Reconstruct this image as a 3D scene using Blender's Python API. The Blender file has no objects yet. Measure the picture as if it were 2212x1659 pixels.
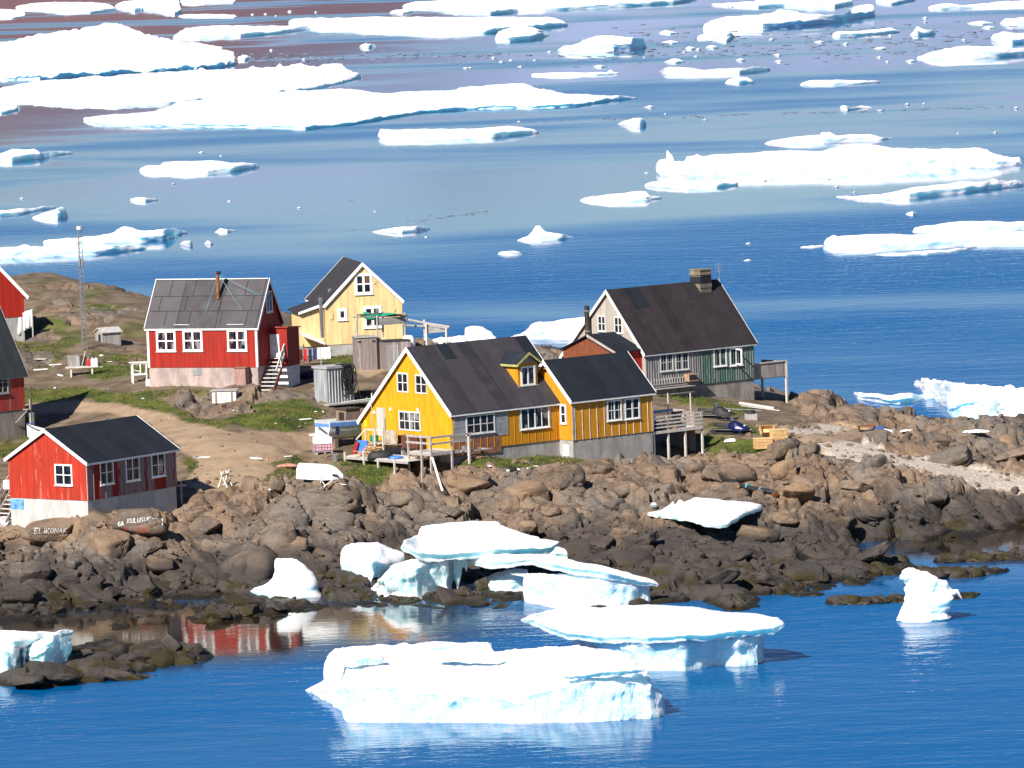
import bpy, bmesh, math, random
import numpy as np
from mathutils import Vector, Matrix, noise
from mathutils.bvhtree import BVHTree
random.seed(7); rng = np.random.default_rng(7)
S = bpy.context.scene
C = S.collection
# ------------------------------------------------------------------ camera
CAM_H, PITCH, ROLL, HFOV = 43.0, math.radians(4.88), math.radians(2.0), math.radians(10.0)
VW, VH = 2212.0, 1659.0                       # measuring units of the photograph
FPX = VW / 2 / math.tan(HFOV / 2)
fw = Vector((0, math.cos(PITCH), -math.sin(PITCH)))
r0, u0 = Vector((1, 0, 0)), Vector((0, math.sin(PITCH), math.cos(PITCH)))
rt = r0 * math.cos(ROLL) - u0 * math.sin(ROLL)
up = u0 * math.cos(ROLL) + r0 * math.sin(ROLL)
CAMP = Vector((0, 0, CAM_H))
cd = bpy.data.cameras.new('camera'); cam = bpy.data.objects.new('camera', cd); C.objects.link(cam)
m = Matrix((rt, up, -fw)).transposed().to_4x4(); m.translation = CAMP
cam.matrix_world = m
cd.sensor_width = 36; cd.lens = 18 / math.tan(HFOV / 2); cd.clip_start = 1; cd.clip_end = 40000
S.camera = cam
# ------------------------------------------------------------------ light
SUN_EL, SUN_AZ = math.radians(38), math.radians(33)       # azimuth: to the left of straight behind the camera
sdir = Vector((-math.sin(SUN_AZ) * math.cos(SUN_EL), -math.cos(SUN_AZ) * math.cos(SUN_EL), math.sin(SUN_EL)))
w = bpy.data.worlds.new('World'); S.world = w; w.use_nodes = True
nt = w.node_tree; bgn = nt.nodes['Background']
sky = nt.nodes.new('ShaderNodeTexSky'); sky.sky_type = 'NISHITA'; sky.sun_disc = False
sky.sun_elevation = SUN_EL; sky.sun_rotation = math.atan2(sdir.x, sdir.y) % (2 * math.pi)
sky.air_density = 1.0; sky.dust_density = 0.1; sky.ozone_density = 3.0
hs = nt.nodes.new('ShaderNodeHueSaturation'); hs.inputs['Saturation'].default_value = 1.2; hs.inputs['Hue'].default_value = .51   # clear, dry northern air
nt.links.new(sky.outputs[0], hs.inputs['Color']); nt.links.new(hs.outputs[0], bgn.inputs[0]); bgn.inputs[1].default_value = 0.052
sl = bpy.data.lights.new('sun', 'SUN'); sl.energy = 5.0; sl.angle = math.radians(0.5); sl.color = (1, .95, .87)
so = bpy.data.objects.new('sun', sl); C.objects.link(so); so.rotation_euler = sdir.to_track_quat('Z', 'Y').to_euler()
S.view_settings.view_transform = 'Standard'; S.view_settings.look = 'None'
S.view_settings.exposure = 0.74; S.view_settings.gamma = 1.0
# ------------------------------------------------------------------ measuring helpers
def ray(vx, vy):
    return fw + rt * ((vx - VW / 2) / FPX) + up * ((VH / 2 - vy) / FPX)
def P(vx, vy, z):
    d = ray(vx, vy); t = (z - CAM_H) / d.z
    return CAMP + d * t
def Pd(vx, vy, dist):                        # point of that sight line at world y = dist
    d = ray(vx, vy); return CAMP + d * (dist / d.y)
def proj(x, y, z):                           # arrays in, measuring units out
    dx, dy, dz = x, y, z - CAM_H
    q = dx * fw.x + dy * fw.y + dz * fw.z
    return VW / 2 + FPX * (dx * rt.x + dy * rt.y + dz * rt.z) / q, VH / 2 - FPX * (dx * up.x + dy * up.y + dz * up.z) / q
def reg(k, ox, oy): return lambda x, y: (ox + x * k, oy + y * k)
r1 = reg(.30636, 0, 542.15); r2 = reg(.18382, 609.9, 528.6); r3 = reg(.21446, 643.8, 711.6); r4 = reg(.2451, 1050.4, 711.6)
r5 = reg(.2451, 1186., 555.7); r6 = reg(.21446, 0, 847.1); r7 = reg(.31066, 1524.8, 779.3)
rA = reg(.5055, 0, 0); rB = reg(.5055, 1093.8, 0); rC = reg(.45955, 508.3, 1050.4); rL = reg(.30636, 0, 1084.3); rP = reg(.29535, 1558.7, 1016.5)
def mp(f, pts): return [f(*p) for p in pts]
# ------------------------------------------------------------------ materials
def nodes(name):
    m = bpy.data.materials.new(name); m.use_nodes = True
    n = m.node_tree; b = n.nodes['Principled BSDF']
    return m, n, b
def N(n, t, **kw):
    x = n.nodes.new(t)
    for k, v in kw.items():
        if k in x.inputs: x.inputs[k].default_value = v
        else: setattr(x, k, v)
    return x
def mixc(n, fac, a, b):
    x = n.nodes.new('ShaderNodeMix'); x.data_type = 'RGBA'
    for s, v in ((x.inputs[0], fac), (x.inputs[6], a), (x.inputs[7], b)):
        if isinstance(v, bpy.types.NodeSocket): n.links.new(v, s)
        elif isinstance(v, (int, float)): s.default_value = v
        else: s.default_value = (*v, 1)
    return x.outputs[2]
def math_(n, op, a, b=None, c=None, clamp=False):
    x = n.nodes.new('ShaderNodeMath'); x.operation = op; x.use_clamp = clamp
    for s, v in zip(x.inputs, (a, b, c)):
        if v is None: continue
        if isinstance(v, bpy.types.NodeSocket): n.links.new(v, s)
        else: s.default_value = v
    return x.outputs[0]
def ramp(n, v, lo, hi):
    x = n.nodes.new('ShaderNodeMapRange'); x.interpolation_type = 'SMOOTHSTEP'
    n.links.new(v, x.inputs[0]); x.inputs[1].default_value = lo; x.inputs[2].default_value = hi
    return x.outputs[0]
def tex(n, coord, scale, detail=4, sc3=(1, 1, 1), rough=.55, dist=0):
    mpn = n.nodes.new('ShaderNodeMapping'); mpn.inputs['Scale'].default_value = sc3
    n.links.new(coord, mpn.inputs[0])
    x = N(n, 'ShaderNodeTexNoise', Scale=scale, Detail=detail, Roughness=rough, Distortion=dist)
    n.links.new(mpn.outputs[0], x.inputs['Vector']); return x.outputs[0]
def bump(n, b, h, strength, dist):
    x = N(n, 'ShaderNodeBump', Strength=strength, Distance=dist); n.links.new(h, x.inputs['Height'])
    n.links.new(x.outputs[0], b.inputs['Normal'])
def objco(n): return n.nodes.new('ShaderNodeTexCoord').outputs['Object']
def geopos(n): return n.nodes.new('ShaderNodeNewGeometry').outputs['Position']
def sepz(n, v):
    x = n.nodes.new('ShaderNodeSeparateXYZ'); n.links.new(v, x.inputs[0]); return x.outputs
_mc = {}
def flat(name, col, rough=.7, var=.25, scale=2.5, bmp=.15, spec=.3, metal=0, sc3=(1, 1, 1)):
    """plain surface with uneven tone and a little relief"""
    if name in _mc: return _mc[name]
    m, n, b = nodes(name); co = objco(n)
    f = tex(n, co, scale, 6, sc3)
    c = mixc(n, ramp(n, f, .3, .7), tuple(v * (1 - var) for v in col), tuple(min(1, v * (1 + var)) for v in col))
    n.links.new(c, b.inputs['Base Color'])
    b.inputs['Roughness'].default_value = rough; b.inputs['Specular IOR Level'].default_value = spec; b.inputs['Metallic'].default_value = metal
    if bmp: bump(n, b, tex(n, co, scale * 8, 4, sc3), bmp, .03)
    _mc[name] = m; return m
def boards(name, col, worn, amount, pitch=.16, rough=.7, groove=.6, streak=.12, dark=.55, horiz=False):
    """vertical boards: grooves every `pitch` metres, paint worn off in streaks along the grain down to `worn`"""
    if name in _mc: return _mc[name]
    m, n, b = nodes(name); co = objco(n); s = sepz(n, co)
    t = s[2] if horiz else math_(n, 'ADD', s[0], s[1])
    ph = math_(n, 'DIVIDE', t, pitch); fr = math_(n, 'FRACT', ph); fl = math_(n, 'FLOOR', ph)
    g = math_(n, 'LESS_THAN', fr, .13)
    wn = n.nodes.new('ShaderNodeTexWhiteNoise'); wn.noise_dimensions = '1D'; n.links.new(fl, wn.inputs['W'])
    sc = (1, 1, 1) if horiz else (1, 1, .16)
    f1 = tex(n, co, 3.0, 6, sc, .65); f2 = tex(n, co, 14, 4, sc)
    wear = math_(n, 'ADD', math_(n, 'MULTIPLY', f1, .7), math_(n, 'ADD', math_(n, 'MULTIPLY', f2, .3), math_(n, 'MULTIPLY', math_(n, 'SUBTRACT', wn.outputs[0], .5), streak)))
    k = ramp(n, wear, .72 - amount * .5, .82 - amount * .5)
    paint = mixc(n, ramp(n, f1, .3, .7), tuple(v * .82 for v in col), tuple(min(1, v * 1.12) for v in col))
    c = mixc(n, k, paint, worn)
    c = mixc(n, math_(n, 'MULTIPLY', wn.outputs[0], .22), c, tuple(v * .6 for v in col))
    c = mixc(n, math_(n, 'MULTIPLY', g, groove), c, tuple(v * (1 - dark) for v in col))
    c = mixc(n, math_(n, 'MULTIPLY', ramp(n, tex(n, co, 1.1, 6, (1, 1, .35), .7), .48, .72), .42), c, tuple(v * .5 + .01 for v in col))   # dirt and damp
    n.links.new(c, b.inputs['Base Color']); b.inputs['Roughness'].default_value = rough; b.inputs['Specular IOR Level'].default_value = .25
    h = math_(n, 'ADD', math_(n, 'MULTIPLY', g, -1.0), math_(n, 'MULTIPLY', f2, .5))
    bump(n, b, h, .45, .02)
    _mc[name] = m; return m
def roofing(name, col, patch, sheet=1.0, var=.2, axis=0, seam=.5):
    """felt roofing in sheets with seams, patched and bleached"""
    if name in _mc: return _mc[name]
    m, n, b = nodes(name); co = objco(n); s = sepz(n, co)
    ph = math_(n, 'DIVIDE', s[axis], sheet); fr = math_(n, 'FRACT', ph); fl = math_(n, 'FLOOR', ph)
    wn = n.nodes.new('ShaderNodeTexWhiteNoise'); wn.noise_dimensions = '1D'; n.links.new(fl, wn.inputs['W'])
    f = tex(n, co, .9, 7, (1, 1, 1), .6); f2 = tex(n, co, 30, 3)
    c = mixc(n, ramp(n, f, .35, .7), tuple(v * (1 - var) for v in col), tuple(v * (1 + var) for v in col))
    c = mixc(n, math_(n, 'MULTIPLY', wn.outputs[0], .6), c, tuple(v * 1.25 for v in patch))
    c = mixc(n, math_(n, 'MULTIPLY', ramp(n, tex(n, co, .5, 7, (1, 1, 1), .7), .5, .75), .5), c, tuple(v * 1.9 + .01 for v in col))
    c = mixc(n, math_(n, 'MULTIPLY', math_(n, 'LESS_THAN', fr, .035), seam), c, tuple(v * .35 for v in col))
    n.links.new(c, b.inputs['Base Color']); b.inputs['Roughness'].default_value = .8; b.inputs['Specular IOR Level'].default_value = .2
    bump(n, b, math_(n, 'ADD', f2, f), .35, .02)
    _mc[name] = m; return m
def concrete(name, col, blotch=.35):
    if name in _mc: return _mc[name]
    m, n, b = nodes(name); co = objco(n)
    f = tex(n, co, 1.2, 8, (1, 1, .5), .65); f2 = tex(n, co, 9, 5, (1, 1, .25))
    c = mixc(n, ramp(n, f, .35, .68), tuple(v * (1 - blotch) for v in col), col)
    c = mixc(n, math_(n, 'MULTIPLY', ramp(n, f2, .5, .75), .45), c, tuple(min(1, v * 1.25) for v in col))
    n.links.new(c, b.inputs['Base Color']); b.inputs['Roughness'].default_value = .9; b.inputs['Specular IOR Level'].default_value = .2
    bump(n, b, f2, .35, .04)
    _mc[name] = m; return m
def glass(name='window glass', curtain=None):
    if name in _mc: return _mc[name]
    m, n, b = nodes(name); co = objco(n)
    f = tex(n, co, 1.3, 3)
    a = mixc(n, ramp(n, f, .35, .65), (.006, .007, .01), (.022, .025, .03))
    if curtain: a = mixc(n, math_(n, 'MULTIPLY', ramp(n, tex(n, co, 1.7, 1, (1, 1, .5)), .52, .62), .6), a, curtain)
    n.links.new(a, b.inputs['Base Color']); b.inputs['Roughness'].default_value = .06; b.inputs['IOR'].default_value = 1.45
    _mc[name] = m; return m
M_WHITE = flat('white paint', (.80, .79, .77), .6, .10, 3, .1)
M_WORNWHITE = boards('worn white paint', (.68, .67, .65), (.34, .32, .30), .32, 5, .7, 0)
M_GREYWOOD = boards('weathered grey wood', (.30, .28, .26), (.42, .40, .38), .5, .14, .85, .5, .5, .6)
M_GREYPOST = flat('weathered grey timber', (.36, .33, .31), .85, .3, 5, .3, sc3=(4, 4, .6))
M_PALEWOOD = flat('bleached timber', (.55, .51, .46), .85, .25, 5, .3, sc3=(4, 4, .6))
M_RAWWOOD = flat('fresh yellow wood', (.55, .34, .15), .75, .2, 6, .2)
M_DARKWOOD = flat('dark stained wood', (.07, .05, .04), .8, .35, 4, .2)
M_GLASS = glass(); M_GLASS_C = glass('window glass with curtains', (.34, .34, .34))
M_BLACK = flat('black rubber', (.02, .02, .022), .6, .3, 6, .1)
M_STEEL = flat('galvanised steel', (.42, .43, .44), .4, .2, 4, .1, .5, .7)
M_RUST = flat('rusty steel', (.22, .075, .03), .75, .45, 5, .2)
M_CONC = concrete('grey concrete', (.40, .38, .36)); M_CONC2 = concrete('pinkish stained concrete', (.46, .36, .33), .4)
M_CONC3 = concrete('pale concrete', (.52, .50, .47), .25); M_RUBBLE = concrete('flaking grey concrete', (.36, .32, .28), .45)
# ------------------------------------------------------------------ mesh building
def link(o, parent=None):
    C.objects.link(o)
    if parent: o.parent = parent
    return o
def tag(o, label=None, cat=None, group=None, kind=None):
    if label: o['label'] = label
    if cat: o['category'] = cat
    if group: o['group'] = group
    if kind: o['kind'] = kind
    return o
def empty(name, loc, rz, label, cat, group=None):
    o = bpy.data.objects.new(name, None); link(o); o.location = loc; o.rotation_euler = (0, 0, rz); o.empty_display_size = .3
    return tag(o, label, cat, group)
class MB:
    def __init__(s): s.v = []; s.f = []
    def add(s, vs, fs):
        k = len(s.v); s.v += [tuple(p) for p in vs]; s.f += [tuple(i + k for i in f) for f in fs]; return s
    def hexa(s, a, b):           # two matching quads
        return s.add(list(a) + list(b), [(3, 2, 1, 0), (4, 5, 6, 7), (0, 1, 5, 4), (1, 2, 6, 5), (2, 3, 7, 6), (3, 0, 4, 7)])
    def box(s, x0, x1, y0, y1, z0, z1):
        return s.hexa([(x0, y0, z0), (x1, y0, z0), (x1, y1, z0), (x0, y1, z0)], [(x0, y0, z1), (x1, y0, z1), (x1, y1, z1), (x0, y1, z1)])
    def bar(s, p, q, w=.08, h=None, upv=(0, 0, 1)):
        p, q = Vector(p), Vector(q); h = h or w; d = (q - p).normalized(); u = Vector(upv)
        if abs(d.dot(u)) > .95: u = Vector((1, 0, 0))
        a = d.cross(u).normalized() * w / 2; c = a.cross(d).normalized() * h / 2
        return s.hexa([p - a - c, p + a - c, p + a + c, p - a + c], [q - a - c, q + a - c, q + a + c, q - a + c])
    def tube(s, pts, r, n=8, rr=None, cap=True):
        pts = [Vector(p) for p in pts]; rings = []
        for i, p in enumerate(pts):
            d = (pts[min(i + 1, len(pts) - 1)] - pts[max(i - 1, 0)]).normalized()
            u = Vector((0, 0, 1)) if abs(d.z) < .9 else Vector((1, 0, 0))
            a = d.cross(u).normalized(); c = a.cross(d)
            ri = r if rr is None else rr[i]
            rings.append([p + (a * math.cos(t) + c * math.sin(t)) * ri for t in [2 * math.pi * k / n for k in range(n)]])
        vs = [v for g in rings for v in g]; fs = []
        for i in range(len(pts) - 1):
            for k in range(n):
                k2 = (k + 1) % n; fs.append((i * n + k, i * n + k2, (i + 1) * n + k2, (i + 1) * n + k))
        if cap: fs += [tuple(range(n))[::-1], tuple((len(pts) - 1) * n + k for k in range(n))]
        return s.add(vs, fs)
    def prism(s, poly, off):     # planar polygon pushed along a vector
        n = len(poly); off = Vector(off); a = [Vector(p) for p in poly]
        fs = [tuple(range(n))[::-1], tuple(n + i for i in range(n))] + [(i, (i + 1) % n, n + (i + 1) % n, n + i) for i in range(n)]
        return s.add(a + [p + off for p in a], fs)
    def loft(s, rings, cap=True):
        n = len(rings[0]); fs = []
        for i in range(len(rings) - 1):
            for k in range(n):
                k2 = (k + 1) % n; fs.append((i * n + k, i * n + k2, (i + 1) * n + k2, (i + 1) * n + k))
        if cap: fs += [tuple(range(n))[::-1], tuple((len(rings) - 1) * n + k for k in range(n))]
        return s.add([p for g in rings for p in g], fs)
    def build(s, name, mat, parent=None, smooth=False, sharp=None, fix=True):
        me = bpy.data.meshes.new(name); me.from_pydata(s.v, [], s.f)
        if fix:
            bm = bmesh.new(); bm.from_mesh(me); bmesh.ops.recalc_face_normals(bm, faces=bm.faces[:]); bm.to_mesh(me); bm.free()
        for mm in (mat if isinstance(mat, (list, tuple)) else [mat]): me.materials.append(mm)
        if smooth:
            me.polygons.foreach_set('use_smooth', [True] * len(me.polygons))
            if sharp: me.set_sharp_from_angle(angle=math.radians(sharp))
        me.update()
        return link(bpy.data.objects.new(name, me), parent)
# ------------------------------------------------------------------ numpy noise
def vnoise(x, y, seed):
    r = np.random.default_rng(seed); T = r.random((256, 256))
    xi = np.floor(x).astype(int); yi = np.floor(y).astype(int); fx = x - xi; fy = y - yi
    fx = fx * fx * (3 - 2 * fx); fy = fy * fy * (3 - 2 * fy)
    g = lambda a, b: T[a & 255, b & 255]
    return (g(xi, yi) * (1 - fx) + g(xi + 1, yi) * fx) * (1 - fy) + (g(xi, yi + 1) * (1 - fx) + g(xi + 1, yi + 1) * fx) * fy - .5
def fbm(x, y, seed, oct=4, gain=.5):
    t = 0; a = 1
    for i in range(oct):
        t = t + a * vnoise(x, y, seed + i); x = x * 2.03 + 7.1; y = y * 2.03 + 3.7; a *= gain
    return t
def cells(x, y, seed):
    r = np.random.default_rng(seed); J = r.random((256, 256, 5))
    xi = np.floor(x).astype(int); yi = np.floor(y).astype(int)
    f1 = np.full(x.shape, 9.); f2 = np.full(x.shape, 9.); out = [np.zeros(x.shape) for _ in range(5)]
    for a in (-1, 0, 1):
        for b in (-1, 0, 1):
            j = J[(xi + a) & 255, (yi + b) & 255]
            dx = x - (xi + a + .1 + .8 * j[..., 0]); dy = y - (yi + b + .1 + .8 * j[..., 1]); d = np.hypot(dx, dy)
            near = d < f1
            f2 = np.where(near, f1, np.minimum(f2, d)); f1 = np.where(near, d, f1)
            for k, v in enumerate((dx, dy, j[..., 2], j[..., 3], j[..., 4])): out[k] = np.where(near, v, out[k])
    return f1, f2 - f1, out
def facets(x, y, size, seed, tilt=.35, step=.3, crack=.25, cw=.12):
    wx = x + size * .35 * fbm(x / size, y / size, seed + 50, 3); wy = y + size * .35 * fbm(x / size + 31, y / size, seed + 60, 3)
    f1, e, (dx, dy, a, b, c) = cells(wx / size, wy / size, seed)
    h = size * (step * (c - .5) + tilt * ((a - .5) * dx + (b - .5) * dy) * 2) + size * .30 * (0.35 - f1 * f1)
    return h - crack * size * np.exp(-(e / cw) ** 2)
def in_poly(x, y, poly):
    ins = np.zeros(x.shape, bool); n = len(poly)
    for i in range(n):
        x1, y1 = poly[i]; x2, y2 = poly[(i + 1) % n]
        if y1 == y2: continue
        c = ((y1 > y) != (y2 > y)) & (x < (x2 - x1) * (y - y1) / (y2 - y1) + x1)
        ins ^= c
    return ins
# ================================================================== TERRAIN
CP = [  # measuring position on the photograph and ground height in metres
 # front waterline
 (-150,1340,0),(0,1340,0),(120,1325,0),(250,1305,0),(430,1305,0),(560,1300,0),(700,1295,.1),(820,1300,0),(930,1310,-.1),(1100,1312,-.1),(1300,1315,0),(1420,1305,0),(1560,1312,0),(1680,1285,0),(1790,1272,0),(1860,1255,.0),(1960,1235,0),
 (1990,1190,0),(1900,1172,0),(2060,1150,0),(2212,1138,0),(2400,1130,0),
 # low spit on the right
 (1600,1215,.9),(1750,1215,.8),(1880,1215,.6),(1560,1275,.5),(1700,1245,.7),(1450,1250,.5),(1480,1200,.9),
 # bank
 (0,1240,1.3),(0,1170,2.4),(150,1250,1.2),(150,1180,2.3),(200,1130,3.3),(300,1200,1.9),(320,1120,3.5),(450,1240,.9),(450,1180,1.9),(450,1110,3.3),(560,1200,1.5),(560,1120,3),(650,1080,3.7),(650,1180,1.8),(650,1260,.4),
 (760,1100,3),(760,1180,1.5),(900,1060,3.4),(900,1120,2.1),(900,1190,1),(900,1255,.3),(1050,1060,3.4),(1050,1130,2),(1050,1200,.8),(1050,1260,.2),(1200,1060,3.2),(1200,1130,1.9),(1200,1200,.8),(1200,1265,.2),
 (1350,1060,3.1),(1350,1130,1.9),(1350,1200,1),(1500,1050,3),(1500,1110,2.1),(1600,1080,2.6),(1600,1140,1.5),(1700,1030,3.2),(1700,1090,2.3),(1700,1160,1.1),(1800,1060,2.7),(1800,1130,1.4),(1900,1080,2.1),(1900,1140,.8),(2050,1060,2.3),(2050,1110,1.2),(2212,1060,1.8),(2212,1100,.9),(2400,1050,1.8),
 # plateau
 (0,1100,3.9),(-150,1100,4.2),(60,1110,3.8),(190,1126,3.6),(385,1075,4),(430,1070,4.2),(450,1020,5),(500,1055,4.4),(600,970,5.7),(620,1030,4.6),(450,940,6.4),(300,900,6.8),(180,880,7),(55,942,5.7),(-100,960,5.5),(250,990,5.2),(120,1000,4.9),
 (330,870,7.5),(500,880,7.2),(600,900,6.8),(700,880,6.9),(320,830,8.2),(557,842,7.9),(650,830,7.9),(760,870,6.9),(700,765,8.8),(850,800,8.2),(800,770,8.7),(760,1002,4.3),(880,1005,4.0),(980,1005,4.2),(1100,990,4.4),(1240,994,3.75),(1412,1000,2.9),
 (1500,992,3.0),(1640,982,3.3),(1700,940,4.2),(1560,930,4.4),(1500,880,5),(1450,850,5.4),(1630,870,4.4),(1700,870,3.9),(1760,870,3.5),(1830,893,2.8),(1960,915,2.2),(2212,928,1.5),(2400,935,1.3),(1800,930,3.6),(1900,960,3.1),(2000,1000,2.8),(2212,1000,2.1),(1800,985,3.5),
 # hill on the left
 (60,592,12.4),(100,592,12.3),(160,606,12),(230,626,11.5),(320,645,10.8),(0,600,12.5),(-150,620,12.5),(100,690,10.8),(200,740,9.7),(70,728,9.8),(270,742,9.2),(0,760,9.6),(150,790,8.6),(-150,760,9.8),(240,690,10.7),(300,700,10.3),(100,830,7.8),(230,830,8),
 (420,700,10),(640,745,9),(900,748,8),(1000,760,7.3),(1100,800,6.6),
 # islets and bars
 (60,1440,.30),(180,1432,.35),(300,1425,.4),(400,1412,.35),(60,1480,.1),(250,1455,.2),(0,1460,.35),(-150,1450,.3),
 (500,1322,.15),
 # sea bed
 (250,1365,-.35),(100,1390,-.2),(420,1370,-.5),(560,1380,-.8),(700,1450,-2),(200,1530,-1.2),(450,1500,-1.5),(850,1345,-.6),(1000,1345,-.6),(1150,1345,-.9),(1500,1370,-1.5),(1700,1330,-1),(1850,1310,-.8),(1950,1270,-.5),(2100,1270,-.8),(2100,1185,-.4),(2212,1180,-.5),(2000,1205,-.12),
 (0,1620,-3),(700,1650,-3),(1400,1600,-3),(2212,1500,-3),(2400,1250,-1.5),(-200,1600,-3),
]
WP = [(-11.9,402,4.8),(-13.8,401,4.8),(-10.3,404.5,4.9),(-12.5,398.5,4.6),(-9,407,5.2),(-60,470,12),(-38,450,10.3),(-42,452,10.3),(-39,459,10.4),(-44,461,10.5),(-33,446,10.0),(-20,470,10),(-60,500,6),(-36,505,2),(-18,495,2),(-60,530,-2),(-36,530,-2),(-18,520,-2),(-5,480,2),(-5,505,-1.5),(-8,458,7),
      (2,468,5.5),(3,495,2.2),(0,525,1.2),(4,528,1.0),(8,500,2.2),(6,548,-1.5),(-4,545,-1.5),(14,470,3),(14,500,-.8),(20,452,3),(22,475,-1.5),(28,450,1.2),(32,448,.6),(42,448,.5),(32,462,-1.5),(42,462,-1.5),(26,462,-1.2),(60,460,-2),(60,400,1.5),(0,600,-3),(40,560,-3),(-60,600,-3),(60,600,-3),(20,560,-3)]
_p0 = P(979.5, 975.8, 5.2); _c, _s = math.cos(math.radians(40)), math.sin(math.radians(40))
for lx_, ly_, z_ in [(-1, .5, 3.5), (-1, 3, 4.0), (-1, 6, 4.2), (-1, 9, 4.4), (-3, .5, 3.1), (-3, 2.2, 3.7), (-3, 4, 4.15), (-3, 6, 4.3), (-3, 9, 4.5), (-2, 11, 4.9), (-5, 1, 2.9), (-5, 5, 4.0), (-5, 9, 4.3), (0, -1, 4.15), (4, -.5, 4.2), (8, -.5, 4.1), (9.5, -1.8, 3.8), (13, -2, 3.4), (16.7, -2, 2.95), (19, -1.5, 2.9), (20.5, -1.5, 3.0), (19, 2, 3.3), (9, 9, 5.6), (3, 10, 5.6)]:
    WP.append((_p0.x + lx_ * _c - ly_ * _s, _p0.y + lx_ * _s + ly_ * _c, z_))
pts = [tuple(P(a, b, z)) for a, b, z in CP] + WP
cx_ = np.array([p[0] for p in pts]); cy_ = np.array([p[1] for p in pts]); cz_ = np.array([p[2] for p in pts])
def kern(dx, dy): return -np.sqrt(dx * dx + (dy * .75) ** 2 + .8)
A_ = kern(cx_[:, None] - cx_[None], cy_[:, None] - cy_[None]) - .25 * np.eye(len(cx_))
A_ = np.block([[A_, np.ones((len(cx_), 1))], [np.ones((1, len(cx_))), np.zeros((1, 1))]])
wt_ = np.linalg.solve(A_, np.append(cz_, 0))
def base_height(x, y):
    sh = x.shape; x = x.ravel(); y = y.ravel(); o = np.empty(len(x))
    for i in range(0, len(x), 20000):
        sl_ = slice(i, i + 20000)
        o[sl_] = kern(x[sl_, None] - cx_, y[sl_, None] - cy_) @ wt_[:-1] + wt_[-1]
    return o.reshape(sh)
gx = np.arange(-62, 62.01, 1.0); gy = np.arange(296, 566.01, 1.0)
GX, GY = np.meshgrid(gx, gy); GZ = base_height(GX, GY)
def bil(T, x0, y0, st, x, y):
    fx = np.clip((x - x0) / st, 0, T.shape[1] - 1.001); fy = np.clip((y - y0) / st, 0, T.shape[0] - 1.001)
    i = fx.astype(int); j = fy.astype(int); fx = fx - i; fy = fy - j
    return (T[j, i] * (1 - fx) + T[j, i + 1] * fx) * (1 - fy) + (T[j + 1, i] * (1 - fx) + T[j + 1, i + 1] * fx) * fy
def zb(x, y): return bil(GZ, gx[0], gy[0], 1.0, np.asarray(x, float), np.asarray(y, float))
# ground cover regions, as seen from the camera on the smooth ground
ROAD = [[(40,872),(160,868),(240,868),(330,890),(430,918),(520,934),(640,932),(700,935),(705,965),(650,980),(580,1000),(600,1012),(540,1048),(480,1066),(425,1066),(398,1040),(425,1005),(412,985),(385,955),(320,915),(240,892),(150,888),(40,900)],
        [(1640,935),(1700,918),(1850,912),(1905,935),(1800,960),(1740,965),(1690,950)],[(870,760),(760,800),(790,815),(900,790)]]
GRASS = [[(60,842),(140,835),(210,838),(215,862),(120,862),(60,862)],[(340,872),(420,900),(500,915),(470,925),(400,905),(330,885)],[(395,985),(420,1000),(402,1045),(388,1010)],[(1180,985),(1250,990),(1250,1015),(1180,1012)],[(520,870),(600,865),(620,875),(560,890)],[(210,842),(290,846),(345,858),(370,885),(360,900),(290,902),(225,880),(195,862)],[(470,908),(560,885),(640,868),(700,880),(705,905),(640,928),(540,930)],[(985,1012),(1060,985),(1130,968),(1215,985),(1250,1005),(1180,1015),(1060,1022)],
         [(700,1050),(780,1005),(870,998),(840,1025),(740,1060)],[(1505,950),(1560,942),(1650,955),(1640,978),(1540,988)],[(690,762),(800,765),(850,790),(770,800),(700,785)],[(230,818),(320,800),(320,770),(250,775),(190,810)],[(190,650),(250,660),(250,690),(190,680)],[(150,955),(0,960),(0,990),(60,985)],[(1430,848),(1500,858),(1590,875),(1640,880),(1600,900),(1480,878)]]
ROCK = [[(-300,1110),(0,1098),(60,1108),(190,1124),(300,1090),(390,1082),(440,1072),(520,1058),(620,1040),(700,1055),(760,1030),(850,1008),(900,1008),(985,1010),(1080,1020),(1200,1015),(1250,1000),(1420,996),(1540,990),(1650,985),(1720,965),(1790,965),(1900,955),(1880,925),(1760,905),(1720,880),(1700,862),(1760,850),(2600,900),(2600,1700),(-300,1700)],
        [(900,700),(1300,700),(1300,790),(1100,790),(900,750)],[(-300,560),(330,600),(330,660),(200,650),(120,690),(-300,700)],[(330,600),(700,600),(700,660),(330,670)],[(380,842),(560,845),(700,850),(680,865),(560,890),(430,900),(380,880)]]
GRAV = [[(1765,962),(1830,958),(1900,968),(1990,992),(2120,1020),(2300,1045),(2300,1075),(2180,1062),(2060,1042),(1960,1018),(1880,998),(1800,990)],[(1690,925),(1800,918),(1840,925),(1760,938),(1690,936)]]
NX = 690
yy = np.concatenate([np.arange(300, 338, .6), np.arange(338, 404, .2), np.arange(404, 470, .33), np.arange(470, 562, .9)]); NY = len(yy)
xx = np.linspace(-58, 58, NX)
X, Y = np.meshgrid(xx, yy); Z0 = zb(X, Y)
PX, PY = proj(X, Y, Z0)
jx = fbm(X / 2.2, Y / 3.5, 11, 4) * 34; jy = fbm(X / 2.2 + 9, Y / 3.5, 12, 4) * 16
def mask(polys, k=1.0):
    t = np.zeros(X.shape)
    for (a, b) in ((0, 0), (3, 0), (-3, 0), (0, 1.6), (0, -1.6)):
        q = np.zeros(X.shape, bool)
        for p in polys: q |= in_poly(PX + jx * k + a, PY + jy * k + b, p)
        t += q / 5
    return t
k_road, k_grass, k_rock, k_grav = mask(ROAD, .5), mask(GRASS), mask(ROCK), mask(GRAV)
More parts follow.
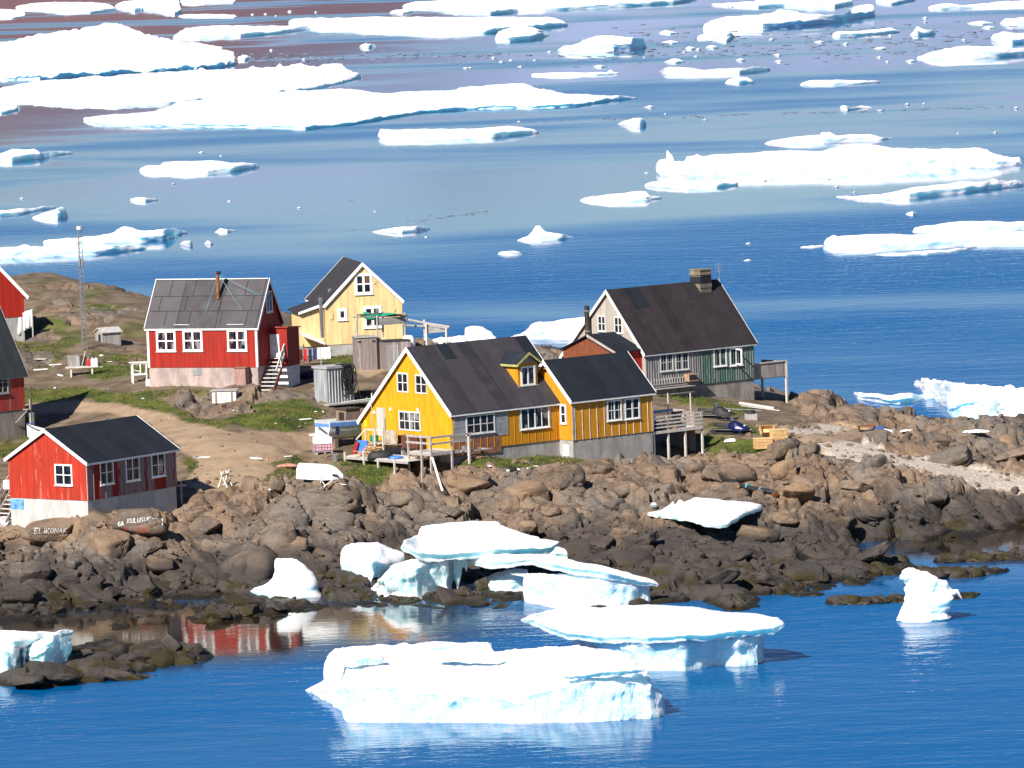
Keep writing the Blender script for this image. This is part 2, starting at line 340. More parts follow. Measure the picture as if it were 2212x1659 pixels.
k_rock = np.clip(np.maximum(k_rock * (1 - k_grav), (Z0 < 1.6) * 1.0), 0, 1)
k_rock = np.where((Y > 447) & (Z0 < 9), 1, k_rock)
patch = fbm(X / 5, Y / 9, 21, 5)
k_grass = np.clip(k_grass + np.clip((patch - .16) * 5, 0, .8) * (Z0 > 4.2) * (1 - k_road) * (1 - k_rock), 0, 1) * (1 - k_road)
k_rock = np.clip(k_rock * (1 - k_grass), 0, 1)
hillrock = np.clip((fbm(X / 4, Y / 5, 33, 4) - .02) * 6, 0, 1) * (Z0 > 8.6) * (X < -17) * (1 - k_road)
hill = ((Z0 > 8.4) & (X < -16)) * np.clip(1 - k_road, 0, 1)
k_rock = np.where(hill > .5, hillrock * .8, k_rock)
k_grass = np.where(hill > .5, np.maximum(k_grass, np.clip((fbm(X / 2.2, Y / 4, 91, 5) - .10) * 4, 0, .55) * (1 - hillrock)), k_grass)
u_, v_ = X * .94 + Y * .34, -X * .34 + Y * .94
big = facets(u_ * .8, v_ * .5, 2.3, 101, .55, .42, .30, .07)
mid = facets(u_ * .95 + 5, v_ * .6, 1.05, 202, .65, .55, .42, .08)
sml = facets(X * 1.0, Y * .65, .45, 303, .6, .6, .35, .10)
rough = fbm(X / .5, Y / .5, 404, 4)
low = np.clip((1.7 - Z0) / 1.4, 0, 1)                     # flatter slabs near the water
rub = np.clip(fbm(X / 6, Y / 6, 77, 3) * 2.2 + .55, .15, 1)   # rubble here, smooth slab there
D = k_rock * (.74 * big + .62 * mid * (.35 + .65 * rub) + .40 * sml * rub + .08 * rough) * (1 - .42 * low) * (1 - .45 * hill)
D += (1 - k_rock) * (.10 * fbm(X / 1.5, Y / 1.5, 505, 4) * (1 - .7 * k_road) + .16 * k_grass * fbm(X / .8, Y / .8, 506, 3)) + k_grav * .12 * sml
for (bx, by, bz, rx, ry) in [(675, 1105, 1.3, 3.4, 4.5), (610, 1145, .9, 2.2, 3), (900, 1040, .5, 3.2, 4), (1200, 1035, .7, 1.9, 2.4), (1760, 1055, .7, 3.5, 5), (60, 1180, .5, 4, 4), (1300, 1060, .6, 3, 3), (1790, 893, .7, 3.2, 3), (1870, 910, .5, 2, 3), (1960, 918, .6, 3, 3), (2080, 935, .7, 4, 4), (2180, 930, .5, 3, 3)]:
    q = P(bx, by, 2.8); D += k_rock * bz * np.exp(-((X - q.x) / rx) ** 2 - ((Y - q.y) / ry) ** 2)
edge = np.clip(np.minimum(np.minimum(X + 58, 58 - X), np.minimum(Y - 300, 561 - Y)) / 6, 0, 1)
Z = Z0 + D
Z = np.where(Z0 < -.6, np.minimum(Z, -.25), Z)
Z = Z * edge - 3 * (1 - edge)
def rock_nodes(n, b, random_tone):
    pos = geopos(n); z = sepz(n, pos)[2]
    n1 = tex(n, pos, .55, 6, (1, .7, 1.3), .6, .4); n2 = tex(n, pos, 2.6, 7, (1, 1, 1.4), .65, .6); n3 = tex(n, pos, 11, 5)
    c = mixc(n, ramp(n, n1, .36, .62), (.085, .058, .040), (.205, .145, .100))
    c = mixc(n, ramp(n, n2, .5, .74), c, (.29, .175, .095))
    big_ = tex(n, pos, .16, 4, (1, .8, 1)); c = mixc(n, math_(n, 'MULTIPLY', ramp(n, big_, .45, .60), .7), c, (.150, .130, .112)); c = mixc(n, math_(n, 'MULTIPLY', ramp(n, big_, .50, .38), .45), c, (.235, .152, .095))
    c = mixc(n, math_(n, 'MULTIPLY', ramp(n, n3, .56, .7), .55), c, (.06, .05, .043))
    if random_tone:
        oi = n.nodes.new('ShaderNodeObjectInfo').outputs['Random']
        c = mixc(n, math_(n, 'MULTIPLY', oi, .55), c, (.085, .070, .060))
        c = mixc(n, math_(n, 'MULTIPLY', math_(n, 'GREATER_THAN', oi, .86), .5), c, (.31, .19, .10))
    dm = n.nodes.new('ShaderNodeVectorMath'); dm.operation = 'MULTIPLY_ADD'; nn_ = N(n, 'ShaderNodeTexNoise', Scale=.9, Detail=4); n.links.new(pos, nn_.inputs['Vector']); n.links.new(nn_.outputs['Color'], dm.inputs[0]); dm.inputs[1].default_value = (1.1, 1.1, 1.1); n.links.new(pos, dm.inputs[2])
    def joints(scale, sq, w_):
        mpn = n.nodes.new('ShaderNodeMapping'); mpn.inputs['Scale'].default_value = sq; mpn.inputs['Rotation'].default_value = (.3, .2, .5); n.links.new(dm.outputs[0], mpn.inputs[0])
        vo = n.nodes.new('ShaderNodeTexVoronoi'); vo.feature = 'DISTANCE_TO_EDGE'; vo.inputs['Scale'].default_value = scale; n.links.new(mpn.outputs[0], vo.inputs['Vector'])
        return ramp(n, vo.outputs['Distance'], 0.0, w_)
    jt = math_(n, 'MULTIPLY', joints(.42, (1, .7, 1.6), .02), math_(n, 'ADD', .35, math_(n, 'MULTIPLY', joints(1.3, (1, .8, 1.5), .03), .65)))
    brk = ramp(n, tex(n, pos, .6, 3), .42, .56); jt = math_(n, 'SUBTRACT', 1.0, math_(n, 'MULTIPLY', math_(n, 'SUBTRACT', 1.0, jt), brk))
    c = mixc(n, math_(n, 'ADD', .35, math_(n, 'MULTIPLY', jt, .65)), (.022, .017, .014), c)
    lich = math_(n, 'MULTIPLY', ramp(n, tex(n, pos, 4.5, 6, (1, 1, 1), .7), .60, .66), .5); c = mixc(n, lich, c, (.30, .26, .21))
    vein = math_(n, 'ABSOLUTE', math_(n, 'SUBTRACT', tex(n, pos, .9, 3, (1, .5, 2), .5, 1.5), .5))
    c = mixc(n, math_(n, 'MULTIPLY', math_(n, 'LESS_THAN', vein, .004), .35), c, (.45, .40, .35))
    zz = math_(n, 'ADD', z, math_(n, 'MULTIPLY', math_(n, 'SUBTRACT', n1, .5), 2.6))
    tide = math_(n, 'SUBTRACT', 1.0, ramp(n, zz, 1.25, 2.9))           # grey, wave-washed zone
    c = mixc(n, math_(n, 'MULTIPLY', tide, .88), c, mixc(n, n2, (.018, .016, .015), (.060, .051, .046)))
    wet = math_(n, 'SUBTRACT', 1.0, ramp(n, math_(n, 'ADD', z, math_(n, 'MULTIPLY', math_(n, 'SUBTRACT', n2, .5), .5)), .10, .42))
    c = mixc(n, wet, c, (.018, .014, .008))
    weed = math_(n, 'MULTIPLY', ramp(n, tex(n, pos, .8, 5, (1, .6, 1)), .49, .58), math_(n, 'SUBTRACT', 1.0, ramp(n, z, .55, 1.15)))
    c = mixc(n, math_(n, 'MULTIPLY', weed, .8), c, mixc(n, n3, (.014, .010, .001), (.050, .037, .005)))
    n2 = math_(n, 'ADD', n2, math_(n, 'MULTIPLY', jt, .7))
    return c, wet, n2, n3
def make_ground_mat():
    m, n, b = nodes('ground cover'); pos = geopos(n)
    at = n.nodes.new('ShaderNodeAttribute'); at.attribute_name = 'cover'; sc = n.nodes.new('ShaderNodeSeparateColor'); n.links.new(at.outputs['Color'], sc.inputs[0])
    g, r, k = sc.outputs[0], sc.outputs[1], sc.outputs[2]; gv = at.outputs['Alpha']
    rockc, wet, n2, n3 = rock_nodes(n, b, False)
    f1 = tex(n, pos, .7, 6); f2 = tex(n, pos, 5, 6, (1, .8, 1), .7); f3 = tex(n, pos, 22, 4)
    earth = mixc(n, ramp(n, f1, .35, .65), (.105, .072, .046), (.20, .145, .095)); earth = mixc(n, math_(n, 'MULTIPLY', ramp(n, f2, .55, .7), .5), earth, (.20, .15, .05))
    road = mixc(n, ramp(n, f1, .3, .7), (.265, .18, .112), (.365, .26, .165)); road = mixc(n, math_(n, 'MULTIPLY', ramp(n, f2, .5, .75), .45), road, (.20, .14, .09))
    road = mixc(n, math_(n, 'MULTIPLY', ramp(n, f3, .62, .7), .5), road, (.5, .42, .33))
    grass = mixc(n, ramp(n, f1, .38, .62), (.030, .062, .006), (.082, .105, .013)); grass = mixc(n, math_(n, 'MULTIPLY', ramp(n, f2, .48, .68), .75), grass, (.17, .11, .028))
    grass = mixc(n, math_(n, 'MULTIPLY', ramp(n, f3, .55, .7), .4), grass, (.03, .045, .006))
    grav = mixc(n, ramp(n, f2, .35, .65), (.34, .27, .21), (.62, .54, .46)); grav = mixc(n, math_(n, 'MULTIPLY', ramp(n, f3, .56, .66), .6), grav, (.16, .12, .09))
    c = mixc(n, g, earth, grass); c = mixc(n, r, c, road); c = mixc(n, ramp(n, k, .25, .6), c, rockc); c = mixc(n, gv, c, grav)
    n.links.new(c, b.inputs['Base Color'])
    n.links.new(math_(n, 'SUBTRACT', .9, math_(n, 'MULTIPLY', wet, .45)), b.inputs['Roughness']); b.inputs['Specular IOR Level'].default_value = .3
    bump(n, b, math_(n, 'ADD', math_(n, 'MULTIPLY', n2, 1.0), math_(n, 'MULTIPLY', f3, .5)), .6, .10)
    return m
M_GROUND = make_ground_mat()
def make_rock_mat():
    m, n, b = nodes('boulder stone'); c, wet, n2, n3 = rock_nodes(n, b, True)
    n.links.new(c, b.inputs['Base Color']); n.links.new(math_(n, 'SUBTRACT', .88, math_(n, 'MULTIPLY', wet, .4)), b.inputs['Roughness']); b.inputs['Specular IOR Level'].default_value = .3
    bump(n, b, math_(n, 'ADD', n2, math_(n, 'MULTIPLY', n3, .4)), .6, .08)
    return m
M_ROCK = make_rock_mat()
def sheet(name, facemask):
    j, i = np.nonzero(facemask); a = j * NX + i
    q = np.stack([a, a + 1, a + NX + 1, a + NX], 1)
    used, inv = np.unique(q, return_inverse=True); q = inv.reshape(q.shape)
    me = bpy.data.meshes.new(name); nv, nf = len(used), len(q)
    me.vertices.add(nv); co = np.stack([X.ravel()[used], Y.ravel()[used], Z.ravel()[used]], 1); me.vertices.foreach_set('co', co.ravel())
    me.loops.add(nf * 4); me.loops.foreach_set('vertex_index', q.ravel().astype(np.int32))
    me.polygons.add(nf); me.polygons.foreach_set('loop_start', np.arange(0, nf * 4, 4, dtype=np.int32))
    me.polygons.foreach_set('use_smooth', np.ones(nf, bool))
    me.update(); me.validate()
    ca = me.color_attributes.new('cover', 'FLOAT_COLOR', 'POINT')
    col = np.stack([k.ravel()[used] for k in (k_grass, k_road, k_rock, k_grav)], 1); ca.data.foreach_set('color', col.astype(np.float32).ravel())
    me.materials.append(M_GROUND)
    if name == 'shore_rock': me.set_sharp_from_angle(angle=math.radians(42))
    return tag(link(bpy.data.objects.new(name, me)), kind='structure')
fm = lambda k: (k[:-1, :-1] + k[1:, 1:]) / 2
f_road = (fm(k_road) > .5); f_rock = (fm(k_rock) > .5) & ~f_road; f_grav = (fm(k_grav) > .5) & ~f_road & ~f_rock
sheet('dirt_road', f_road); sheet('shore_rock', f_rock); sheet('gravel_track', f_grav); sheet('ground', ~(f_road | f_rock | f_grav))
def zat(x, y):
    j = np.clip(np.searchsorted(yy, y) - 1, 0, NY - 2); fy = (y - yy[j]) / (yy[j + 1] - yy[j])
    fx = np.clip((x - xx[0]) / (xx[1] - xx[0]), 0, NX - 1.001); i = int(fx); fx -= i
    return float((Z[j, i] * (1 - fx) + Z[j, i + 1] * fx) * (1 - fy) + (Z[j + 1, i] * (1 - fx) + Z[j + 1, i + 1] * fx) * fy)
def G(vx, vy, smooth=False):                 # ground point under a position on the photograph
    lo, hi = 318., 545.; d = ray(vx, vy); f = (lambda x, y: float(zb(x, y))) if smooth else zat
    y = lo
    while y < hi:
        p = CAMP + d * (y / d.y)
        if p.z <= max(f(p.x, p.y), -.5): break
        y += .5
    for _ in range(8):
        p = CAMP + d * (y / d.y); y += -.03 if p.z < f(p.x, p.y) else .03
    p = CAMP + d * (y / d.y)
    return Vector((p.x, p.y, f(p.x, p.y)))
# ------------------------------------------------------------------ water
def make_water():
    m, n, b = nodes('sea water'); pos = geopos(n); s = sepz(n, pos)
    b.inputs['Roughness'].default_value = .05; b.inputs['IOR'].default_value = 1.333
    streak = tex(n, pos, .0085, 3, (.55, .8, 1), .45, 1.0); wisp = tex(n, pos, .035, 3, (.3, .8, 1), .5, .5)
    v = math_(n, 'ADD', math_(n, 'MULTIPLY', streak, .82), math_(n, 'MULTIPLY', wisp, .18))
    far = ramp(n, s[1], 800., 1050.)
    windy = ramp(n, math_(n, 'SUBTRACT', v, math_(n, 'MULTIPLY', far, .11)), .38, .58)
    ex = math_(n, 'DIVIDE', math_(n, 'ADD', s[0], 20.), 18.); ey = math_(n, 'DIVIDE', math_(n, 'SUBTRACT', s[1], 341.), 15.)
    cove = ramp(n, math_(n, 'ADD', math_(n, 'MULTIPLY', ex, ex), math_(n, 'MULTIPLY', ey, ey)), .35, 1.8)
    ex2 = math_(n, 'DIVIDE', math_(n, 'SUBTRACT', s[0], 34.), 12.); ey2 = math_(n, 'DIVIDE', math_(n, 'SUBTRACT', s[1], 372.), 12.)
    cove2 = ramp(n, math_(n, 'ADD', math_(n, 'MULTIPLY', ex2, ex2), math_(n, 'MULTIPLY', ey2, ey2)), .4, 1.5)
    deep = math_(n, 'MULTIPLY', cove, cove2); n.links.new(mixc(n, deep, (.022, .016, .010), (.001, .085, .24)), b.inputs['Base Color'])   # brown bottom shows in the shallows
    amp = math_(n, 'MULTIPLY', math_(n, 'MULTIPLY', math_(n, 'ADD', .08, math_(n, 'MULTIPLY', windy, .92)), math_(n, 'ADD', .06, math_(n, 'MULTIPLY', cove, .94))), math_(n, 'ADD', .10, math_(n, 'MULTIPLY', cove2, .90)))
    amp = math_(n, 'MULTIPLY', amp, math_(n, 'SUBTRACT', 1.0, math_(n, 'MULTIPLY', ramp(n, s[1], 420., 800.), .5))); amp = math_(n, 'MULTIPLY', amp, math_(n, 'ADD', .62, math_(n, 'MULTIPLY', ramp(n, s[1], 300., 420.), .38)))
    amp = math_(n, 'MULTIPLY', amp, math_(n, 'ADD', .45, math_(n, 'MULTIPLY', tex(n, pos, .045, 5, (.45, 1, 1), .6, .8), 1.1)))
    w1 = tex(n, pos, 1.1, 3, (.6, 1.0, 1), .55, .3); w2 = tex(n, pos, 3.2, 2, (.75, 1, 1), .5); w3 = tex(n, pos, .32, 2, (.5, 1, 1))
    h = math_(n, 'ADD', math_(n, 'MULTIPLY', w1, .26), math_(n, 'ADD', math_(n, 'MULTIPLY', w2, .07), math_(n, 'MULTIPLY', w3, .42)))
    bp = N(n, 'ShaderNodeBump', Distance=1.0); n.links.new(h, bp.inputs['Height']); n.links.new(math_(n, 'MULTIPLY', amp, WATER_AMP), bp.inputs['Strength'])
    # of a rough sea only the wave faces turned to the eye are seen at a low angle
    ge = n.nodes.new('ShaderNodeNewGeometry'); vs = n.nodes.new('ShaderNodeVectorMath'); vs.operation = 'SCALE'
    n.links.new(ge.outputs['Incoming'], vs.inputs[0]); n.links.new(math_(n, 'MULTIPLY', amp, WATER_TILT), vs.inputs['Scale'])
    va = n.nodes.new('ShaderNodeVectorMath'); va.operation = 'ADD'; n.links.new(bp.outputs[0], va.inputs[0]); n.links.new(vs.outputs[0], va.inputs[1])
    vn = n.nodes.new('ShaderNodeVectorMath'); vn.operation = 'NORMALIZE'; n.links.new(va.outputs[0], vn.inputs[0])
    n.links.new(vn.outputs[0], b.inputs['Normal'])
    return m
WATER_AMP, WATER_TILT = .45, .135
sea = MB().add([(-9000, -400, 0), (9000, -400, 0), (9000, 16000, 0), (-9000, 16000, 0)], [(0, 1, 2, 3)]).build('sea', make_water(), fix=False)
tag(sea, kind='structure')
# brown mountains across the fjord, seen here only as reflections
hb = MB(); nhx, nhy = 160, 14
for j in range(nhy):
    for i in range(nhx):
        x = -5000 + 10000 * i / (nhx - 1); d = 4200 + 3000 * j / (nhy - 1); q = j / (nhy - 1)
        hh = (q ** .7) * max(40, 165 + 60 * noise.fractal((x / 900, 3.3, q), 1, 2, 4) - .30 * x) + 14 * noise.fractal((x / 300, d / 300, 0), 1, 2, 4) * q
        hb.v.append((x, d + 300 * noise.noise((x / 900, 1, 0)), max(-2, hh - 2)))
for j in range(nhy - 1):
    for i in range(nhx - 1): a = j * nhx + i; hb.f.append((a, a + 1, a + nhx + 1, a + nhx))
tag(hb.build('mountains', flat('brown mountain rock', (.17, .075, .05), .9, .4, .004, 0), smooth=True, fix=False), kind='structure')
hb = MB()  # unseen far ridge added to tint the water's reflection; haze put into its colour
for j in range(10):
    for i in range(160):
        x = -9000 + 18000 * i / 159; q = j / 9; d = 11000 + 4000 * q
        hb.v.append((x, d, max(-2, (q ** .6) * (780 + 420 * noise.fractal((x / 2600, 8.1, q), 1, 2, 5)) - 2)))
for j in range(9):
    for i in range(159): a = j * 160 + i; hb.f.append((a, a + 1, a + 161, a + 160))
tag(hb.build('added_far_mountains', flat('far mountain rock with painted haze', (.21, .25, .36), .9, .3, .002, 0), smooth=True, fix=False), kind='structure')
# ================================================================== ICE
def make_ice(name, blue):
    m, n, b = nodes(name); pos = geopos(n)
    nz = sepz(n, n.nodes.new('ShaderNodeNewGeometry').outputs['Normal'])[2]
    f = tex(n, pos, 1.3, 5, (1, 1, .5)); f2 = tex(n, pos, 6, 5)
    snow = ramp(n, math_(n, 'ADD', nz, math_(n, 'MULTIPLY', math_(n, 'SUBTRACT', f, .5), .9)), -.15, .35)     # snow on top; bare ice below, its blue shade put into the colour
    c = mixc(n, snow, mixc(n, ramp(n, f2, .35, .65), blue, (.80, .90, .95)), (.93, .94, .96))
    n.links.new(c, b.inputs['Base Color']); b.inputs['Roughness'].default_value = .55; b.inputs['Specular IOR Level'].default_value = .25
    b.inputs['Subsurface Weight'].default_value = .6; b.inputs['Subsurface Radius'].default_value = (.25, .75, 1.0); b.inputs['Subsurface Scale'].default_value = .9
    bump(n, b, math_(n, 'ADD', f2, f), .4, .12)
    return m
M_ICE = make_ice('glacier ice and snow', (.50, .83, .95)); 
mf, nf_, bf_ = nodes('drift ice and snow'); bf_.inputs['Roughness'].default_value = .6; bf_.inputs['Specular IOR Level'].default_value = .2
nz_ = sepz(nf_, nf_.nodes.new('ShaderNodeNewGeometry').outputs['Normal'])[2]
nf_.links.new(mixc(nf_, ramp(nf_, math_(nf_, 'ADD', nz_, math_(nf_, 'MULTIPLY', math_(nf_, 'SUBTRACT', tex(nf_, geopos(nf_), .6, 4), .5), 1.2)), -.2, .35), (.74, .89, .94), (.93, .94, .96)), bf_.inputs['Base Color'])
bf_.inputs['Subsurface Weight'].default_value = .6; bf_.inputs['Subsurface Radius'].default_value = (.35, .8, 1.0); bf_.inputs['Subsurface Scale'].default_value = 2.2
M_FLOE = mf
def curve(pts):
    a = np.array(sorted(pts, key=lambda p: p[0]), float)
    return lambda x: float(np.interp(x, a[:, 0], a[:, 1]))
def ice_loft(mb, top, bot, zb=0., th=.6, rise=.3, n=None, under=.25, amp=.12, freq=.8, seed=0, step=9, hump=.12, nt_=9, base=None, ov=.2, lip=None):
    """a mass of ice between a far upper edge and a near lower edge; zb is the height of the lower edge"""
    ft, fb = curve(top), curve(bot)
    x0 = max(min(p[0] for p in top), min(p[0] for p in bot)); x1 = min(max(p[0] for p in top), max(p[0] for p in bot))
    n = n or max(7, int((x1 - x0) / step)); rings = []
    zbf = zb if callable(zb) else (lambda x: zb)
    if base:
        fbase = curve(base); zbf = lambda x: max(.25, Pd(x, fb(x), P(x, fbase(x), 0).y - (ov(x) if callable(ov) else ov)).z)
        zb = .01
    for i in range(n + 1):
        t = i / n; t = t + .10 * math.sin(2 * math.pi * t) * -.5; x = x0 + (x1 - x0) * t
        yt, yb = ft(x), fb(x); z = zbf(x)
        if yb - yt < 1: yt = yb - 1
        F = P(x, yb, z); s = FPX / F.y
        h = min(th, .55 * (yb - yt) / s)
        if lip: h = max(.15, min(.9 * (yb - yt), yb - curve(lip)(x)) / s)
        zt = z + h + min(rise, .42 * (yb - yt) / s)
        B = P(x, yt, zt)
        if B.y < F.y + .25:
            dd = F.y + .25 + .2 * h; B = Pd(x, yt, dd); zt = B.z; h = min(h, max(.05, zt - z))
        k = min(1, .15 + 3.2 * min(t, 1 - t) ** .8) if zb == 0 else min(1, .35 + 3.2 * min(t, 1 - t) ** .8)
        lo = (-.45 if zb == 0 else -.05 * h)
        D = B - F; D.z = 0; ring = []
        u = under * k
        for q, (fd, fz) in enumerate(((u * 1.1, lo), (u, 0 if zb == 0 else .02 * h), (u * .97, .18 * h), (u * .92, .34 * h), (u * .75, .5 * h), (u * .5, .64 * h), (u * .25, .76 * h), (.05, .86 * h), (0, .93 * h), (.12 * h, h))):
            dv = D.normalized() if D.length > 1e-4 else Vector((0, 1, 0))
            ring.append(Vector((F.x, F.y, z)) + dv * fd + Vector((0, 0, fz)))
        T = ring[-1]
        for q in range(1, nt_ + 1):
            v = q / nt_
            p = T.lerp(Vector((B.x, B.y, zt)), v); p.z += hump * h * math.sin(math.pi * v)
            ring.append(p)
        ring.append(Vector((B.x, B.y + .25, zt - .25 * h))); ring.append(Vector((B.x, B.y + .35, z + lo if zb == 0 else z + .2 * h)))
        c = sum(ring, Vector()) / len(ring)
        if i in (0, n): ring = [c.lerp(p, .25) for p in ring]
        rings.append(ring)
    for i, ring in enumerate(rings):
        for q, p in enumerate(ring):
            f = Vector((p.x * freq, p.y * freq * .8, p.z * freq * 1.3 + seed * 7.7))
            o = noise.noise_vector(f) * amp + noise.noise_vector(f * 2.7) * amp * .5 + noise.noise_vector(f * 6.1) * amp * .32 + noise.noise_vector(f * 11.3) * amp * (.2 if q < 8 else .05)
            if q > 9: o.z *= .55
            if zb == 0 and q < 2: o.z = 0
            ring[q] = p + o
    mb.loft(rings)
def ice_pillar(mb, rows, depth=.7, amp=.1, freq=1.4, seed=0, sub=5, m=18, zfoot=0., knobs=.0):
    """standing ice described by rows (y, left, right) from the foot up"""
    y0 = rows[0][0]; foot = P((rows[0][1] + rows[0][2]) / 2, y0, zfoot); rings = []
    hw0 = max(r[2] - r[1] for r in rows) / 2 / FPX * foot.y * depth
    D = foot.y + hw0; rr = []
    for a, b in zip(rows, rows[1:]):
        for k in range(sub): rr.append([a[i] + (b[i] - a[i]) * k / sub for i in range(3)])
    rr.append(rows[-1])
    for y, xl, xr in rr:
        L, R = Pd(xl, y, D), Pd(xr, y, D); c = (L + R) / 2; hw = (R - L).length / 2; ring = []
        for k in range(m):
            t = 2 * math.pi * k / m; ex = math.cos(t); ey = math.sin(t)
            ring.append(c + Vector((hw * ex, hw * ey * depth, 0)))
        rings.append(ring)
    base = [Vector((p.x, p.y, zfoot - .5)) for p in rings[0]]; rings.insert(0, base)
    for ring in rings[1:]:
        for q, p in enumerate(ring):
            f = p * freq + Vector((0, 0, seed * 5.5)); f.z *= .6
            ring[q] = p + noise.noise_vector(f) * amp + noise.noise_vector(f * 2.9) * amp * .6
    mb.loft(rings)
def ice_done(mb, name, label, cat, mat=None, group=None, sharp=50):
    mat = mat or M_FLOE; o = mb.build(name, mat, smooth=True, sharp=sharp); return tag(o, label, cat, group)
# ---- the icebergs in front of the shore
b = MB()
ice_loft(b, mp(rC, [(333,955),(360,935),(410,915),(422,880),(425,822),(440,790),(470,765),(560,750),(780,738),(940,731),(1060,738),(1190,731),(1204,746),(1222,784),(1290,774),(1360,756),(1600,750),(1760,770),(1865,800),(1885,835),(1928,860),(1960,930),(1990,958),(2010,972)]), mp(rC, [(333,962),(380,990),(430,1012),(500,1060),(525,1112),(700,1116),(900,1116),(1300,1118),(1600,1116),(1800,1106),(1950,1092),(2010,1078)]), 0, 2.6, .6, under=.28, amp=.2, freq=.9, seed=1, step=3,
         lip=mp(rC, [(333,958),(430,960),(525,915),(700,930),(900,965),(1250,990),(1420,965),(1560,925),(1750,905),(1900,905),(2010,985)]), nt_=14)
ice_loft(b, mp(rC, [(422,822),(440,790),(470,766),(560,751),(620,760),(700,800)]), mp(rC, [(422,834),(470,842),(560,850),(700,830)]), 2.6, .4, .3, under=.1, amp=.08, seed=2, step=4)
ice_loft(b, mp(rC, [(900,735),(950,729),(1100,740),(1190,730),(1206,745)]), mp(rC, [(900,775),(1060,768),(1150,762),(1206,752)]), 3.0, .25, .15, amp=.06, seed=3, step=6)
ice_loft(b, mp(rC, [(1540,890),(1600,872),(1750,850),(1880,838),(1930,856)]), mp(rC, [(1540,902),(1650,905),(1800,892),(1930,868)]), 1.9, .3, .2, under=.2, amp=.1, seed=4, step=4, base=mp(rC, [(1540,1117),(1800,1106),(1930,1096)]), ov=.45)
ice_done(b, 'iceberg', 'large low white iceberg with wide flat top, nearest of the ice in the front water', 'iceberg', M_ICE)
b = MB()
ice_loft(b, [(1240,1368),(1300,1350),(1400,1345),(1550,1345),(1650,1360)], [(1240,1395),(1300,1425),(1400,1452),(1480,1452),(1540,1442),(1600,1442),(1636,1437),(1650,1425)], 0, 1.9, 0, under=.45, amp=.2, freq=1.1, seed=5, step=4, lip=[(1240,1372),(1300,1384),(1400,1388),(1480,1384),(1600,1374),(1650,1370)])
ice_loft(b, [(1127,1340),(1160,1325),(1200,1314),(1300,1310),(1395,1305),(1480,1309),(1510,1312),(1560,1322),(1630,1324),(1684,1336),(1694,1346)], [(1127,1344),(1180,1366),(1225,1382),(1300,1389),(1400,1392),(1480,1387),(1540,1384),(1600,1377),(1670,1372),(1694,1352)], 1.75, .38, .35, under=.3, amp=.11, seed=6, step=5, hump=.5, base=[(1127,1425),(1300,1428),(1400,1452),(1480,1452),(1640,1437),(1694,1430)], ov=.7)
ice_done(b, 'iceberg', 'mushroom-shaped iceberg, flat white table overhanging a pale blue foot', 'iceberg', M_ICE)
b = MB()
ice_loft(b, mp(rC, [(478,372),(500,345),(502,285),(540,266),(680,262),(735,290),(800,320)]), mp(rC, [(478,378),(492,425),(560,452),(640,470),(740,440),(800,420)]), .25, 1.5, .5, under=.3, amp=.16, freq=1.2, seed=7, step=5)
ice_loft(b, mp(rC, [(628,492),(690,430),(730,385),(900,340),(1010,345),(1090,350)]), mp(rC, [(628,502),(700,532),(780,537),(850,536),(920,524),(1000,520),(1030,462),(1090,400)]), 0.0, 2.1, .3, under=.5, amp=.24, freq=1.2, seed=8, step=3, lip=mp(rC, [(628,496),(690,445),(740,402),(800,365),(1000,356),(1090,352)]))
ice_loft(b, mp(rC, [(778,288),(795,255),(860,226),(872,192),(920,180),(1050,166),(1233,160),(1242,180),(1340,214),(1425,236),(1440,250),(1523,258)]), mp(rC, [(778,300),(860,352),(1000,352),(1100,345),(1220,335),(1400,326),(1470,315),(1523,268)]), 2.0, .45, .9, under=.3, amp=.12, seed=9, step=5, hump=.4, base=mp(rC, [(778,537),(1000,522),(1300,505),(1523,480)]), ov=.3)
for (x, y0, y1, r) in ((1045,345,482,.26),(1010,345,430,.16),(1085,345,400,.14),(960,350,420,.2)):
    p0, p1 = Pd(*rC(x, y0), P(*rC(x, 505), 0).y - .2), Pd(*rC(x, y1), P(*rC(x, 505), 0).y - .2)
    b.tube([p0, p0.lerp(p1, .5), p1], r, 7, [r * 1.3, r, .03])
ice_done(b, 'iceberg', 'stranded iceberg with sloping white roof, icicles and melted hollows, between rocks and cove', 'iceberg', M_ICE)
b = MB()
ice_loft(b, mp(rC, [(1360,420),(1500,420),(1700,420),(1850,450),(1952,475)]), mp(rC, [(1360,545),(1480,572),(1600,574),(1750,575),(1860,565),(1952,552)]), 0, 2.0, .1, under=.25, amp=.17, freq=1., seed=11, step=4, lip=mp(rC, [(1360,425),(1500,408),(1700,432),(1850,458),(1952,475)]))
ice_loft(b, mp(rC, [(1092,468),(1170,430),(1240,405),(1290,388),(1375,390)]), mp(rC, [(1092,472),(1150,500),(1230,510),(1300,514),(1375,508)]), 0, 1.4, .2, under=.15, amp=.12, freq=1.2, seed=12, step=5)
ice_loft(b, mp(rC, [(1092,358),(1160,322),(1350,320),(1470,317),(1560,340),(1700,370),(1850,404),(1960,440),(1994,460)]), mp(rC, [(1092,366),(1180,388),(1280,384),(1370,372),(1480,392),(1600,415),(1750,440),(1900,462),(1994,474)]), 1.85, .42, .3, under=.25, amp=.10, seed=13, step=5, hump=.3, base=mp(rC, [(1092,505),(1360,535),(1480,572),(1750,575),(1994,552)]), ov=.35)
ice_done(b, 'iceberg', 'tilted white ice slab sloping down to the right on a blue ice foot', 'iceberg', M_ICE)
b = MB(); ice_loft(b, mp(rC, [(1472,320),(1490,292),(1520,283),(1550,292),(1563,318)]), mp(rC, [(1472,330),(1500,345),(1563,345)]), .7, .9, .2, amp=.06, seed=14, step=3)
ice_done(b, 'ice_block', 'small rounded white ice block behind the tilted slab', 'ice block', M_ICE)
b = MB()
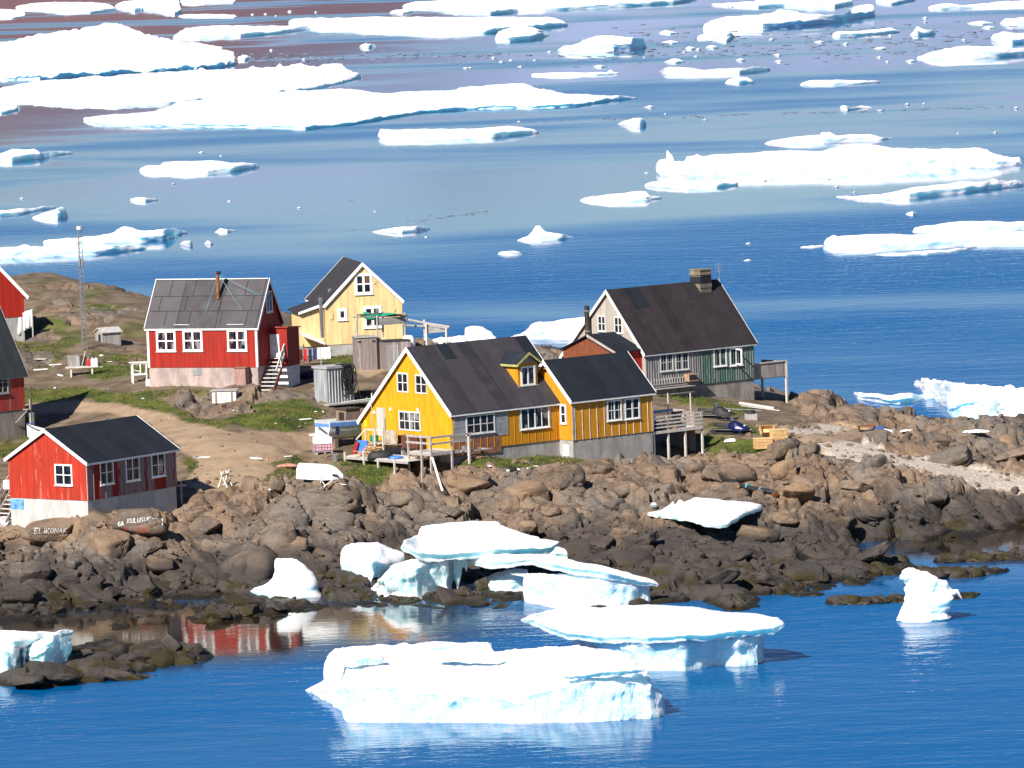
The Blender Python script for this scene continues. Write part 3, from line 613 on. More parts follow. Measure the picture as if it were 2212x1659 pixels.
ice_pillar(b, [(*[rC(0, y)[1]], rC(xl, 0)[0], rC(xr, 0)[0]) for y, xl, xr in [(527,110,415),(510,85,405),(487,72,392),(465,125,395),(430,172,385),(400,184,362),(370,184,320),(350,182,285),(340,195,255)]], .55, .12, 1.5, 3, zfoot=.05)
ice_done(b, 'iceberg', 'small shark-fin shaped ice chunk standing on the dark shore rocks', 'iceberg', M_ICE)
b = MB()
ice_loft(b, mp(rL, [(-60,950),(180,960),(200,1000)]), mp(rL, [(-60,1255),(60,1252),(120,1245),(165,1180),(200,1080)]), .1, 1.6, .1, under=.3, amp=.2, freq=1.3, seed=15, step=4, lip=mp(rL, [(-60,1030),(120,1026),(200,1060)]))
ice_loft(b, mp(rL, [(190,1050),(300,960),(480,940),(508,1010)]), mp(rL, [(190,1130),(215,1190),(300,1192),(380,1182),(440,1140),(508,1060)]), .35, 1.4, .1, under=.25, amp=.2, freq=1.3, seed=16, step=4, lip=mp(rL, [(190,1060),(300,1005),(430,960),(508,1000)]))
ice_loft(b, mp(rL, [(-60,900),(90,902),(205,916),(395,922),(425,906),(522,905),(528,925)]), mp(rL, [(-60,1035),(100,1030),(200,1018),(330,1000),(430,958),(500,950),(528,932)]), 1.95, .4, .2, under=.2, amp=.1, seed=17, step=4, hump=.4, base=mp(rL, [(-60,1252),(120,1248),(300,1200),(528,1150)]), ov=.3)
ice_done(b, 'iceberg', 'overhanging ice block with two feet on the seaweed bar at the left edge', 'iceberg', M_ICE)
_q = G(1530, 1136)
b = MB()
ice_loft(b, [(1398,1110),(1430,1101),(1458,1092),(1456,1081),(1468,1078),(1478,1084),(1500,1074),(1540,1077),(1600,1084),(1642,1088),(1650,1096)], [(1398,1116),(1450,1121),(1490,1126),(1530,1140),(1572,1138),(1600,1120),(1650,1100)], _q.z + .55, .22, .4, under=.1, amp=.1, seed=18, step=4)
ice_done(b, 'ice_block', 'white slab of ice stranded high on the dark bank rocks', 'ice block', M_ICE)
b = MB(); ice_loft(b, [(1404,1090),(1412,1083),(1421,1092)], [(1404,1093),(1412,1097),(1421,1095)], G(1412, 1096).z + .15, .35, .1, amp=.04, seed=19, step=3)
ice_done(b, 'ice_block', 'tiny lump of ice beside the slab stranded on the bank', 'ice block', M_ICE)
b = MB()
ice_pillar(b, [(rP(0, y)[1], rP(xl, 0)[0], rP(xr, 0)[0]) for y, xl, xr in [(1110,1300,1650),(1085,1275,1690),(1040,1292,1672),(980,1312,1690),(930,1335,1705),(890,1350,1690),(850,1355,1655),(815,1365,1645),(795,1352,1560),(770,1325,1530),(745,1320,1480),(728,1335,1420),(719,1350,1385)]], .5, .22, 1.9, 4, sub=6, m=26)
p0 = Pd(*rP(1680, 905), P(*rP(1500, 1110), 0).y + .8); p1 = Pd(*rP(1722, 886), p0.y); p2 = Pd(*rP(1758, 938), p0.y)
b.tube([p0, p1, p2], .14, 7, [.3, .16, .03])
ice_done(b, 'iceberg', 'upright rugged ice pillar standing in the blue water, tallest ice near the spit', 'iceberg', M_ICE)
# ---- behind the island
def floe(label, top, bot, th=.8, rise=.4, cat='ice floe', name='ice_floe', amp=None, seed=None, step=6, under=.1, mat=None, group=None, zb=0):
    b = MB(); x = sum(p[0] for p in top) / len(top); th *= .6 if sum(p[1] for p in bot) / len(bot) < 400 else .8; y = sum(p[1] for p in bot) / len(bot); d = P(x, y, 0).y
    tt, bb = (top, bot)
    sc = d / 420
    ice_loft(b, tt, bb, zb, th, rise, amp=(amp or .16) * min(3, sc ** .8), freq=.8 / min(4, sc), seed=seed if seed is not None else x * .013, step=step, under=under, hump=.25)
    return ice_done(b, name, label, cat, mat, group, 40)
floe('low white ice floe with a small peak, behind the drying rack', [(925,737),(940,733),(960,729),(1002,727),(1006,707),(1018,703),(1032,703),(1050,711),(1062,718),(1074,730)], [(925,742),(960,748),(1074,745)], 1.6, .6, amp=.25, step=4)
floe('white ice floe beside the dark islet, behind the grey house flue', [(1100,726),(1124,721),(1150,702),(1165,694),(1200,692),(1235,688),(1268,684),(1330,684)], [(1100,729),(1140,733),(1200,734),(1330,738)], 1.8, .6, amp=.25, step=4)
floe('white and turquoise ice seen in the gap between red and pale yellow houses', [(600,700),(618,688),(636,679),(660,668),(690,664)], [(600,705),(640,712),(690,712)], 2., .5, step=4, mat=M_ICE)
floe('flat white floe tongue beside the big ice at the right shore', mp(r7, [(1028,212),(1080,222),(1150,230),(1280,236),(1340,224),(1420,226),(1515,240)]), mp(r7, [(1028,222),(1060,268),(1150,285),(1260,302),(1350,304),(1440,296),(1515,262)]), .8, .3, amp=.12, step=4, under=.5, mat=M_ICE)
floe('big white iceberg with a hooked snout near the right shore', mp(r7, [(1444,152),(1462,136),(1490,132),(1530,119),(1580,126),(1620,131),(1700,146),(1760,150),(1900,165),(2060,180),(2085,163),(2110,172),(2212,192),(2420,215)]), mp(r7, [(1444,170),(1480,180),(1505,215),(1525,268),(1570,268),(1630,300),(1680,340),(1700,395),(1850,402),(2000,412),(2060,440),(2212,475),(2420,490)]), 2.2, 1.2, amp=.35, step=4, under=.3, mat=M_ICE, name='iceberg', cat='iceberg')
# ---- drift ice across the fjord
A = lambda p: mp(rA, p)
B = lambda p: mp(rB, p)
floe('huge domed white iceberg, highest of the far drift ice', A([(-60,195),(0,180),(80,165),(160,150),(330,125),(430,105),(490,95),(540,110),(620,145),(700,163),(800,180),(880,190),(950,205),(1000,228),(1008,255)]), A([(-60,345),(160,342),(250,336),(400,325),(600,312),(700,306),(850,298),(950,288),(1008,276)]), 1.5, 6, name='iceberg', cat='iceberg', amp=.3, step=5, under=.8, mat=M_ICE)
floe('wide flat floe with small ridges below the domed iceberg', A([(-60,378),(0,375),(160,345),(330,335),(420,320),(440,330),(560,315),(840,300),(860,287),(875,298),(1060,292),(1080,282),(1095,290),(1180,285),(1195,270),(1212,285),(1280,268),(1310,280),(1360,285),(1390,270),(1460,270),(1480,295),(1545,318)]), A([(-60,448),(120,440),(280,455),(500,458),(720,448),(1000,420),(1250,395),(1390,372),(1480,350),(1545,330)]), .9, 1.5, step=4)
floe('broadest floe in the fjord, long and white with a turquoise front edge', A([(358,500),(480,490),(650,478),(720,455),(750,440),(1000,405),(1300,385),(1500,378),(1640,402),(1750,388),(1930,388),(1960,375),(2212,357)]) + B([(40,354),(75,356),(105,370),(150,380),(250,400),(400,406),(480,410),(560,416)]), A([(358,515),(450,535),(600,541),(900,543),(1100,546),(1300,556),(1400,544),(1500,535),(1620,512),(1800,484),(2000,470),(2212,462)]) + B([(100,466),(200,462),(300,456),(430,436),(560,422)]), .9, 1.6, step=5, under=.4, mat=M_ICE)
floe('floe scrap at the left edge under the domed iceberg', A([(-40,455),(0,450),(60,450),(90,458)]), A([(-40,486),(20,486),(60,475),(90,464)]))
floe('slim pale floe just right below the broadest floe', [(818,284),(824,278),(832,281),(1000,278),(1060,276),(1100,273),(1140,276),(1164,282)], [(818,300),(830,304),(900,305),(1000,301),(1060,299),(1110,294),(1164,288)], 1.6, .3)
floe('long thin floe just right of the domed iceberg', [(374,78),(385,70),(400,61),(430,57),(480,55),(560,56),(610,55),(678,58)], [(374,84),(430,84),(520,80),(600,73),(678,63)], 1.6, .6)
floe('very long flat floe across the upper middle', [(622,45),(640,40),(680,38),(720,39),(800,36),(1000,37),(1100,36),(1195,38),(1215,45),(1226,50)], [(622,52),(660,62),(690,69),(740,69),(840,72),(900,78),(980,76),(1050,73),(1140,64),(1226,56)], 2, .6)
floe('pointed lump of ice hanging below the very long floe', [(1069,84),(1078,68),(1100,60),(1125,56),(1150,58),(1162,63),(1188,72)], [(1069,88),(1100,92),(1150,88),(1188,76)], 2.4, .8)
floe('topmost long floe at the middle of the upper border', [(870,10),(900,3),(960,0),(1100,-4),(1300,-8),(1504,-6)], [(870,16),(920,18),(960,25),(1060,33),(1120,26),(1170,25),(1350,15),(1460,8),(1504,0)], 2, .6)
floe('floe on the top left border, nearest the corner', [(-30,20),(0,19),(50,22),(56,30)], [(-30,41),(30,41),(56,34)])
floe('oval floe at the top left, second from the corner', [(33,14),(60,8),(120,4),(190,4),(235,8),(252,18)], [(33,18),(60,22),(140,31),(200,29),(252,22)], 1.5)
floe('ragged floe touching the oval floe at the top left', [(250,10),(270,2),(330,-4),(387,-4),(390,8)], [(250,18),(290,27),(310,22),(330,24),(375,33),(390,28)], 2)
floe('narrow strip of ice on the upper border left of the middle', [(388,0),(450,-4),(508,-3)], [(388,10),(440,11),(508,8)], 1)
floe('thin line of ice beneath the narrow upper strip', [(385,34),(410,31),(440,30),(510,31)], [(385,36),(430,39),(510,39)], .8, .2)
floe('small floe beside the pointed left end of the topmost floe', [(843,25),(850,21),(890,20)], [(843,29),(870,31),(890,28)], 1)
floe('small flat floe alone below the very long floe', [(776,99),(790,95),(811,96)], [(776,103),(795,105),(811,100)], 1)
floe('ice rubble floating off the right tip of the domed iceberg', [(512,125),(525,118),(541,121)], [(512,130),(530,132),(541,126)], 1)
floe('needle-thin floe above the right tip of the broadest floe', [(1147,159),(1200,157),(1310,156),(1318,150),(1324,155),(1338,157)], [(1147,164),(1200,165),(1290,163),(1338,160)], 1, .2)
floe('craggy hump of ice among brash, upper middle right', B([(215,215),(240,200),(310,185),(335,165),(380,155),(430,150),(480,155),(530,163),(580,160),(598,195)]), B([(215,222),(280,228),(350,225),(450,222),(540,216),(598,205)]), 3, 1.5, mat=M_ICE)
floe('pale floe on the upper border right of the middle', B([(880,18),(950,12),(1060,8),(1070,-8),(1130,-20),(1480,-20)]), B([(880,25),(1000,30),(1070,36),(1200,28),(1290,38),(1400,34),(1480,18)]), 2)
floe('small floe on the top border towards the right', B([(1575,5),(1590,-10),(1750,-14)]), B([(1575,12),(1650,22),(1750,0)]), 1.5)
floe('floe at the top right corner with a long left point', B([(1800,25),(1840,18),(1890,17),(1950,22),(2100,8),(2260,0)]), B([(1800,40),(1850,44),(2000,36),(2260,28)]), 1.8)
floe('long floe with a raised craggy right end, upper right', B([(835,120),(850,100),(900,80),(950,70),(1070,62),(1140,55),(1160,40),(1225,45),(1270,60),(1440,62),(1470,35),(1500,25),(1540,17),(1570,22),(1576,50)]), B([(835,130),(950,128),(1100,126),(1250,115),(1400,100),(1480,85),(1576,72)]), 3, 1.2, mat=M_ICE)
floe('double lump of ice under the long craggy floe', B([(815,155),(850,142),(880,148),(905,132),(930,125),(960,140),(970,150)]), B([(815,172),(870,170),(910,180),(940,185),(970,160)]), 2)
floe('flat floe right of the craggy floe, upper right', B([(1395,148),(1420,135),(1480,132),(1550,130),(1640,120),(1682,130)]), B([(1395,158),(1430,160),(1500,155),(1600,146),(1682,138)]), 1.5, .4)
floe('spiky ice lump alone towards the upper right', B([(1725,145),(1745,135),(1755,110),(1775,122),(1800,128),(1825,125),(1838,140)]), B([(1725,150),(1755,156),(1800,152),(1838,146)]), 2.4, .6)
floe('broad floe at the right edge among the brash', B([(1755,245),(1800,230),(1850,215),(1950,195),(2040,200),(2120,198),(2160,207),(2300,205)]), B([(1755,251),(1850,254),(1900,256),(2000,252),(2100,246),(2300,230)]), 2.5, 1)
floe('ragged ice cluster at the right edge above the broad floe', B([(2070,160),(2090,142),(2130,135),(2180,140),(2300,135)]), B([(2070,170),(2100,188),(2160,190),(2300,178)]), 2, .6)
floe('tumbled small floe below the top right corner', B([(2110,95),(2130,80),(2190,75),(2300,70)]), B([(2110,105),(2160,110),(2300,105)]), 1.8)
floe('wavy flat floe right of the middle, upper fjord', B([(655,302),(680,290),(700,285),(780,290),(850,300),(900,296),(1000,290),(1060,285),(1130,287)]), B([(655,308),(690,320),(720,325),(900,321),(1000,317),(1060,310),(1130,300)]), 1.6, .6)
floe('rounded ice lump below the wavy flat floe', B([(935,352),(950,340),(980,330),(1020,330),(1055,345)]), B([(935,358),(990,362),(1055,356)]), 1.6)
floe('straight flat floe far right, above the bright blue water', B([(1255,358),(1290,346),(1340,345),(1420,342),(1500,343),(1598,346)]), B([(1255,366),(1300,369),(1400,368),(1500,362),(1598,354)]), 1.4, .3)
floe('bear-shaped ice lump left of the long ridge floes', B([(480,528),(500,518),(530,510),(570,504),(585,505),(600,520)]), B([(480,533),(530,540),(570,544),(600,538)]), 1.8, .6)
floe('two joined bits of ice above the long right floe', B([(1425,455),(1445,452),(1470,460),(1520,452),(1560,456)]), B([(1425,470),(1450,474),(1500,466),(1560,462)]), 1.4)
floe('floe carrying a square ice cube, right of the middle', B([(1105,607),(1140,600),(1200,590),(1300,579),(1336,577),(1345,563),(1395,565),(1402,580),(1480,576),(1550,573),(1590,584),(1660,587)]), B([(1105,615),(1200,618),(1350,614),(1480,606),(1600,600),(1660,592)]), 1.5, .5)
f_ = MB(); ice_loft(f_, B([(640,695),(655,682),(680,677),(700,690),(760,690),(770,668),(800,665),(815,655),(830,666),(950,655),(1150,645),(1350,645),(1450,617),(1550,615),(1650,632),(1850,636),(2030,631),(2080,655),(2130,668),(2195,670),(2206,690)]), B([(640,735),(652,752),(900,745),(1200,738),(1600,731),(1900,722),(2100,713),(2206,705)]), 0, 2.2, .9, amp=.28, freq=.5, seed=31, step=5, under=.2)
q0 = P(*rB(702, 725), 0); f_.tube([Pd(*rB(704, 705), q0.y + 2), Pd(*rB(697, 670), q0.y + 2), Pd(*rB(687, 643), q0.y + 2)], .5, 6, [.75, .55, .08])
ice_done(f_, 'ice_floe', 'long thick floe with an upright ice fin on its left end', 'ice floe')
floe('thin flat floe, part of it a reflection, under the left end of the finned floe', B([(590,788),(620,777),(700,774),(800,772),(900,770),(986,772)]), B([(590,796),(680,802),(780,808),(900,803),(986,792)]), .7, .2)  # partly the finned floe's reflection on the water, built as ice
floe('tapering floe with a humped right part, left below the finned floe', B([(315,852),(360,842),(400,836),(500,825),(570,815),(600,820),(615,833),(662,841)]), B([(315,858),(400,860),(500,859),(600,855),(662,848)]), 1.3, .4)
floe('pointed floe below the right half of the finned floe', B([(1408,838),(1500,836),(1600,830),(1700,808),(1750,798),(1900,782),(1960,775),(2050,778),(2080,764),(2100,775),(2200,771),(2212,780)]), B([(1408,843),(1500,852),(1720,853),(1850,838),(1950,828),(2100,808),(2212,795)]), 1.3, .5)
floe('lone small floe in open water above the two-part right floe', B([(1705,914),(1730,905),(1755,912)]), B([(1705,919),(1730,922),(1755,918)]), 1)
floe('little floe with a mushroom-like knob, mid water above the houses', B([(45,1025),(75,1015),(108,1003),(110,975),(130,965),(150,968),(160,985),(190,993),(250,1003),(282,1012)]), B([(45,1030),(150,1031),(240,1027),(282,1018)]), 1.5, .5)
floe('flat little floe left below the knobbed floe', [(1076,547),(1090,543),(1110,542),(1128,547)], [(1076,550),(1095,553),(1128,551)], .8, .2)
floe('wide flat floe at the right edge, nearest of the far floes', B([(1352,1055),(1362,1022),(1400,1004),(1420,1010),(1560,1001),(1700,1003),(1850,1000),(2000,992),(2300,988)]), B([(1352,1068),(1400,1080),(1480,1083),(1550,1082),(1700,1072),(1800,1066),(2000,1052),(2300,1055)]), 1.2, .3)
floe('thin sliver in front of the wide right edge floe', B([(1572,1086),(1700,1078),(1900,1066),(2012,1052)]), B([(1572,1091),(1700,1094),(1800,1090),(1930,1076),(2012,1056)]), .6, .1)
floe('raised floe behind the wide right edge floe', B([(1735,988),(1745,975),(1770,968),(1850,955),(1950,945),(2100,946),(2300,945)]), B([(1735,993),(1900,996),(2050,992),(2300,978)]), 1.3, .4)
floe('small flat floe at the left tip of the wide right edge floe', B([(1258,1054),(1300,1048),(1358,1044)]), B([(1258,1061),(1310,1061),(1358,1056)]), .7, .2)
floe('lumpy floe at the left edge, under the broadest floe', A([(-40,660),(0,655),(60,636),(110,640),(150,634),(165,650),(185,652),(230,643),(310,650)]), A([(-40,685),(50,695),(100,688),(180,680),(240,665),(314,656)]), 1.5, .5)
floe('lens-shaped white floe in the left open water', A([(590,722),(620,706),(680,706),(700,692),(750,690),(880,685),(950,691),(1020,694),(1090,700),(1108,708)]), A([(590,732),(640,738),(720,740),(800,745),(880,745),(1000,735),(1060,722),(1108,714)]), 1.1, .3)
floe('short flat floe below the lens-shaped floe', A([(556,850),(590,844),(680,850)]), A([(556,858),(620,862),(680,855)]), 1, .3)
floe('thin floe sliver at the left edge over the notched floe', A([(-40,905),(0,898),(100,892),(200,880),(240,880)]), A([(-40,930),(80,920),(160,902),(240,888)]), 1, .2)
floe('craggy ice lump near the left edge over the radio mast', A([(135,928),(180,912),(240,895),(260,880),(275,890),(288,915)]), A([(135,935),(200,938),(250,938),(288,930)]), 1.6, .6)
floe('long floe with an overhanging right snout behind the radio mast', A([(185,1030),(230,1024),(300,1018),(420,1005),(480,995),(510,975),(535,968),(600,985),(650,984),(700,979),(740,973),(800,990)]), A([(185,1045),(400,1042),(600,1036),(700,1028),(735,1020),(760,1003),(800,998)]), 1.8, .6, mat=M_ICE)
floe('low floe with a turquoise front at the left edge behind the mast', A([(-40,1062),(0,1060),(70,1054),(100,1042),(130,1053),(200,1052),(300,1046),(620,1050)]), A([(-40,1110),(100,1105),(200,1100),(400,1091),(520,1078),(620,1066)]), 1.1, .4, mat=M_ICE)
floe('small block of ice off the snout of the long mast floe', A([(775,1040),(790,1032),(830,1033)]), A([(775,1047),(810,1054),(832,1050)]), 1)
floe('rounded ice bit right of the small block off the snout', A([(870,1038),(890,1029),(915,1038)]), A([(870,1043),(900,1047),(915,1044)]), 1)
floe('small floe alone in the water above the red house chimney', A([(920,990),(940,976),(980,980),(1018,983)]), A([(920,993),(970,994),(1018,987)]), 1)
floe('flat floe beside the pale streak, above the pale yellow house', A([(1588,988),(1640,980),(1700,970),(1760,966),(1800,965),(1838,974)]), A([(1588,993),(1720,996),(1780,990),(1838,980)]), 1, .3)
# ---- small pieces
bits = [rA(*p) for p in [(980,860),(1278,888),(1604,903),(1822,1014),(95,848),(945,667),(860,652),(740,785),(1300,253),(2110,247),(1990,292),(2008,290),(2143,265),(1160,215),(1350,52),(1135,60),(1180,68),(1080,62),(1240,50)]] + \
       [rB(*p) for p in [(695,141),(702,182),(1338,180),(880,203),(787,208),(1160,236),(1166,262),(1600,207),(1790,77),(1790,95),(2027,100),(2062,118),(717,264),(1002,257),(812,242),(1132,170),(400,284),(1727,262),(1630,264),(612,458),(1714,446),(1786,442),(1035,1114),(1035,1042),(600,739),(1105,772),(1380,765),(1410,800),(1488,822),(1930,570),(2090,567),(20,258),(122,258),(185,222),(60,285),(820,212),(760,222),(960,30),(1450,188),(1595,245),(850,511),(680,488),(1598,473),(2180,462),(55,520),(1955,170),(1640,152),(590,246)]]
big_ = {(695,141):45,(702,182):42,(1338,180):27,(880,203):30,(787,208):25,(1160,236):22,(1166,262):23,(1600,207):35,(2027,100):62,(2062,118):33,(717,264):47,(1002,257):24,(612,458):26,(1035,1114):20,(1727,262):24,(1630,152):40,(400,284):30}
bw = {tuple(np.round(rB(*k), 1)): v for k, v in big_.items()}
for i, (bx, by) in enumerate(bits):
    ww = bw.get(tuple(np.round((bx, by), 1)), random.uniform(7, 15)); hh = ww * random.uniform(.10, .22) + 1.2
    b = MB(); tp = [(bx - ww / 2, by), (bx - ww * .3, by - hh * random.uniform(.3, .6)), (bx - ww * random.uniform(-.1, .15), by - hh * .8), (bx + ww * .25, by - hh * random.uniform(.3, .7)), (bx + ww / 2, by)]
    ice_loft(b, tp, [(bx - ww / 2, by + 1), (bx, by + hh * .35 + .8), (bx + ww / 2, by + 1)], 0, .5, .2, n=9, amp=.12, freq=.6, seed=i + 40, nt_=4)
    zone = 'in the lilac water at the top' if by < 150 else ('on the blue water in the middle distance' if by < 330 else 'in the blue water near the island')
    ice_done(b, 'ice_chunk', 'small white chunk of drift ice ' + zone, 'ice chunk', None, 'drift ice chunks ' + zone)
# brash: countless dark and white crumbs along the current lines
b = MB()
def crumbs(n, fx, fy, s0, s1):
    for _ in range(n):
        t = random.random(); x = fx(t) + random.gauss(0, 14); y = fy(t) + random.gauss(0, 1.6); q = P(x, y, 0); r = random.uniform(s0, s1) * q.y / 900
        k = [(r * random.uniform(.7, 1.6) * math.cos(a), r * random.uniform(.4, .9) * math.sin(a)) for a in (0, 1.1, 2.2, 3.2, 4.3, 5.3)]
        b.prism([(q.x + u, q.y + v * 1.5, -.05) for u, v in k], (0, 0, r * .22))
crumbs(150, lambda t: 520 + t * 560, lambda t: 125 + random.gauss(0, 6), .2, .55); crumbs(170, lambda t: 1000 + t * 1200, lambda t: 128 - 20 * t + random.gauss(0, 8), .2, .55)
crumbs(260, lambda t: 1330 + t * 880, lambda t: 95 - 20 * t + random.gauss(0, 20), .2, .6); crumbs(120, lambda t: 1150 + t * 1060, lambda t: 262 - 32 * t, .2, .5)
crumbs(40, lambda t: 880 + t * 170, lambda t: 482 - 24 * t, .25, .5); crumbs(45, lambda t: 0 + t * 240, lambda t: 575 + random.gauss(0, 14), .2, .4); crumbs(60, lambda t: t * 2212, lambda t: 250 + 300 * random.random(), .15, .4)
o = b.build('brash_ice', flat('grey brash ice', (.16, .19, .23), .5, .5, .5, 0), fix=False); tag(o, 'fine crumbs of grey brash ice strewn in lines on the water', 'brash ice', kind='stuff')
# ================================================================== HOUSES
class House:
    def __init__(s, label, V, zs, a_deg, fh, name='house', along=0.0):
        a = math.radians(a_deg); s.P0 = P(*V, zs) - Vector((math.cos(a), math.sin(a), 0)) * along
        s.rot = Matrix.Rotation(a, 3, 'Z'); s.inv = s.rot.transposed(); s.fh = fh; s.zs = zs; s.a = a
        s.org = Vector((s.P0.x, s.P0.y, zs - fh))
        s.e = empty(name, s.org, a, label, 'house')
    def on(s, axis, val, V):                 # point of the plane (0: x=val, 1: y=val) seen at V, in the house's own frame
        c = s.inv @ (CAMP - s.org); d = s.inv @ ray(*V); return c + d * ((val - c[axis]) / d[axis])
    def part(s, mb, name, mat, parent=None, label=None, **k):
        o = mb.build(name, mat, parent or s.e, **k)
        if label: o['label'] = label
        return o
    def pt(s, axis, p, q, z): return (p, q, z) if axis == 0 else (q, p, z)
    def body(s, axis, p0, p1, prof, mat, name='wall', q0=0):
        poly = [s.pt(axis, p0, q, z) for q, z in prof]; off = s.pt(axis, p1 - p0, 0, 0)
        return s.part(MB().prism(poly, off), name, mat)
    def base(s, axis, p0, p1, q0, q1, mat, ins=.04, deep=1.6, name='foundation'):
        b = MB(); a = s.pt(axis, p0 + ins, q0 + ins, 0); c = s.pt(axis, p1 - ins, q1 - ins, 0)
        b.box(min(a[0], c[0]), max(a[0], c[0]), min(a[1], c[1]), max(a[1], c[1]), -deep, s.fh - .01)
        return s.part(b, name, mat)
    def roof(s, axis, p0, p1, near, ridge, far, mat, oh=.22, og=.18, th=.09, trim=None, trimw=.20, ridge_cap=None, name='roof'):
        """two slopes from near (q,z) and far (q,z) eaves up to ridge (q,z); near/far may be None"""
        b = MB(); bbs = [MB(), MB()]; fas = []
        for e in (near, far):
            if e is None: continue
            (q0, z0), (q1, z1) = e, ridge; L = math.hypot(q1 - q0, z1 - z0); dq, dz = (q0 - q1) / L, (z0 - z1) / L
            qe, ze = q0 + dq * oh, z0 + dz * oh; nq, nz = (-dz, dq) if dq > 0 else (dz, -dq)
            if nz < 0: nq, nz = -nq, -nz
            prof = [(qe, ze), (q1, z1), (q1, z1 + th / max(.3, abs(nz))), (qe + nq * th, ze + nz * th)]
            b.prism([s.pt(axis, p0 - og, q, z) for q, z in prof], s.pt(axis, p1 - p0 + 2 * og, 0, 0))
            if trim:
                tw = [(qe + nq * (th + .015), ze + nz * (th + .015)), (q1, z1 + (th + .015) / max(.3, abs(nz))), (q1, z1 - trimw + .05), (qe - nq * .06 , ze + .02 - trimw + .05)]
                for bb, pp in zip(bbs, (p0 - og - .045, p1 + og + .005)):
                    bb.prism([s.pt(axis, pp, q, z) for q, z in tw], s.pt(axis, .04, 0, 0))
                f0, f1 = qe - .005 * (1 if dq > 0 else -1), qe + .03 * (1 if dq > 0 else -1)
                a0, a1 = sorted((f0, f1)); A0 = s.pt(axis, p0 - og, a0, 0); A1 = s.pt(axis, p1 + og, a1, 0)
                fa = MB(); fas.append(fa); fa.box(min(A0[0], A1[0]), max(A0[0], A1[0]), min(A0[1], A1[1]), max(A0[1], A1[1]), ze - .10, ze + .045)
        r = s.part(b, name, mat)
        if trim:
            [s.part(x, 'barge_board', trim) for x in bbs]; [s.part(x, 'eave_board', trim) for x in fas]
        return r
    def window(s, axis, val, TL, BR, cols=2, rows=2, frame=None, pane=None, fwid=.10, mull=.055, casing=None, cw=.10, sill=True, out=.05, parent=None, name='window', side=-1):
        """window between two seen corners (outer edge of its frame) on a wall plane; side is the way the wall faces"""
        frame = frame or M_WHITE; a, c = s.on(axis, val, TL), s.on(axis, val, BR); o = 1 - axis
        u0, u1 = sorted((a[o], c[o])); z0, z1 = sorted((a.z, c.z))
        b = MB()
        def slab(mb, ua, ub, za, zb_, d0, d1):
            lo, hi = sorted((val + side * d0, val + side * d1))
            if axis == 0: mb.box(lo, hi, ua, ub, za, zb_)
            else: mb.box(ua, ub, lo, hi, za, zb_)
        if casing:
            k = MB(); slab(k, u0 - cw, u1 + cw, z1, z1 + cw, .0, .03); slab(k, u0 - cw, u1 + cw, z0 - cw, z0, .0, .03); slab(k, u0 - cw, u0, z0, z1, 0, .03); slab(k, u1, u1 + cw, z0, z1, 0, .03)
        slab(b, u0, u1, z1 - fwid, z1, -.04, out); slab(b, u0, u1, z0, z0 + fwid * .9, -.04, out)
        slab(b, u0, u0 + fwid, z0 + fwid * .9, z1 - fwid, -.04, out); slab(b, u1 - fwid, u1, z0 + fwid * .9, z1 - fwid, -.04, out)
        iu0, iu1, iz0, iz1 = u0 + fwid, u1 - fwid, z0 + fwid * .9, z1 - fwid
        if sill: slab(b, u0 - .04, u1 + .04, z0 - .05, z0, 0, out + .05)
        for i in range(1, cols):
            x = iu0 + (iu1 - iu0) * i / cols; mw = mull * (1.6 if cols == 2 or i % 2 == 0 else 1) / 2
            slab(b, x - mw, x + mw, iz0, iz1, -.03, out - .012)
        for j in range(1, rows):
            z = iz0 + (iz1 - iz0) * j / rows; slab(b, iu0, iu1, z - mull / 2, z + mull / 2, -.03, out - .02)
        w = s.part(b, name, frame, parent)
        if casing: s.part(k, 'casing', casing, w)
        g = MB(); slab(g, iu0 - .01, iu1 + .01, iz0 - .01, iz1 + .01, -.035, .012)
        s.part(g, 'pane', pane or M_GLASS, w)
        return w
    def panel(s, axis, val, TL, BR, name, mat, d0=0., d1=.03, parent=None, side=-1, label=None):
        a, c = s.on(axis, val, TL), s.on(axis, val, BR); o = 1 - axis; u0, u1 = sorted((a[o], c[o])); z0, z1 = sorted((a.z, c.z)); b = MB()
        lo, hi = sorted((val + side * d0, val + side * d1))
        if axis == 0: b.box(lo, hi, u0, u1, z0, z1)
        else: b.box(u0, u1, lo, hi, z0, z1)
        return s.part(b, name, mat, parent, label)
    def W(s, p): return s.org + s.rot @ Vector(p)
def battens(mb, axis, val, u0, u1, z0, z1, pitch, w=.045, d=.03, side=-1, ztop=None, off=.02):
    u = u0 + off
    while u < u1:
        lo, hi = sorted((val, val + side * d)); zt = z1 if ztop is None else ztop(u)
        if axis == 0: mb.box(lo, hi, u, u + w, z0, zt)
        else: mb.box(u, u + w, lo, hi, z0, zt)
        u += pitch
# ------------------------------------------------ red cottage in front
M_RED_SUN = boards('sunlit faded red paint', (.42, .034, .016), (.50, .22, .16), .30, .62, .7, .55, .12, .5)  # gable red brighter than the long wall, sunlight put into the colour
M_RED_OLD = boards('worn red paint on grey boards', (.30, .022, .016), (.30, .24, .23), .58, .60, .8, .3, .6, .4)
M_ROOF_BLUE = roofing('blue black roofing felt', (.011, .014, .020), (.015, .018, .024), 1.0, .15, 0, .25)
h = House('small weathered red cottage with blue-black roof and pale concrete base, nearest the shore', r6(885, 1095), 5.0, 54, 1.2)
L = h.on(1, 0, r6(1783, 960)).x; Wd = h.on(0, 0, r6(98, 1068)).y; h0 = h.on(1, 0, r6(887, 705)).z; rg = h.on(0, 0, r6(457, 385)); hW = h.on(0, 0, r6(82, 668)).z
print('cottage', L, Wd, h0, rg, hW)
h.body(0, 0, L, [(0, h.fh), (0, h0), (rg.y, rg.z), (Wd, hW), (Wd, h.fh)], [M_RED_SUN])
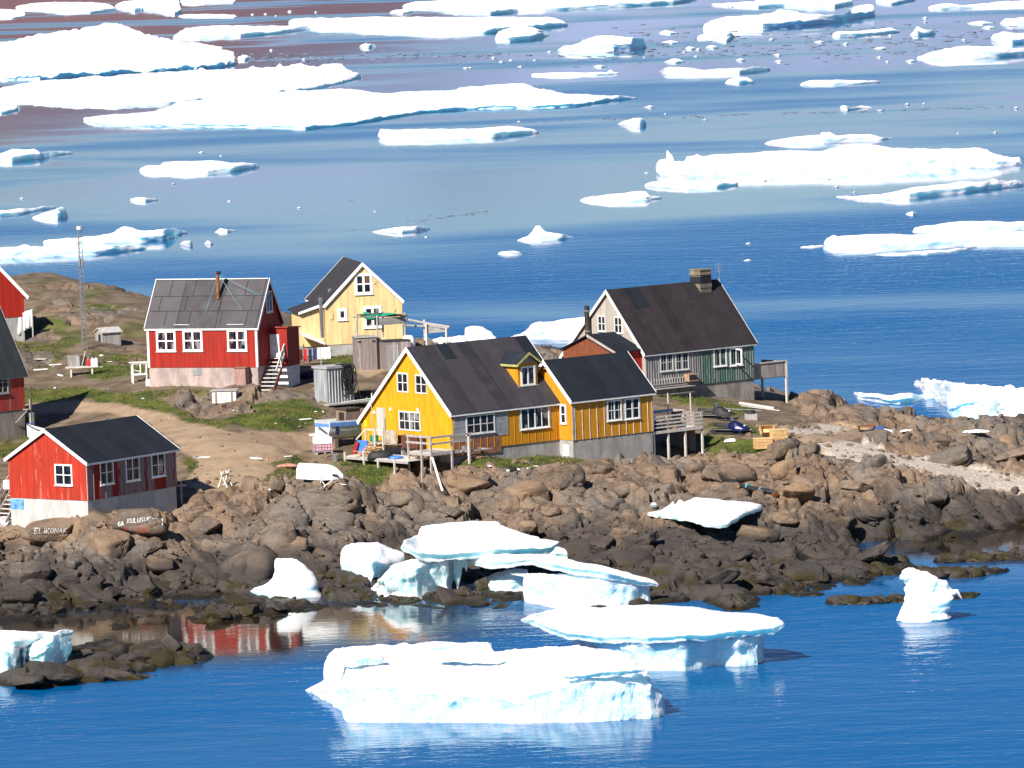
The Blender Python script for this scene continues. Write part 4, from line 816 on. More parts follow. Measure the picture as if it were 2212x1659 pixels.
fb = MB(); fb.box(0.0, L, -.022, -.001, h.fh, h0 - .02); battens(fb, 1, -.022, 0, L, h.fh, h0 - .04, .58, .05, .03)
h.part(fb, 'long_wall_boards', M_RED_OLD, label='worn long wall with bare grey boards')
h.base(0, 0, L, 0, Wd, M_CONC3)
h.panel(0, .04, r6(105, 1075), r6(245, 1185), 'blue_paint_patch', flat('sky blue paint', (.12, .28, .60), .8, .5, 2, .1), 0, .006)
h.roof(0, 0, L, (0, h0), (rg.y, rg.z), (Wd, hW), M_ROOF_BLUE, .2, .16, .09, M_WHITE, .17)
b = MB(); b.box(-.035, .015, -.035, .015, h.fh, h0); h.part(b, 'corner_board', flat('grey corner board', (.38, .36, .34), .8, .3, 4, .2))
h.window(0, 0, r6(550, 723), r6(735, 943))
for a, c in (((998, 697), (1145, 918)), ((1258, 658), (1407, 882)), ((1516, 622), (1664, 840))): h.window(1, -.022, r6(*a), r6(*c))
COT = h
# ------------------------------------------------ red house with the porch
M_RED = boards('bright red boards', (.33, .020, .011), (.38, .10, .08), .04, .62, .6, .45, .08, .5)
M_ROOF_GREY = roofing('grey roofing felt sheets', (.062, .056, .060), (.085, .077, .081), 3.1, .2, 1, .6)
M_ROOF_CROSS = M_ROOF_GREY
h = House('bright red house with grey felt roof, three front windows and a tall pink concrete base', r1(1820, 820), 9.5, 69, 1.5)
Ly = h.on(0, 0, r1(1047, 825)).y; h0 = h.on(0, 0, r1(1818, 535)).z; rg = h.on(1, 0, r1(1887, 205)); Wd = rg.x * 2
print('red', Ly, h0, rg, h.on(1, 0, r1(1990, 490)))
h.body(1, 0, Ly, [(0, h.fh), (0, h0), (rg.x, rg.z), (Wd, h0), (Wd, h.fh)], M_RED)
h.base(1, 0, Ly, 0, Wd, M_CONC2)
h.roof(1, 0, Ly, (0, h0), (rg.x, rg.z), (Wd, h0), M_ROOF_GREY, .14, .14, .08, M_WHITE, .2)
for a, c in (((1100, 560), (1243, 708)), ((1287, 557), (1432, 706)), ((1600, 553), (1745, 705))): h.window(0, 0, r1(*a), r1(*c), pane=M_GLASS_C, fwid=.15, mull=.08)
h.window(1, 0, r1(1872, 285), r1(1920, 428), 2, 1, fwid=.12)
b = MB(); b.box(-.03, .12, -.03, -.001, h.fh, h0 - .05); b.box(-.03, -.001, -.03, .14, h.fh, h0 - .05); b.box(-.03, -.001, Ly - .14, Ly + .03, h.fh, h0 - .05); h.part(b, 'corner_board', M_WHITE)
b = MB(); battens(b, 0, 0, .7, Ly, h.fh, h0, .66, .035, .02); h.part(b, 'batten', M_RED)
h.panel(0, .04, r1(1365, 835), r1(1420, 877), 'vent_hatch', M_STEEL, 0, .03)
# seams laid across the slope, strips of ridge and eave flashing
sl = lambda t, y, up_=.15: (rg.x * t, y, h0 + (rg.z - h0) * t + up_ + .02)
b = MB()
for t in (.30, .62): b.bar(sl(t, .0), sl(t, Ly), .05, .015)
rr_ = random.Random(4)
for t0, t1 in ((.0, .3), (.3, .62), (.62, .98)):
    for k in range(4):
        y = Ly * (k + .3 + .5 * rr_.random()) / 4; b.bar(sl(t0, y), sl(t1, y), .045, .015)
h.part(b, 'roof_seam', flat('black seam tar', (.025, .022, .024), .7, .3, 5, 0))
b = MB(); b.bar(sl(1.0, -.1, .10), sl(1.0, Ly + .1, .10), .28, .05); b.bar(sl(.005, 5.2), sl(.005, 6.4), .12, .03); b.bar(sl(.005, 1.0), sl(.005, 2.3), .12, .03); h.part(b, 'ridge_flashing', M_WHITE)
zz = h.on(0, rg.x * .55, r1(1540, 345)); yb_ = zz.y; b = MB(); b.tube([sl(.55, yb_), sl(.55, yb_)[:2] + (h.on(0, rg.x * .55, r1(1540, 150)).z,)], .13, 10); fl = h.part(b, 'flue', M_RUST, smooth=True, sharp=40, label='rust-streaked metal flue pipe')
topf = h.on(0, rg.x * .55, r1(1540, 165)); b = MB(); b.tube([(topf.x, topf.y, topf.z + .02), (topf.x, topf.y, topf.z + .22)], .17, 10); h.part(b, 'flue_cap', M_BLACK, fl)
b = MB()
for t, y in ((.2, yb_ + .8), (.32, yb_ - 2.0), (.62, yb_ - 3.1)): b.tube([(topf.x, topf.y, topf.z), sl(t, y)], .014, 4)
h.part(b, 'guy_wire', flat('turquoise cord', (.12, .38, .50), .6, .2, 5, 0))
# porch
x1 = 2.25; p_l = h.on(0, x1, r1(1905, 760)); 
px0, px1 = x1, x1 + 2.2; yp = -2.1; zt = h.on(0, x1, r1(2022, 540)).z; zt2 = zt + .18
q_r = h.on(0, x1, r1(2027, 700)).y; yp = min(-1.2, q_r); q2 = h.on(1, yp, r1(2112, 700)).x; px1 = max(px0 + 1.2, min(px0 + 3.2, q2))
print('porch', yp, px1, zt)
M_RED_SHADE = boards('shaded red boards', (.30, .019, .012), (.3, .10, .08), .08, .4, .65, .5, .1, .5)  # darker copy of the house red, porch shade put into the colour
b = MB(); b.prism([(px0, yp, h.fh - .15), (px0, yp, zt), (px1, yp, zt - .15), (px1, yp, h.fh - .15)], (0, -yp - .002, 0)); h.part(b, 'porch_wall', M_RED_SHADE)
b = MB(); b.prism([(px0 - .12, yp - .12, zt + .002), (px0 - .12, yp - .12, zt + .08), (px1 + .12, yp - .12, zt - .07), (px1 + .12, yp - .12, zt - .15)], (0, -yp + .11, 0)); h.part(b, 'porch_roof', flat('red painted roof board', (.30, .05, .035), .6, .2, 4, .1))
b = MB(); b.box(px0 + .03, px1 - .03, yp + .03, -.05, -1.4, h.fh - .16); h.part(b, 'porch_base', flat('whitewashed boards', (.62, .60, .60), .8, .2, 3, .2))
h.panel(0, px0, r1(1903, 588), r1(1974, 748), 'door', M_WHITE, 0, .05)
# stairs down towards the camera
d0 = h.on(0, px0 - .02, r1(1938, 752)); ys0, ys1 = -1.12, -.06; nst = 9; run = 2.1; b = MB()
zfoot = float(zb(*h.W((px0 - run, ys0, 0))[:2])) - h.org.z + .1; ztop_ = d0.z
for k in range(nst):
    t = k / (nst - 1); x = px0 - .15 - run * t; z = ztop_ + (zfoot - ztop_) * t; b.box(x - .16, x + .12, ys0, ys1, z - .05, z)
h.part(b, 'stair_treads', M_WORNWHITE)
b = MB()
for y in (ys0 - .03, ys1 + .03): b.bar((px0 - .05, y, ztop_ - .05), (px0 - .2 - run, y, zfoot - .15), .05, .24)
h.part(b, 'stair_stringers', flat('dark red timber', (.20, .05, .035), .8, .3, 4, .2))
b = MB(); yr = ys0 - .03
b.bar((px0 - .1, yr, ztop_ + .9), (px0 - .15 - run * .75, yr, zfoot + (ztop_ - zfoot) * .25 + .75), .06, .16); b.bar((px0 - .1, yr, ztop_ - .1), (px0 - .1, yr, ztop_ + 1.0), .09); b.bar((px0 - .75, yr, ztop_ - .7), (px0 - .75, yr, ztop_ + .5), .08); b.bar((px0 - .1, yr, ztop_ + .2), (px0 - .75, yr, ztop_ - .25), .05, .1)
b.bar((px0 - .1, yr, ztop_ + .55), (px0 - .75, yr, ztop_ + .1), .05, .08)
h.part(b, 'stair_railing', M_WORNWHITE)
RED = h
# ------------------------------------------------ pale yellow house
M_PALE = boards('pale yellow boards', (.78, .57, .28), (.6, .45, .25), .02, .58, .6, .35, .06, .45)
M_ROOF_DARK = roofing('charcoal ribbed roofing', (.030, .028, .031), (.038, .035, .038), .42, .15, 1, .4)
h = House('pale yellow gabled house with charcoal roof, standing farthest back by the fjord', r2(515, 1180), 9.6, 12, 1.0)
Wd = h.on(1, 0, r2(1418, 1000)).x; rg = h.on(1, 0, r2(935, 225)); h0 = h.on(1, 0, r2(497, 708)).z; hW = h.on(1, 0, r2(1412, 655)).z; Ly = 7.4
print('pale', Wd, rg, h0, hW)
h.body(1, 0, Ly, [(0, h.fh), (0, h0), (rg.x, rg.z), (Wd, hW), (Wd, h.fh)], M_PALE)
h.base(1, 0, Ly, 0, Wd, M_CONC)
h.roof(1, 0, Ly, (0, h0), (rg.x, rg.z), (Wd, hW), M_ROOF_DARK, .12, .15, .08, M_WHITE, .22)
M_PANE_WARM = glass('window glass with patterned curtain', (.22, .12, .05))
h.window(1, 0, r2(843, 342), r2(1063, 578), pane=M_PANE_WARM, fwid=.2, mull=.1); h.window(1, 0, r2(645, 750), r2(763, 885), 1, 1, fwid=.22); h.window(1, 0, r2(950, 725), r2(1172, 972), pane=M_GLASS_C, fwid=.2, mull=.12)
for a, c in (((1070, 430), (1097, 460)), ((1308, 748), (1332, 785)), ((555, 810), (598, 878))): h.panel(1, 0, r2(*a), r2(*c), 'vent_cover', M_PALE, 0, .05)
b = MB(); battens(b, 1, 0, .3, Wd, h.fh, h0, .92, .03, .012); h.part(b, 'batten', M_PALE)
a_ = h.on(0, rg.x * .28, r2(568, 590)); b = MB(); b.box(rg.x * .28 - .15, rg.x * .28 + .15, a_.y, a_.y + .3, a_.z - .2, a_.z + .45); h.part(b, 'roof_vent', M_STEEL)
# side annex on the left wall with its slanting roof, flue and tilted awning board
xa = h.on(1, .6, r2(230, 1000)).x; za = h.on(1, .6, r2(230, 800)).z; zr_ = h.on(1, .6, r2(435, 735)).z
b = MB(); b.prism([(xa, .6, h.fh - .1), (xa, .6, za), (-.002, .6, zr_ + .15), (-.002, .6, h.fh - .1)], (0, 4.2, 0)); h.part(b, 'annex_wall', M_PALE)
b = MB(); b.prism([(xa - .25, .35, za - .08), (xa - .25, .35, za + .02), (-.003, .35, zr_ + .29), (-.003, .35, zr_ + .19)], (0, 4.7, 0)); h.part(b, 'annex_roof', M_ROOF_DARK)
b = MB(); b.prism([(xa - .27, .31, za - .12), (xa - .27, .31, za + .05), (-.003, .31, zr_ + .32), (-.003, .31, zr_ + .10)], (0, .035, 0)); h.part(b, 'annex_barge_board', M_WHITE)
b = MB(); b.box(xa + .05, -.05, .7, 4.6, -1.2, h.fh - .11); h.part(b, 'annex_base', M_CONC)
f0, f1 = h.on(1, .1, r2(465, 1095)), h.on(1, .1, r2(452, 655)); b = MB(); b.tube([(f1.x, .1, f0.z), (f1.x, .1, f1.z)], .16, 12); fl = h.part(b, 'flue', flat('polished steel', (.55, .55, .56), .25, .1, 3, 0, .5, .9), smooth=True, sharp=40)
b = MB(); b.tube([(f1.x, .1, f1.z), (f1.x, .1, f1.z + .06)], .22, 12); b.tube([(f1.x, .1, f1.z + .14), (f1.x, .1, f1.z + .2)], .2, 12); h.part(b, 'flue_cap', M_STEEL, fl)
w0, w1 = h.on(1, -.5, r2(232, 1075)), h.on(1, -.5, r2(505, 1160)); b = MB(); b.hexa([(w0.x, -.5, w0.z), (w1.x, -.5, w1.z - .12), (w1.x, .55, w1.z + .1), (w0.x, .55, w0.z + .25)], [(w0.x, -.5, w0.z + .06), (w1.x, -.5, w1.z + .03), (w1.x, .55, w1.z + .2), (w0.x, .55, w0.z + .33)]); h.part(b, 'awning_board', M_WORNWHITE)
b = MB()
for x in (w0.x + .1, w1.x - .1): b.bar((x, -.45, -.3), (x, -.45, w1.z), .08)
h.part(b, 'awning_post', M_DARKWOOD)
PALE = h
# ------------------------------------------------ yellow house with dormer and extension
M_YEL = boards('sunlit yellow boards', (.68, .33, .012), (.45, .33, .15), .05, .13, .6, .5, .08, .35)  # brighter than the long wall, the gable's sunlight put into the colour
M_YEL2 = boards('ochre yellow panels', (.58, .25, .014), (.42, .32, .22), .16, 9, .7, 0, .1, .3)  # ochre, also darkened for the grazing light on these walls
M_ROOF_MAIN = roofing('brown grey roofing felt', (.033, .030, .035), (.045, .040, .046), 1.02, .2, 0, .35)
h = House('yellow house with dormer, blue-black extension roof and patched long wall', r3(1563, 1232), 5.2, 40, .95)
Wd = h.on(0, 0, r3(640, 1000)).y; h0 = h.on(0, 0, r3(1558, 842)).z; rg = h.on(0, 0, r3(1113, 195)); hW = h.on(0, 0, r3(635, 912)).z
p_ = 1.4; e0 = h.on(1, -p_, r4(765, 995)); e1 = h.on(1, -p_, r4(1473, 930)); L = e0.x + 1.6
print('yellow', Wd, h0, rg, hW, 'ext', e0, e1)
L = max(e0.x + .8, h.on(1, rg.y, r4(312, 66)).x - .2); print('ymain', L)
h.body(0, 0, L, [(0, h.fh), (0, h0), (rg.y, rg.z), (Wd, hW), (Wd, h.fh)], M_YEL)
h.base(0, 0, L, 0, Wd, M_CONC)
h.roof(0, 0, L, (0, h0), (rg.y, rg.z), (Wd, hW), M_ROOF_MAIN, .22, .2, .09, M_WHITE, .24)
h.window(0, 0, r3(997, 432), r3(1115, 637), frame=M_WORNWHITE, sill=False); h.window(0, 0, r3(1180, 452), r3(1305, 652), frame=M_WORNWHITE, sill=False)
h.window(0, 0, r3(1015, 817), r3(1240, 1028), 4, 2, frame=M_WORNWHITE, sill=False, pane=M_GLASS_C)
h.panel(0, 0, r3(793, 785), r3(890, 1080), 'door', boards('pale weathered door boards', (.52, .48, .42), (.40, .36, .32), .4, .28, .8, .6, .3, .6), 0, .05)
for a, c in (((757, 818), (783, 852)), ((925, 785), (948, 823)), ((1198, 790), (1222, 832))): h.panel(0, 0, r3(*a), r3(*c), 'vent_cover', M_PALEWOOD, 0, .06)
h.panel(0, 0, r3(670, 915), r3(697, 985), 'bright_yellow_board', flat('lemon yellow plastic', (.80, .62, .02), .4, .05, 3, 0), 0, .04)
fb = MB(); fb.box(0.002, e0.x + .3, -.022, -.001, h.fh, h0 - .03); battens(fb, 1, -.022, 2.9, e0.x, h.fh, h0 - .03, .62, .04, .025); h.part(fb, 'long_wall_boards', M_YEL2)
h.panel(1, -.024, r3(1562, 862), r3(2120, 1058), 'grey_plank_panel', boards('blue grey planks', (.27, .28, .31), (.36, .36, .37), .4, .17, .85, .5, .3, .5, True), 0, .028, label='grey unpainted planks around the first window')
pn = h.panel(1, -.024, r3(1562, 1062), r3(2045, 1232), 'brown_panel', flat('rust brown hardboard', (.24, .105, .065), .8, .25, 2, .1), 0, .02, label='bare brown hardboard below the grey planks')
a_, c_ = h.on(1, -.05, r3(1562, 1062)), h.on(1, -.05, r3(2045, 1180)); u_b = a_.x + .5
while u_b < c_.x: b = MB(); b.box(u_b, u_b + .04, -.064, -.044, h.fh, a_.z - .02); h.part(b, 'batten', M_YEL2, pn); u_b += .62
h.window(1, -.052, r3(1688, 872), r3(1985, 1030), 4, 2, frame=M_WORNWHITE, out=.04); h.window(1, -.022, r4(297, 697), r4(558, 858), 4, 1, frame=M_WHITE, casing=M_GREYPOST, pane=M_GLASS_C)
# dark seam and dark patch on the roof
rs = lambda x, t, up_=.155: (x, rg.y * t, h0 + (rg.z - h0) * t + up_)
sx = 5.1; b = MB(); b.bar(rs(sx, -.03), rs(sx, 1), .10, .02); h.part(b, 'roof_seam', flat('black seam tar', (.025, .022, .024), .7, .3, 5, 0))
b = MB(); b.hexa([rs(2.35, .76, .06), rs(3.35, .76, .06), rs(3.35, .99, .06), rs(2.35, .99, .06)], [rs(2.35, .76, .165), rs(3.35, .76, .165), rs(3.35, .99, .165), rs(2.35, .99, .165)]); h.part(b, 'roof_patch', M_ROOF_BLUE); b = MB(); b.hexa([rs(L - .9, .5, .06), rs(L + .15, .5, .06), rs(L + .15, .99, .06), rs(L - .9, .99, .06)], [rs(L - .9, .5, .165), rs(L + .15, .5, .165), rs(L + .15, .99, .165), rs(L - .9, .99, .165)]); h.part(b, 'roof_patch', M_ROOF_BLUE)
# dormer
c0 = h.inv @ (CAMP - h.org); dd = h.inv @ ray(*r4(368, 495)); n_ = Vector((0, -(rg.z - h0), rg.y)); o_ = Vector((0, 0, h0 + .12)); t_ = (o_ - c0).dot(n_) / dd.dot(n_); D = c0 + dd * t_; yd = D.y
dl, dr = h.on(1, yd, r4(283, 500)), h.on(1, yd, r4(452, 487)); dz1 = h.on(1, yd, r4(285, 305)).z; dap = h.on(1, yd, r4(357, 215)); dxc = (dl.x + dr.x) / 2
roof_y = lambda z: rg.y * (z - h0) / (rg.z - h0)
b = MB(); zb0 = D.z - .05
pr = [(dl.x, yd, zb0), (dr.x, yd, zb0), (dr.x, yd, dz1), (dxc, yd, dap.z), (dl.x, yd, dz1)]
b.prism(pr, (0, max(.8, roof_y(dap.z) - yd), 0)); dw = h.part(b, 'dormer', M_YEL2)
ye = roof_y(dap.z) + .15; yl = roof_y(dz1 - .1); b = MB()
for sx_, xe in ((-1, dl.x), (1, dr.x)):
    a = (dxc, yd - .25, dap.z + .02); bq = (xe + sx_ * .22, yd - .25, dz1 - .1); c = (xe + sx_ * .22, yl + .1, dz1 - .1); d = (dxc, ye, dap.z + .02); up1 = Vector((0, 0, .08))
    b.hexa([a, bq, c, d], [Vector(p) + up1 for p in (a, bq, c, d)])
h.part(b, 'dormer_roof', M_ROOF_BLUE, dw)
b = MB()
for sx_, xe in ((-1, dl.x), (1, dr.x)): b.prism([(dxc, yd - .29, dap.z + .12), (xe + sx_ * .24, yd - .29, dz1), (xe + sx_ * .24, yd - .29, dz1 - .15), (dxc, yd - .29, dap.z - .06)], (0, .035, 0))
b.box(dl.x - .24, dl.x - .2, yd - .25, yl, dz1 - .17, dz1 - .03)
h.part(b, 'dormer_trim', flat('lime green trim', (.40, .38, .12), .7, .2, 4, .1), dw)
b = MB(); b.prism([(dl.x + .02, yd - .015, dz1 + .02), (dr.x - .02, yd - .015, dz1 + .02), (dxc, yd - .015, dap.z - .03)], (0, .014, 0)); b.box(dl.x - .05, dr.x + .05, yd - .12, yd, zb0, zb0 + .06); h.part(b, 'dormer_gable', M_GREYWOOD, dw)
h.window(1, yd, r4(300, 328), r4(433, 488), 2, 1, pane=M_GLASS_C, parent=dw, fwid=.13, mull=.08)
# extension
x0, x1 = e0.x, e1.x; ez0 = h.on(1, -p_, r4(748, 622)).z; er = h.on(0, x0, r4(520, 285)); eW = 2 * (er.y + p_) - p_; ef = h.fh
b = MB(); b.prism([(x0, -p_, ef), (x0, -p_, ez0), (x0, er.y, er.z), (x0, eW, ez0), (x0, eW, ef)], (x1 - x0, 0, 0)); h.part(b, 'extension_wall', M_YEL2)
b = MB(); battens(b, 1, -p_, x0 + .2, x1, ef, ez0 - .03, .66, .035, .03); h.part(b, 'extension_batten', M_PALEWOOD)
b = MB(); b.box(x0 - .03, x0 + .12, -p_ - .035, -p_ - .001, ef, ez0); b.box(x1 - .1, x1 + .03, -p_ - .035, -p_ - .001, ef, ez0); h.part(b, 'extension_corner_board', M_GREYPOST)
b = MB(); b.box(x0 + .04, x1 - .04, -p_ + .04, 1.5, -1.8, ef - .01); h.part(b, 'extension_foundation', M_CONC)
h.roof(0, x0, x1, (-p_, ez0), (er.y, er.z), (eW, ez0), M_ROOF_BLUE, .22, .18, .09, M_WHITE, .22, name='extension_roof')
h.window(1, -p_, r4(1060, 628), r4(1195, 795), casing=M_GREYPOST, cw=.08); h.window(1, -p_, r4(1215, 612), r4(1353, 780), casing=M_GREYPOST, cw=.08)
h.window(0, x0, r4(653, 662), r4(708, 832), 1, 2, casing=M_GREYPOST, cw=.06); h.panel(0, x0 + .04, r4(678, 1015), r4(733, 1118), 'white_hatch', M_WHITE, 0, .03)
YEL = h; EXT = (x0, x1, -p_, ef)
# ------------------------------------------------ grey and green house
M_GRB = boards('silver grey batten boards', (.25, .24, .25), (.38, .36, .35), .5, .12, .85, .7, .5, .7)
M_GREEN = boards('flaking green batten boards', (.075, .165, .125), (.24, .26, .24), .64, .12, .8, .7, .5, .7)
M_GABLE = boards('pale gable boards', (.44, .385, .325), (.36, .33, .30), .4, .11, .85, .55, .4, .6)  # lighter and warmer than the long-wall boards
M_ROOF_BRN = roofing('dark brown roofing felt', (.024, .0195, .0215), (.033, .026, .028), .95, .2, 0, .35)
h = House('old house with grey and green batten wall, brown-black roof and brick chimney', r5(858, 1172), 6.0, 40, 1.3)
L = h.on(1, 0, r5(1812, 1085)).x; h0 = h.on(1, 0, r5(858, 842)).z; rg = h.on(0, 0, r5(519, 300)); lw = h.on(0, 0, r5(125, 870)); Wd, hW = lw.y, lw.z
print('grey', L, h0, rg, Wd, hW)
h.body(0, 0, L, [(0, h.fh), (0, h0), (rg.y, rg.z), (Wd, hW), (Wd, h.fh)], M_GABLE)
xs = h.on(1, -.02, r5(1325, 1000)).x
fb = MB(); fb.box(.002, xs, -.022, -.001, h.fh, h0 - .02); battens(fb, 1, -.022, 0, xs, h.fh, h0 - .04, .24, .05, .03); h.part(fb, 'grey_wall_boards', M_GRB)
fb = MB(); fb.box(xs + .002, L, -.022, -.001, h.fh, h0 - .02); battens(fb, 1, -.022, xs, L, h.fh, h0 - .04, .24, .05, .03); h.part(fb, 'green_wall_boards', M_GREEN)
h.base(0, 0, L, 0, Wd, M_RUBBLE)
h.roof(0, 0, L, (0, h0), (rg.y, rg.z), (Wd, hW), M_ROOF_BRN, .22, .2, .09, M_WORNWHITE, .22)
h.window(0, 0, r5(430, 512), r5(504, 655), frame=M_WORNWHITE, fwid=.09); h.window(0, 0, r5(575, 522), r5(651, 672), frame=M_WORNWHITE, fwid=.09)
h.window(1, -.022, r5(975, 853), r5(1095, 998), frame=M_WORNWHITE, casing=M_GREYPOST, cw=.07, fwid=.08); h.window(1, -.022, r5(1110, 845), r5(1232, 985), frame=M_WORNWHITE, casing=M_GREYPOST, cw=.07, fwid=.08)
h.window(1, -.022, r5(1447, 800), r5(1565, 955), 2, 1, casing=M_GREYPOST, cw=.1, pane=M_GLASS_C); h.window(1, -.022, r5(1590, 800), r5(1705, 948), 2, 1, casing=M_GREYPOST, cw=.1)
a_, c_ = h.on(1, -.1, r5(1645, 805)), h.on(1, -.1, r5(1645, 945)); b = MB(); b.box(a_.x - .03, a_.x + .03, -.75, -.08, c_.z, c_.z + .1); b.box(a_.x - .03, a_.x + .03, -.75, -.08, a_.z - .1, a_.z); b.box(a_.x - .03, a_.x + .03, -.75, -.65, c_.z + .1, a_.z - .1); h.part(b, 'open_casement', M_WHITE)
rs = lambda x, t, up_=.155: (x, rg.y * t, h0 + (rg.z - h0) * t + up_)
def rpatch(mb, x0, x1, t0, t1): mb.hexa([rs(x0, t0, .06), rs(x1, t0, .06), rs(x1, t1, .06), rs(x0, t1, .06)], [rs(x0, t0, .165), rs(x1, t0, .165), rs(x1, t1, .165), rs(x0, t1, .165)])
b = MB(); rpatch(b, 1.5, 2.9, .66, .985); h.part(b, 'roof_patch', M_ROOF_BLUE); b = MB(); rpatch(b, 7.0, 8.7, .72, .99); h.part(b, 'roof_patch', flat('black seam tar', (.025, .022, .024), .7, .3, 5, 0)); b = MB(); b.bar(rs(7.0, .1), rs(6.8, .5), .05, .02); h.part(b, 'roof_seam', flat('black seam tar', (.025, .022, .024), .7, .3, 5, 0))
ch = h.on(1, rg.y - .1, r5(1330, 225)); cw_ = .54; zt = h.on(1, rg.y - .1, r5(1330, 105)).z; b = MB(); cx = ch.x
b.box(cx - cw_, cx + cw_, rg.y - .75, rg.y + .35, rg.z - 1.2, zt - 1.101); b.box(cx - cw_ - .03, cx + cw_ + .03, rg.y - .78, rg.y + .38, rg.z - .35, rg.z - .05); chm = h.part(b, 'chimney', concrete('mortared stone chimney', (.22, .19, .15), .5))
b = MB(); b.box(cx - cw_ - .01, cx + cw_ + .01, rg.y - .76, rg.y + .36, zt - 1.1, zt - .5); h.part(b, 'chimney_band', M_BLACK, chm)
b = MB(); b.box(cx - cw_, cx + cw_, rg.y - .75, rg.y + .35, zt - .499, zt - .06); b.box(cx - cw_ - .07, cx + cw_ + .07, rg.y - .82, rg.y + .42, zt - .38, zt - .28); b.box(cx - cw_ - .05, cx + cw_ + .05, rg.y - .8, rg.y + .4, zt - .06, zt + .02); h.part(b, 'chimney_top', concrete('chimney stonework', (.26, .21, .15), .5), chm)
an = h.on(1, rg.y, r5(1503, 190)); b = MB(); b.tube([(an.x, rg.y, rg.z - .1), (an.x, rg.y, rg.z + 1.35)], .025, 5)
for k, dz in ((.35, 1.3), (.45, .9)): b.tube([(an.x - k, rg.y, rg.z + dz - .2), (an.x + k, rg.y, rg.z + dz - .2)], .018, 4)
for k in (-.35, -.1, .2): b.tube([(an.x + k, rg.y, rg.z + .85), (an.x + k, rg.y, rg.z + 1.35)], .015, 4)
h.part(b, 'antenna', M_STEEL)
# porch on the gable
pr0 = h.on(0, -2.6, r5(345, 692)); pe = h.on(0, -2.6, r5(588, 838)); yq, zq = pe.y, pe.z; M_PORCH = boards('orange brown boards', (.20, .06, .028), (.2, .12, .08), .1, .2, .7, .4, .1, .4, True)
b = MB(); b.prism([(-2.5, yq + .15, 0), (-2.5, yq + .15, zq - .02), (-2.5, pr0.y, pr0.z - .1), (-2.5, 2 * pr0.y - yq, zq), (-2.5, 2 * pr0.y - yq, 0)], (2.495, 0, 0)); h.part(b, 'porch_wall', M_PORCH)
b = MB(); b.box(-2.48, -.03, yq + .10, yq + .148, .1, zq - .06); h.part(b, 'porch_red_wall', boards('crimson boards', (.42, .02, .018), (.3, .1, .08), .05, .18, .6, .5, .1, .4))
b = MB()
for sg in (1, -1):
    ye_ = yq - .1 if sg == 1 else 2 * pr0.y - yq + .1
    b.prism([(-2.72, ye_, zq - .06), (-2.72, pr0.y, pr0.z), (-2.72, pr0.y, pr0.z + .11), (-2.72, ye_, zq + .03)], (2.7, 0, 0))
h.part(b, 'porch_roof', M_ROOF_BLUE)
b = MB(); b.prism([(-2.77, yq - .12, zq - .12), (-2.77, pr0.y, pr0.z - .08), (-2.77, pr0.y, pr0.z + .13), (-2.77, yq - .12, zq + .05)], (.04, 0, 0)); h.part(b, 'porch_trim', M_GREYPOST)
h.panel(0, 0, r5(262, 812), r5(322, 865), 'white_panel', M_WHITE, 0, .05)
g0, g1 = h.on(0, -.35, r5(352, 890)), h.on(0, -.35, r5(327, 428)); b = MB(); b.tube([(-.35, (g0.y + g1.y) / 2, .2), (-.35, (g0.y + g1.y) / 2, g1.z)], .19, 12); fl = h.part(b, 'flue', flat('sooty brown steel pipe', (.07, .055, .045), .5, .4, 2, .1, .5, .6), smooth=True, sharp=40)
b = MB(); yf = (g0.y + g1.y) / 2; b.tube([(-.35, yf, g1.z - .4), (-.35, yf, g1.z - .32)], .21, 12); b.tube([(-.35, yf, g1.z - 1.9), (-.35, yf, g1.z - 1.82)], .21, 12); h.part(b, 'flue_collar', M_STEEL, fl)
# wall bench rack and shelf box
a_, c_ = h.on(1, -.1, r5(905, 1062)), h.on(1, -.1, r5(1225, 1095)); b = MB()
for k in range(15): x = a_.x + (c_.x - a_.x) * k / 14; b.box(x - .03, x + .03, -.12, -.06, c_.z - .12, c_.z + .42)
b.box(a_.x, c_.x, -.17, -.121, c_.z - .02, c_.z + .05); b.box(a_.x, c_.x, -.17, -.121, c_.z - .2, c_.z - .13); b.box(a_.x, c_.x + .3, -.6, -.18, c_.z - .33, c_.z - .27); h.part(b, 'slat_rack', M_GREYPOST)
a_, c_ = h.on(1, -.45, r5(1222, 1032)), h.on(1, -.45, r5(1290, 1088)); b = MB(); b.box(a_.x, c_.x + .2, -.65, -.06, a_.z - .05, a_.z); b.box(a_.x, c_.x + .2, -.65, -.06, c_.z, c_.z + .05); b.box(a_.x, a_.x + .05, -.6, -.06, c_.z + .05, a_.z - .05); h.part(b, 'wall_shelf', flat('reddish shelf wood', (.35, .20, .13), .8, .2, 4, .1))
# balcony on posts at the right end
q0, q1 = h.on(1, .3, r5(1825, 920)), h.on(1, .3, r5(2092, 905)); bx0, bx1 = L + .05, q1.x; zb_ = h.on(1, .3, r5(2090, 1050)).z; zt_ = h.on(1, .3, r5(2090, 905)).z
b = MB(); b.box(bx0, bx1, .3, 3.0, zb_, zb_ + .12); bal = h.part(b, 'balcony', M_GREYWOOD)
b = MB(); b.box(bx0, bx1 - .12, .26, .30, zb_ + .05, zt_ - .08); b.box(bx1 - .05, bx1, .45, 3.0, zb_ + .13, zt_ - .08); h.part(b, 'balcony_panel', boards('pale grey hardboard', (.30, .26, .24), (.4, .36, .33), .5, 1.4, .85, .4, .3, .4), bal)
b = MB(); b.box(bx0, bx1, .2, .32, zt_ - .08, zt_); b.box(bx1 - .14, bx1 + .02, .2, .34, zb_ - .1, zt_ - .081); h.part(b, 'balcony_rail', M_PALEWOOD, bal)
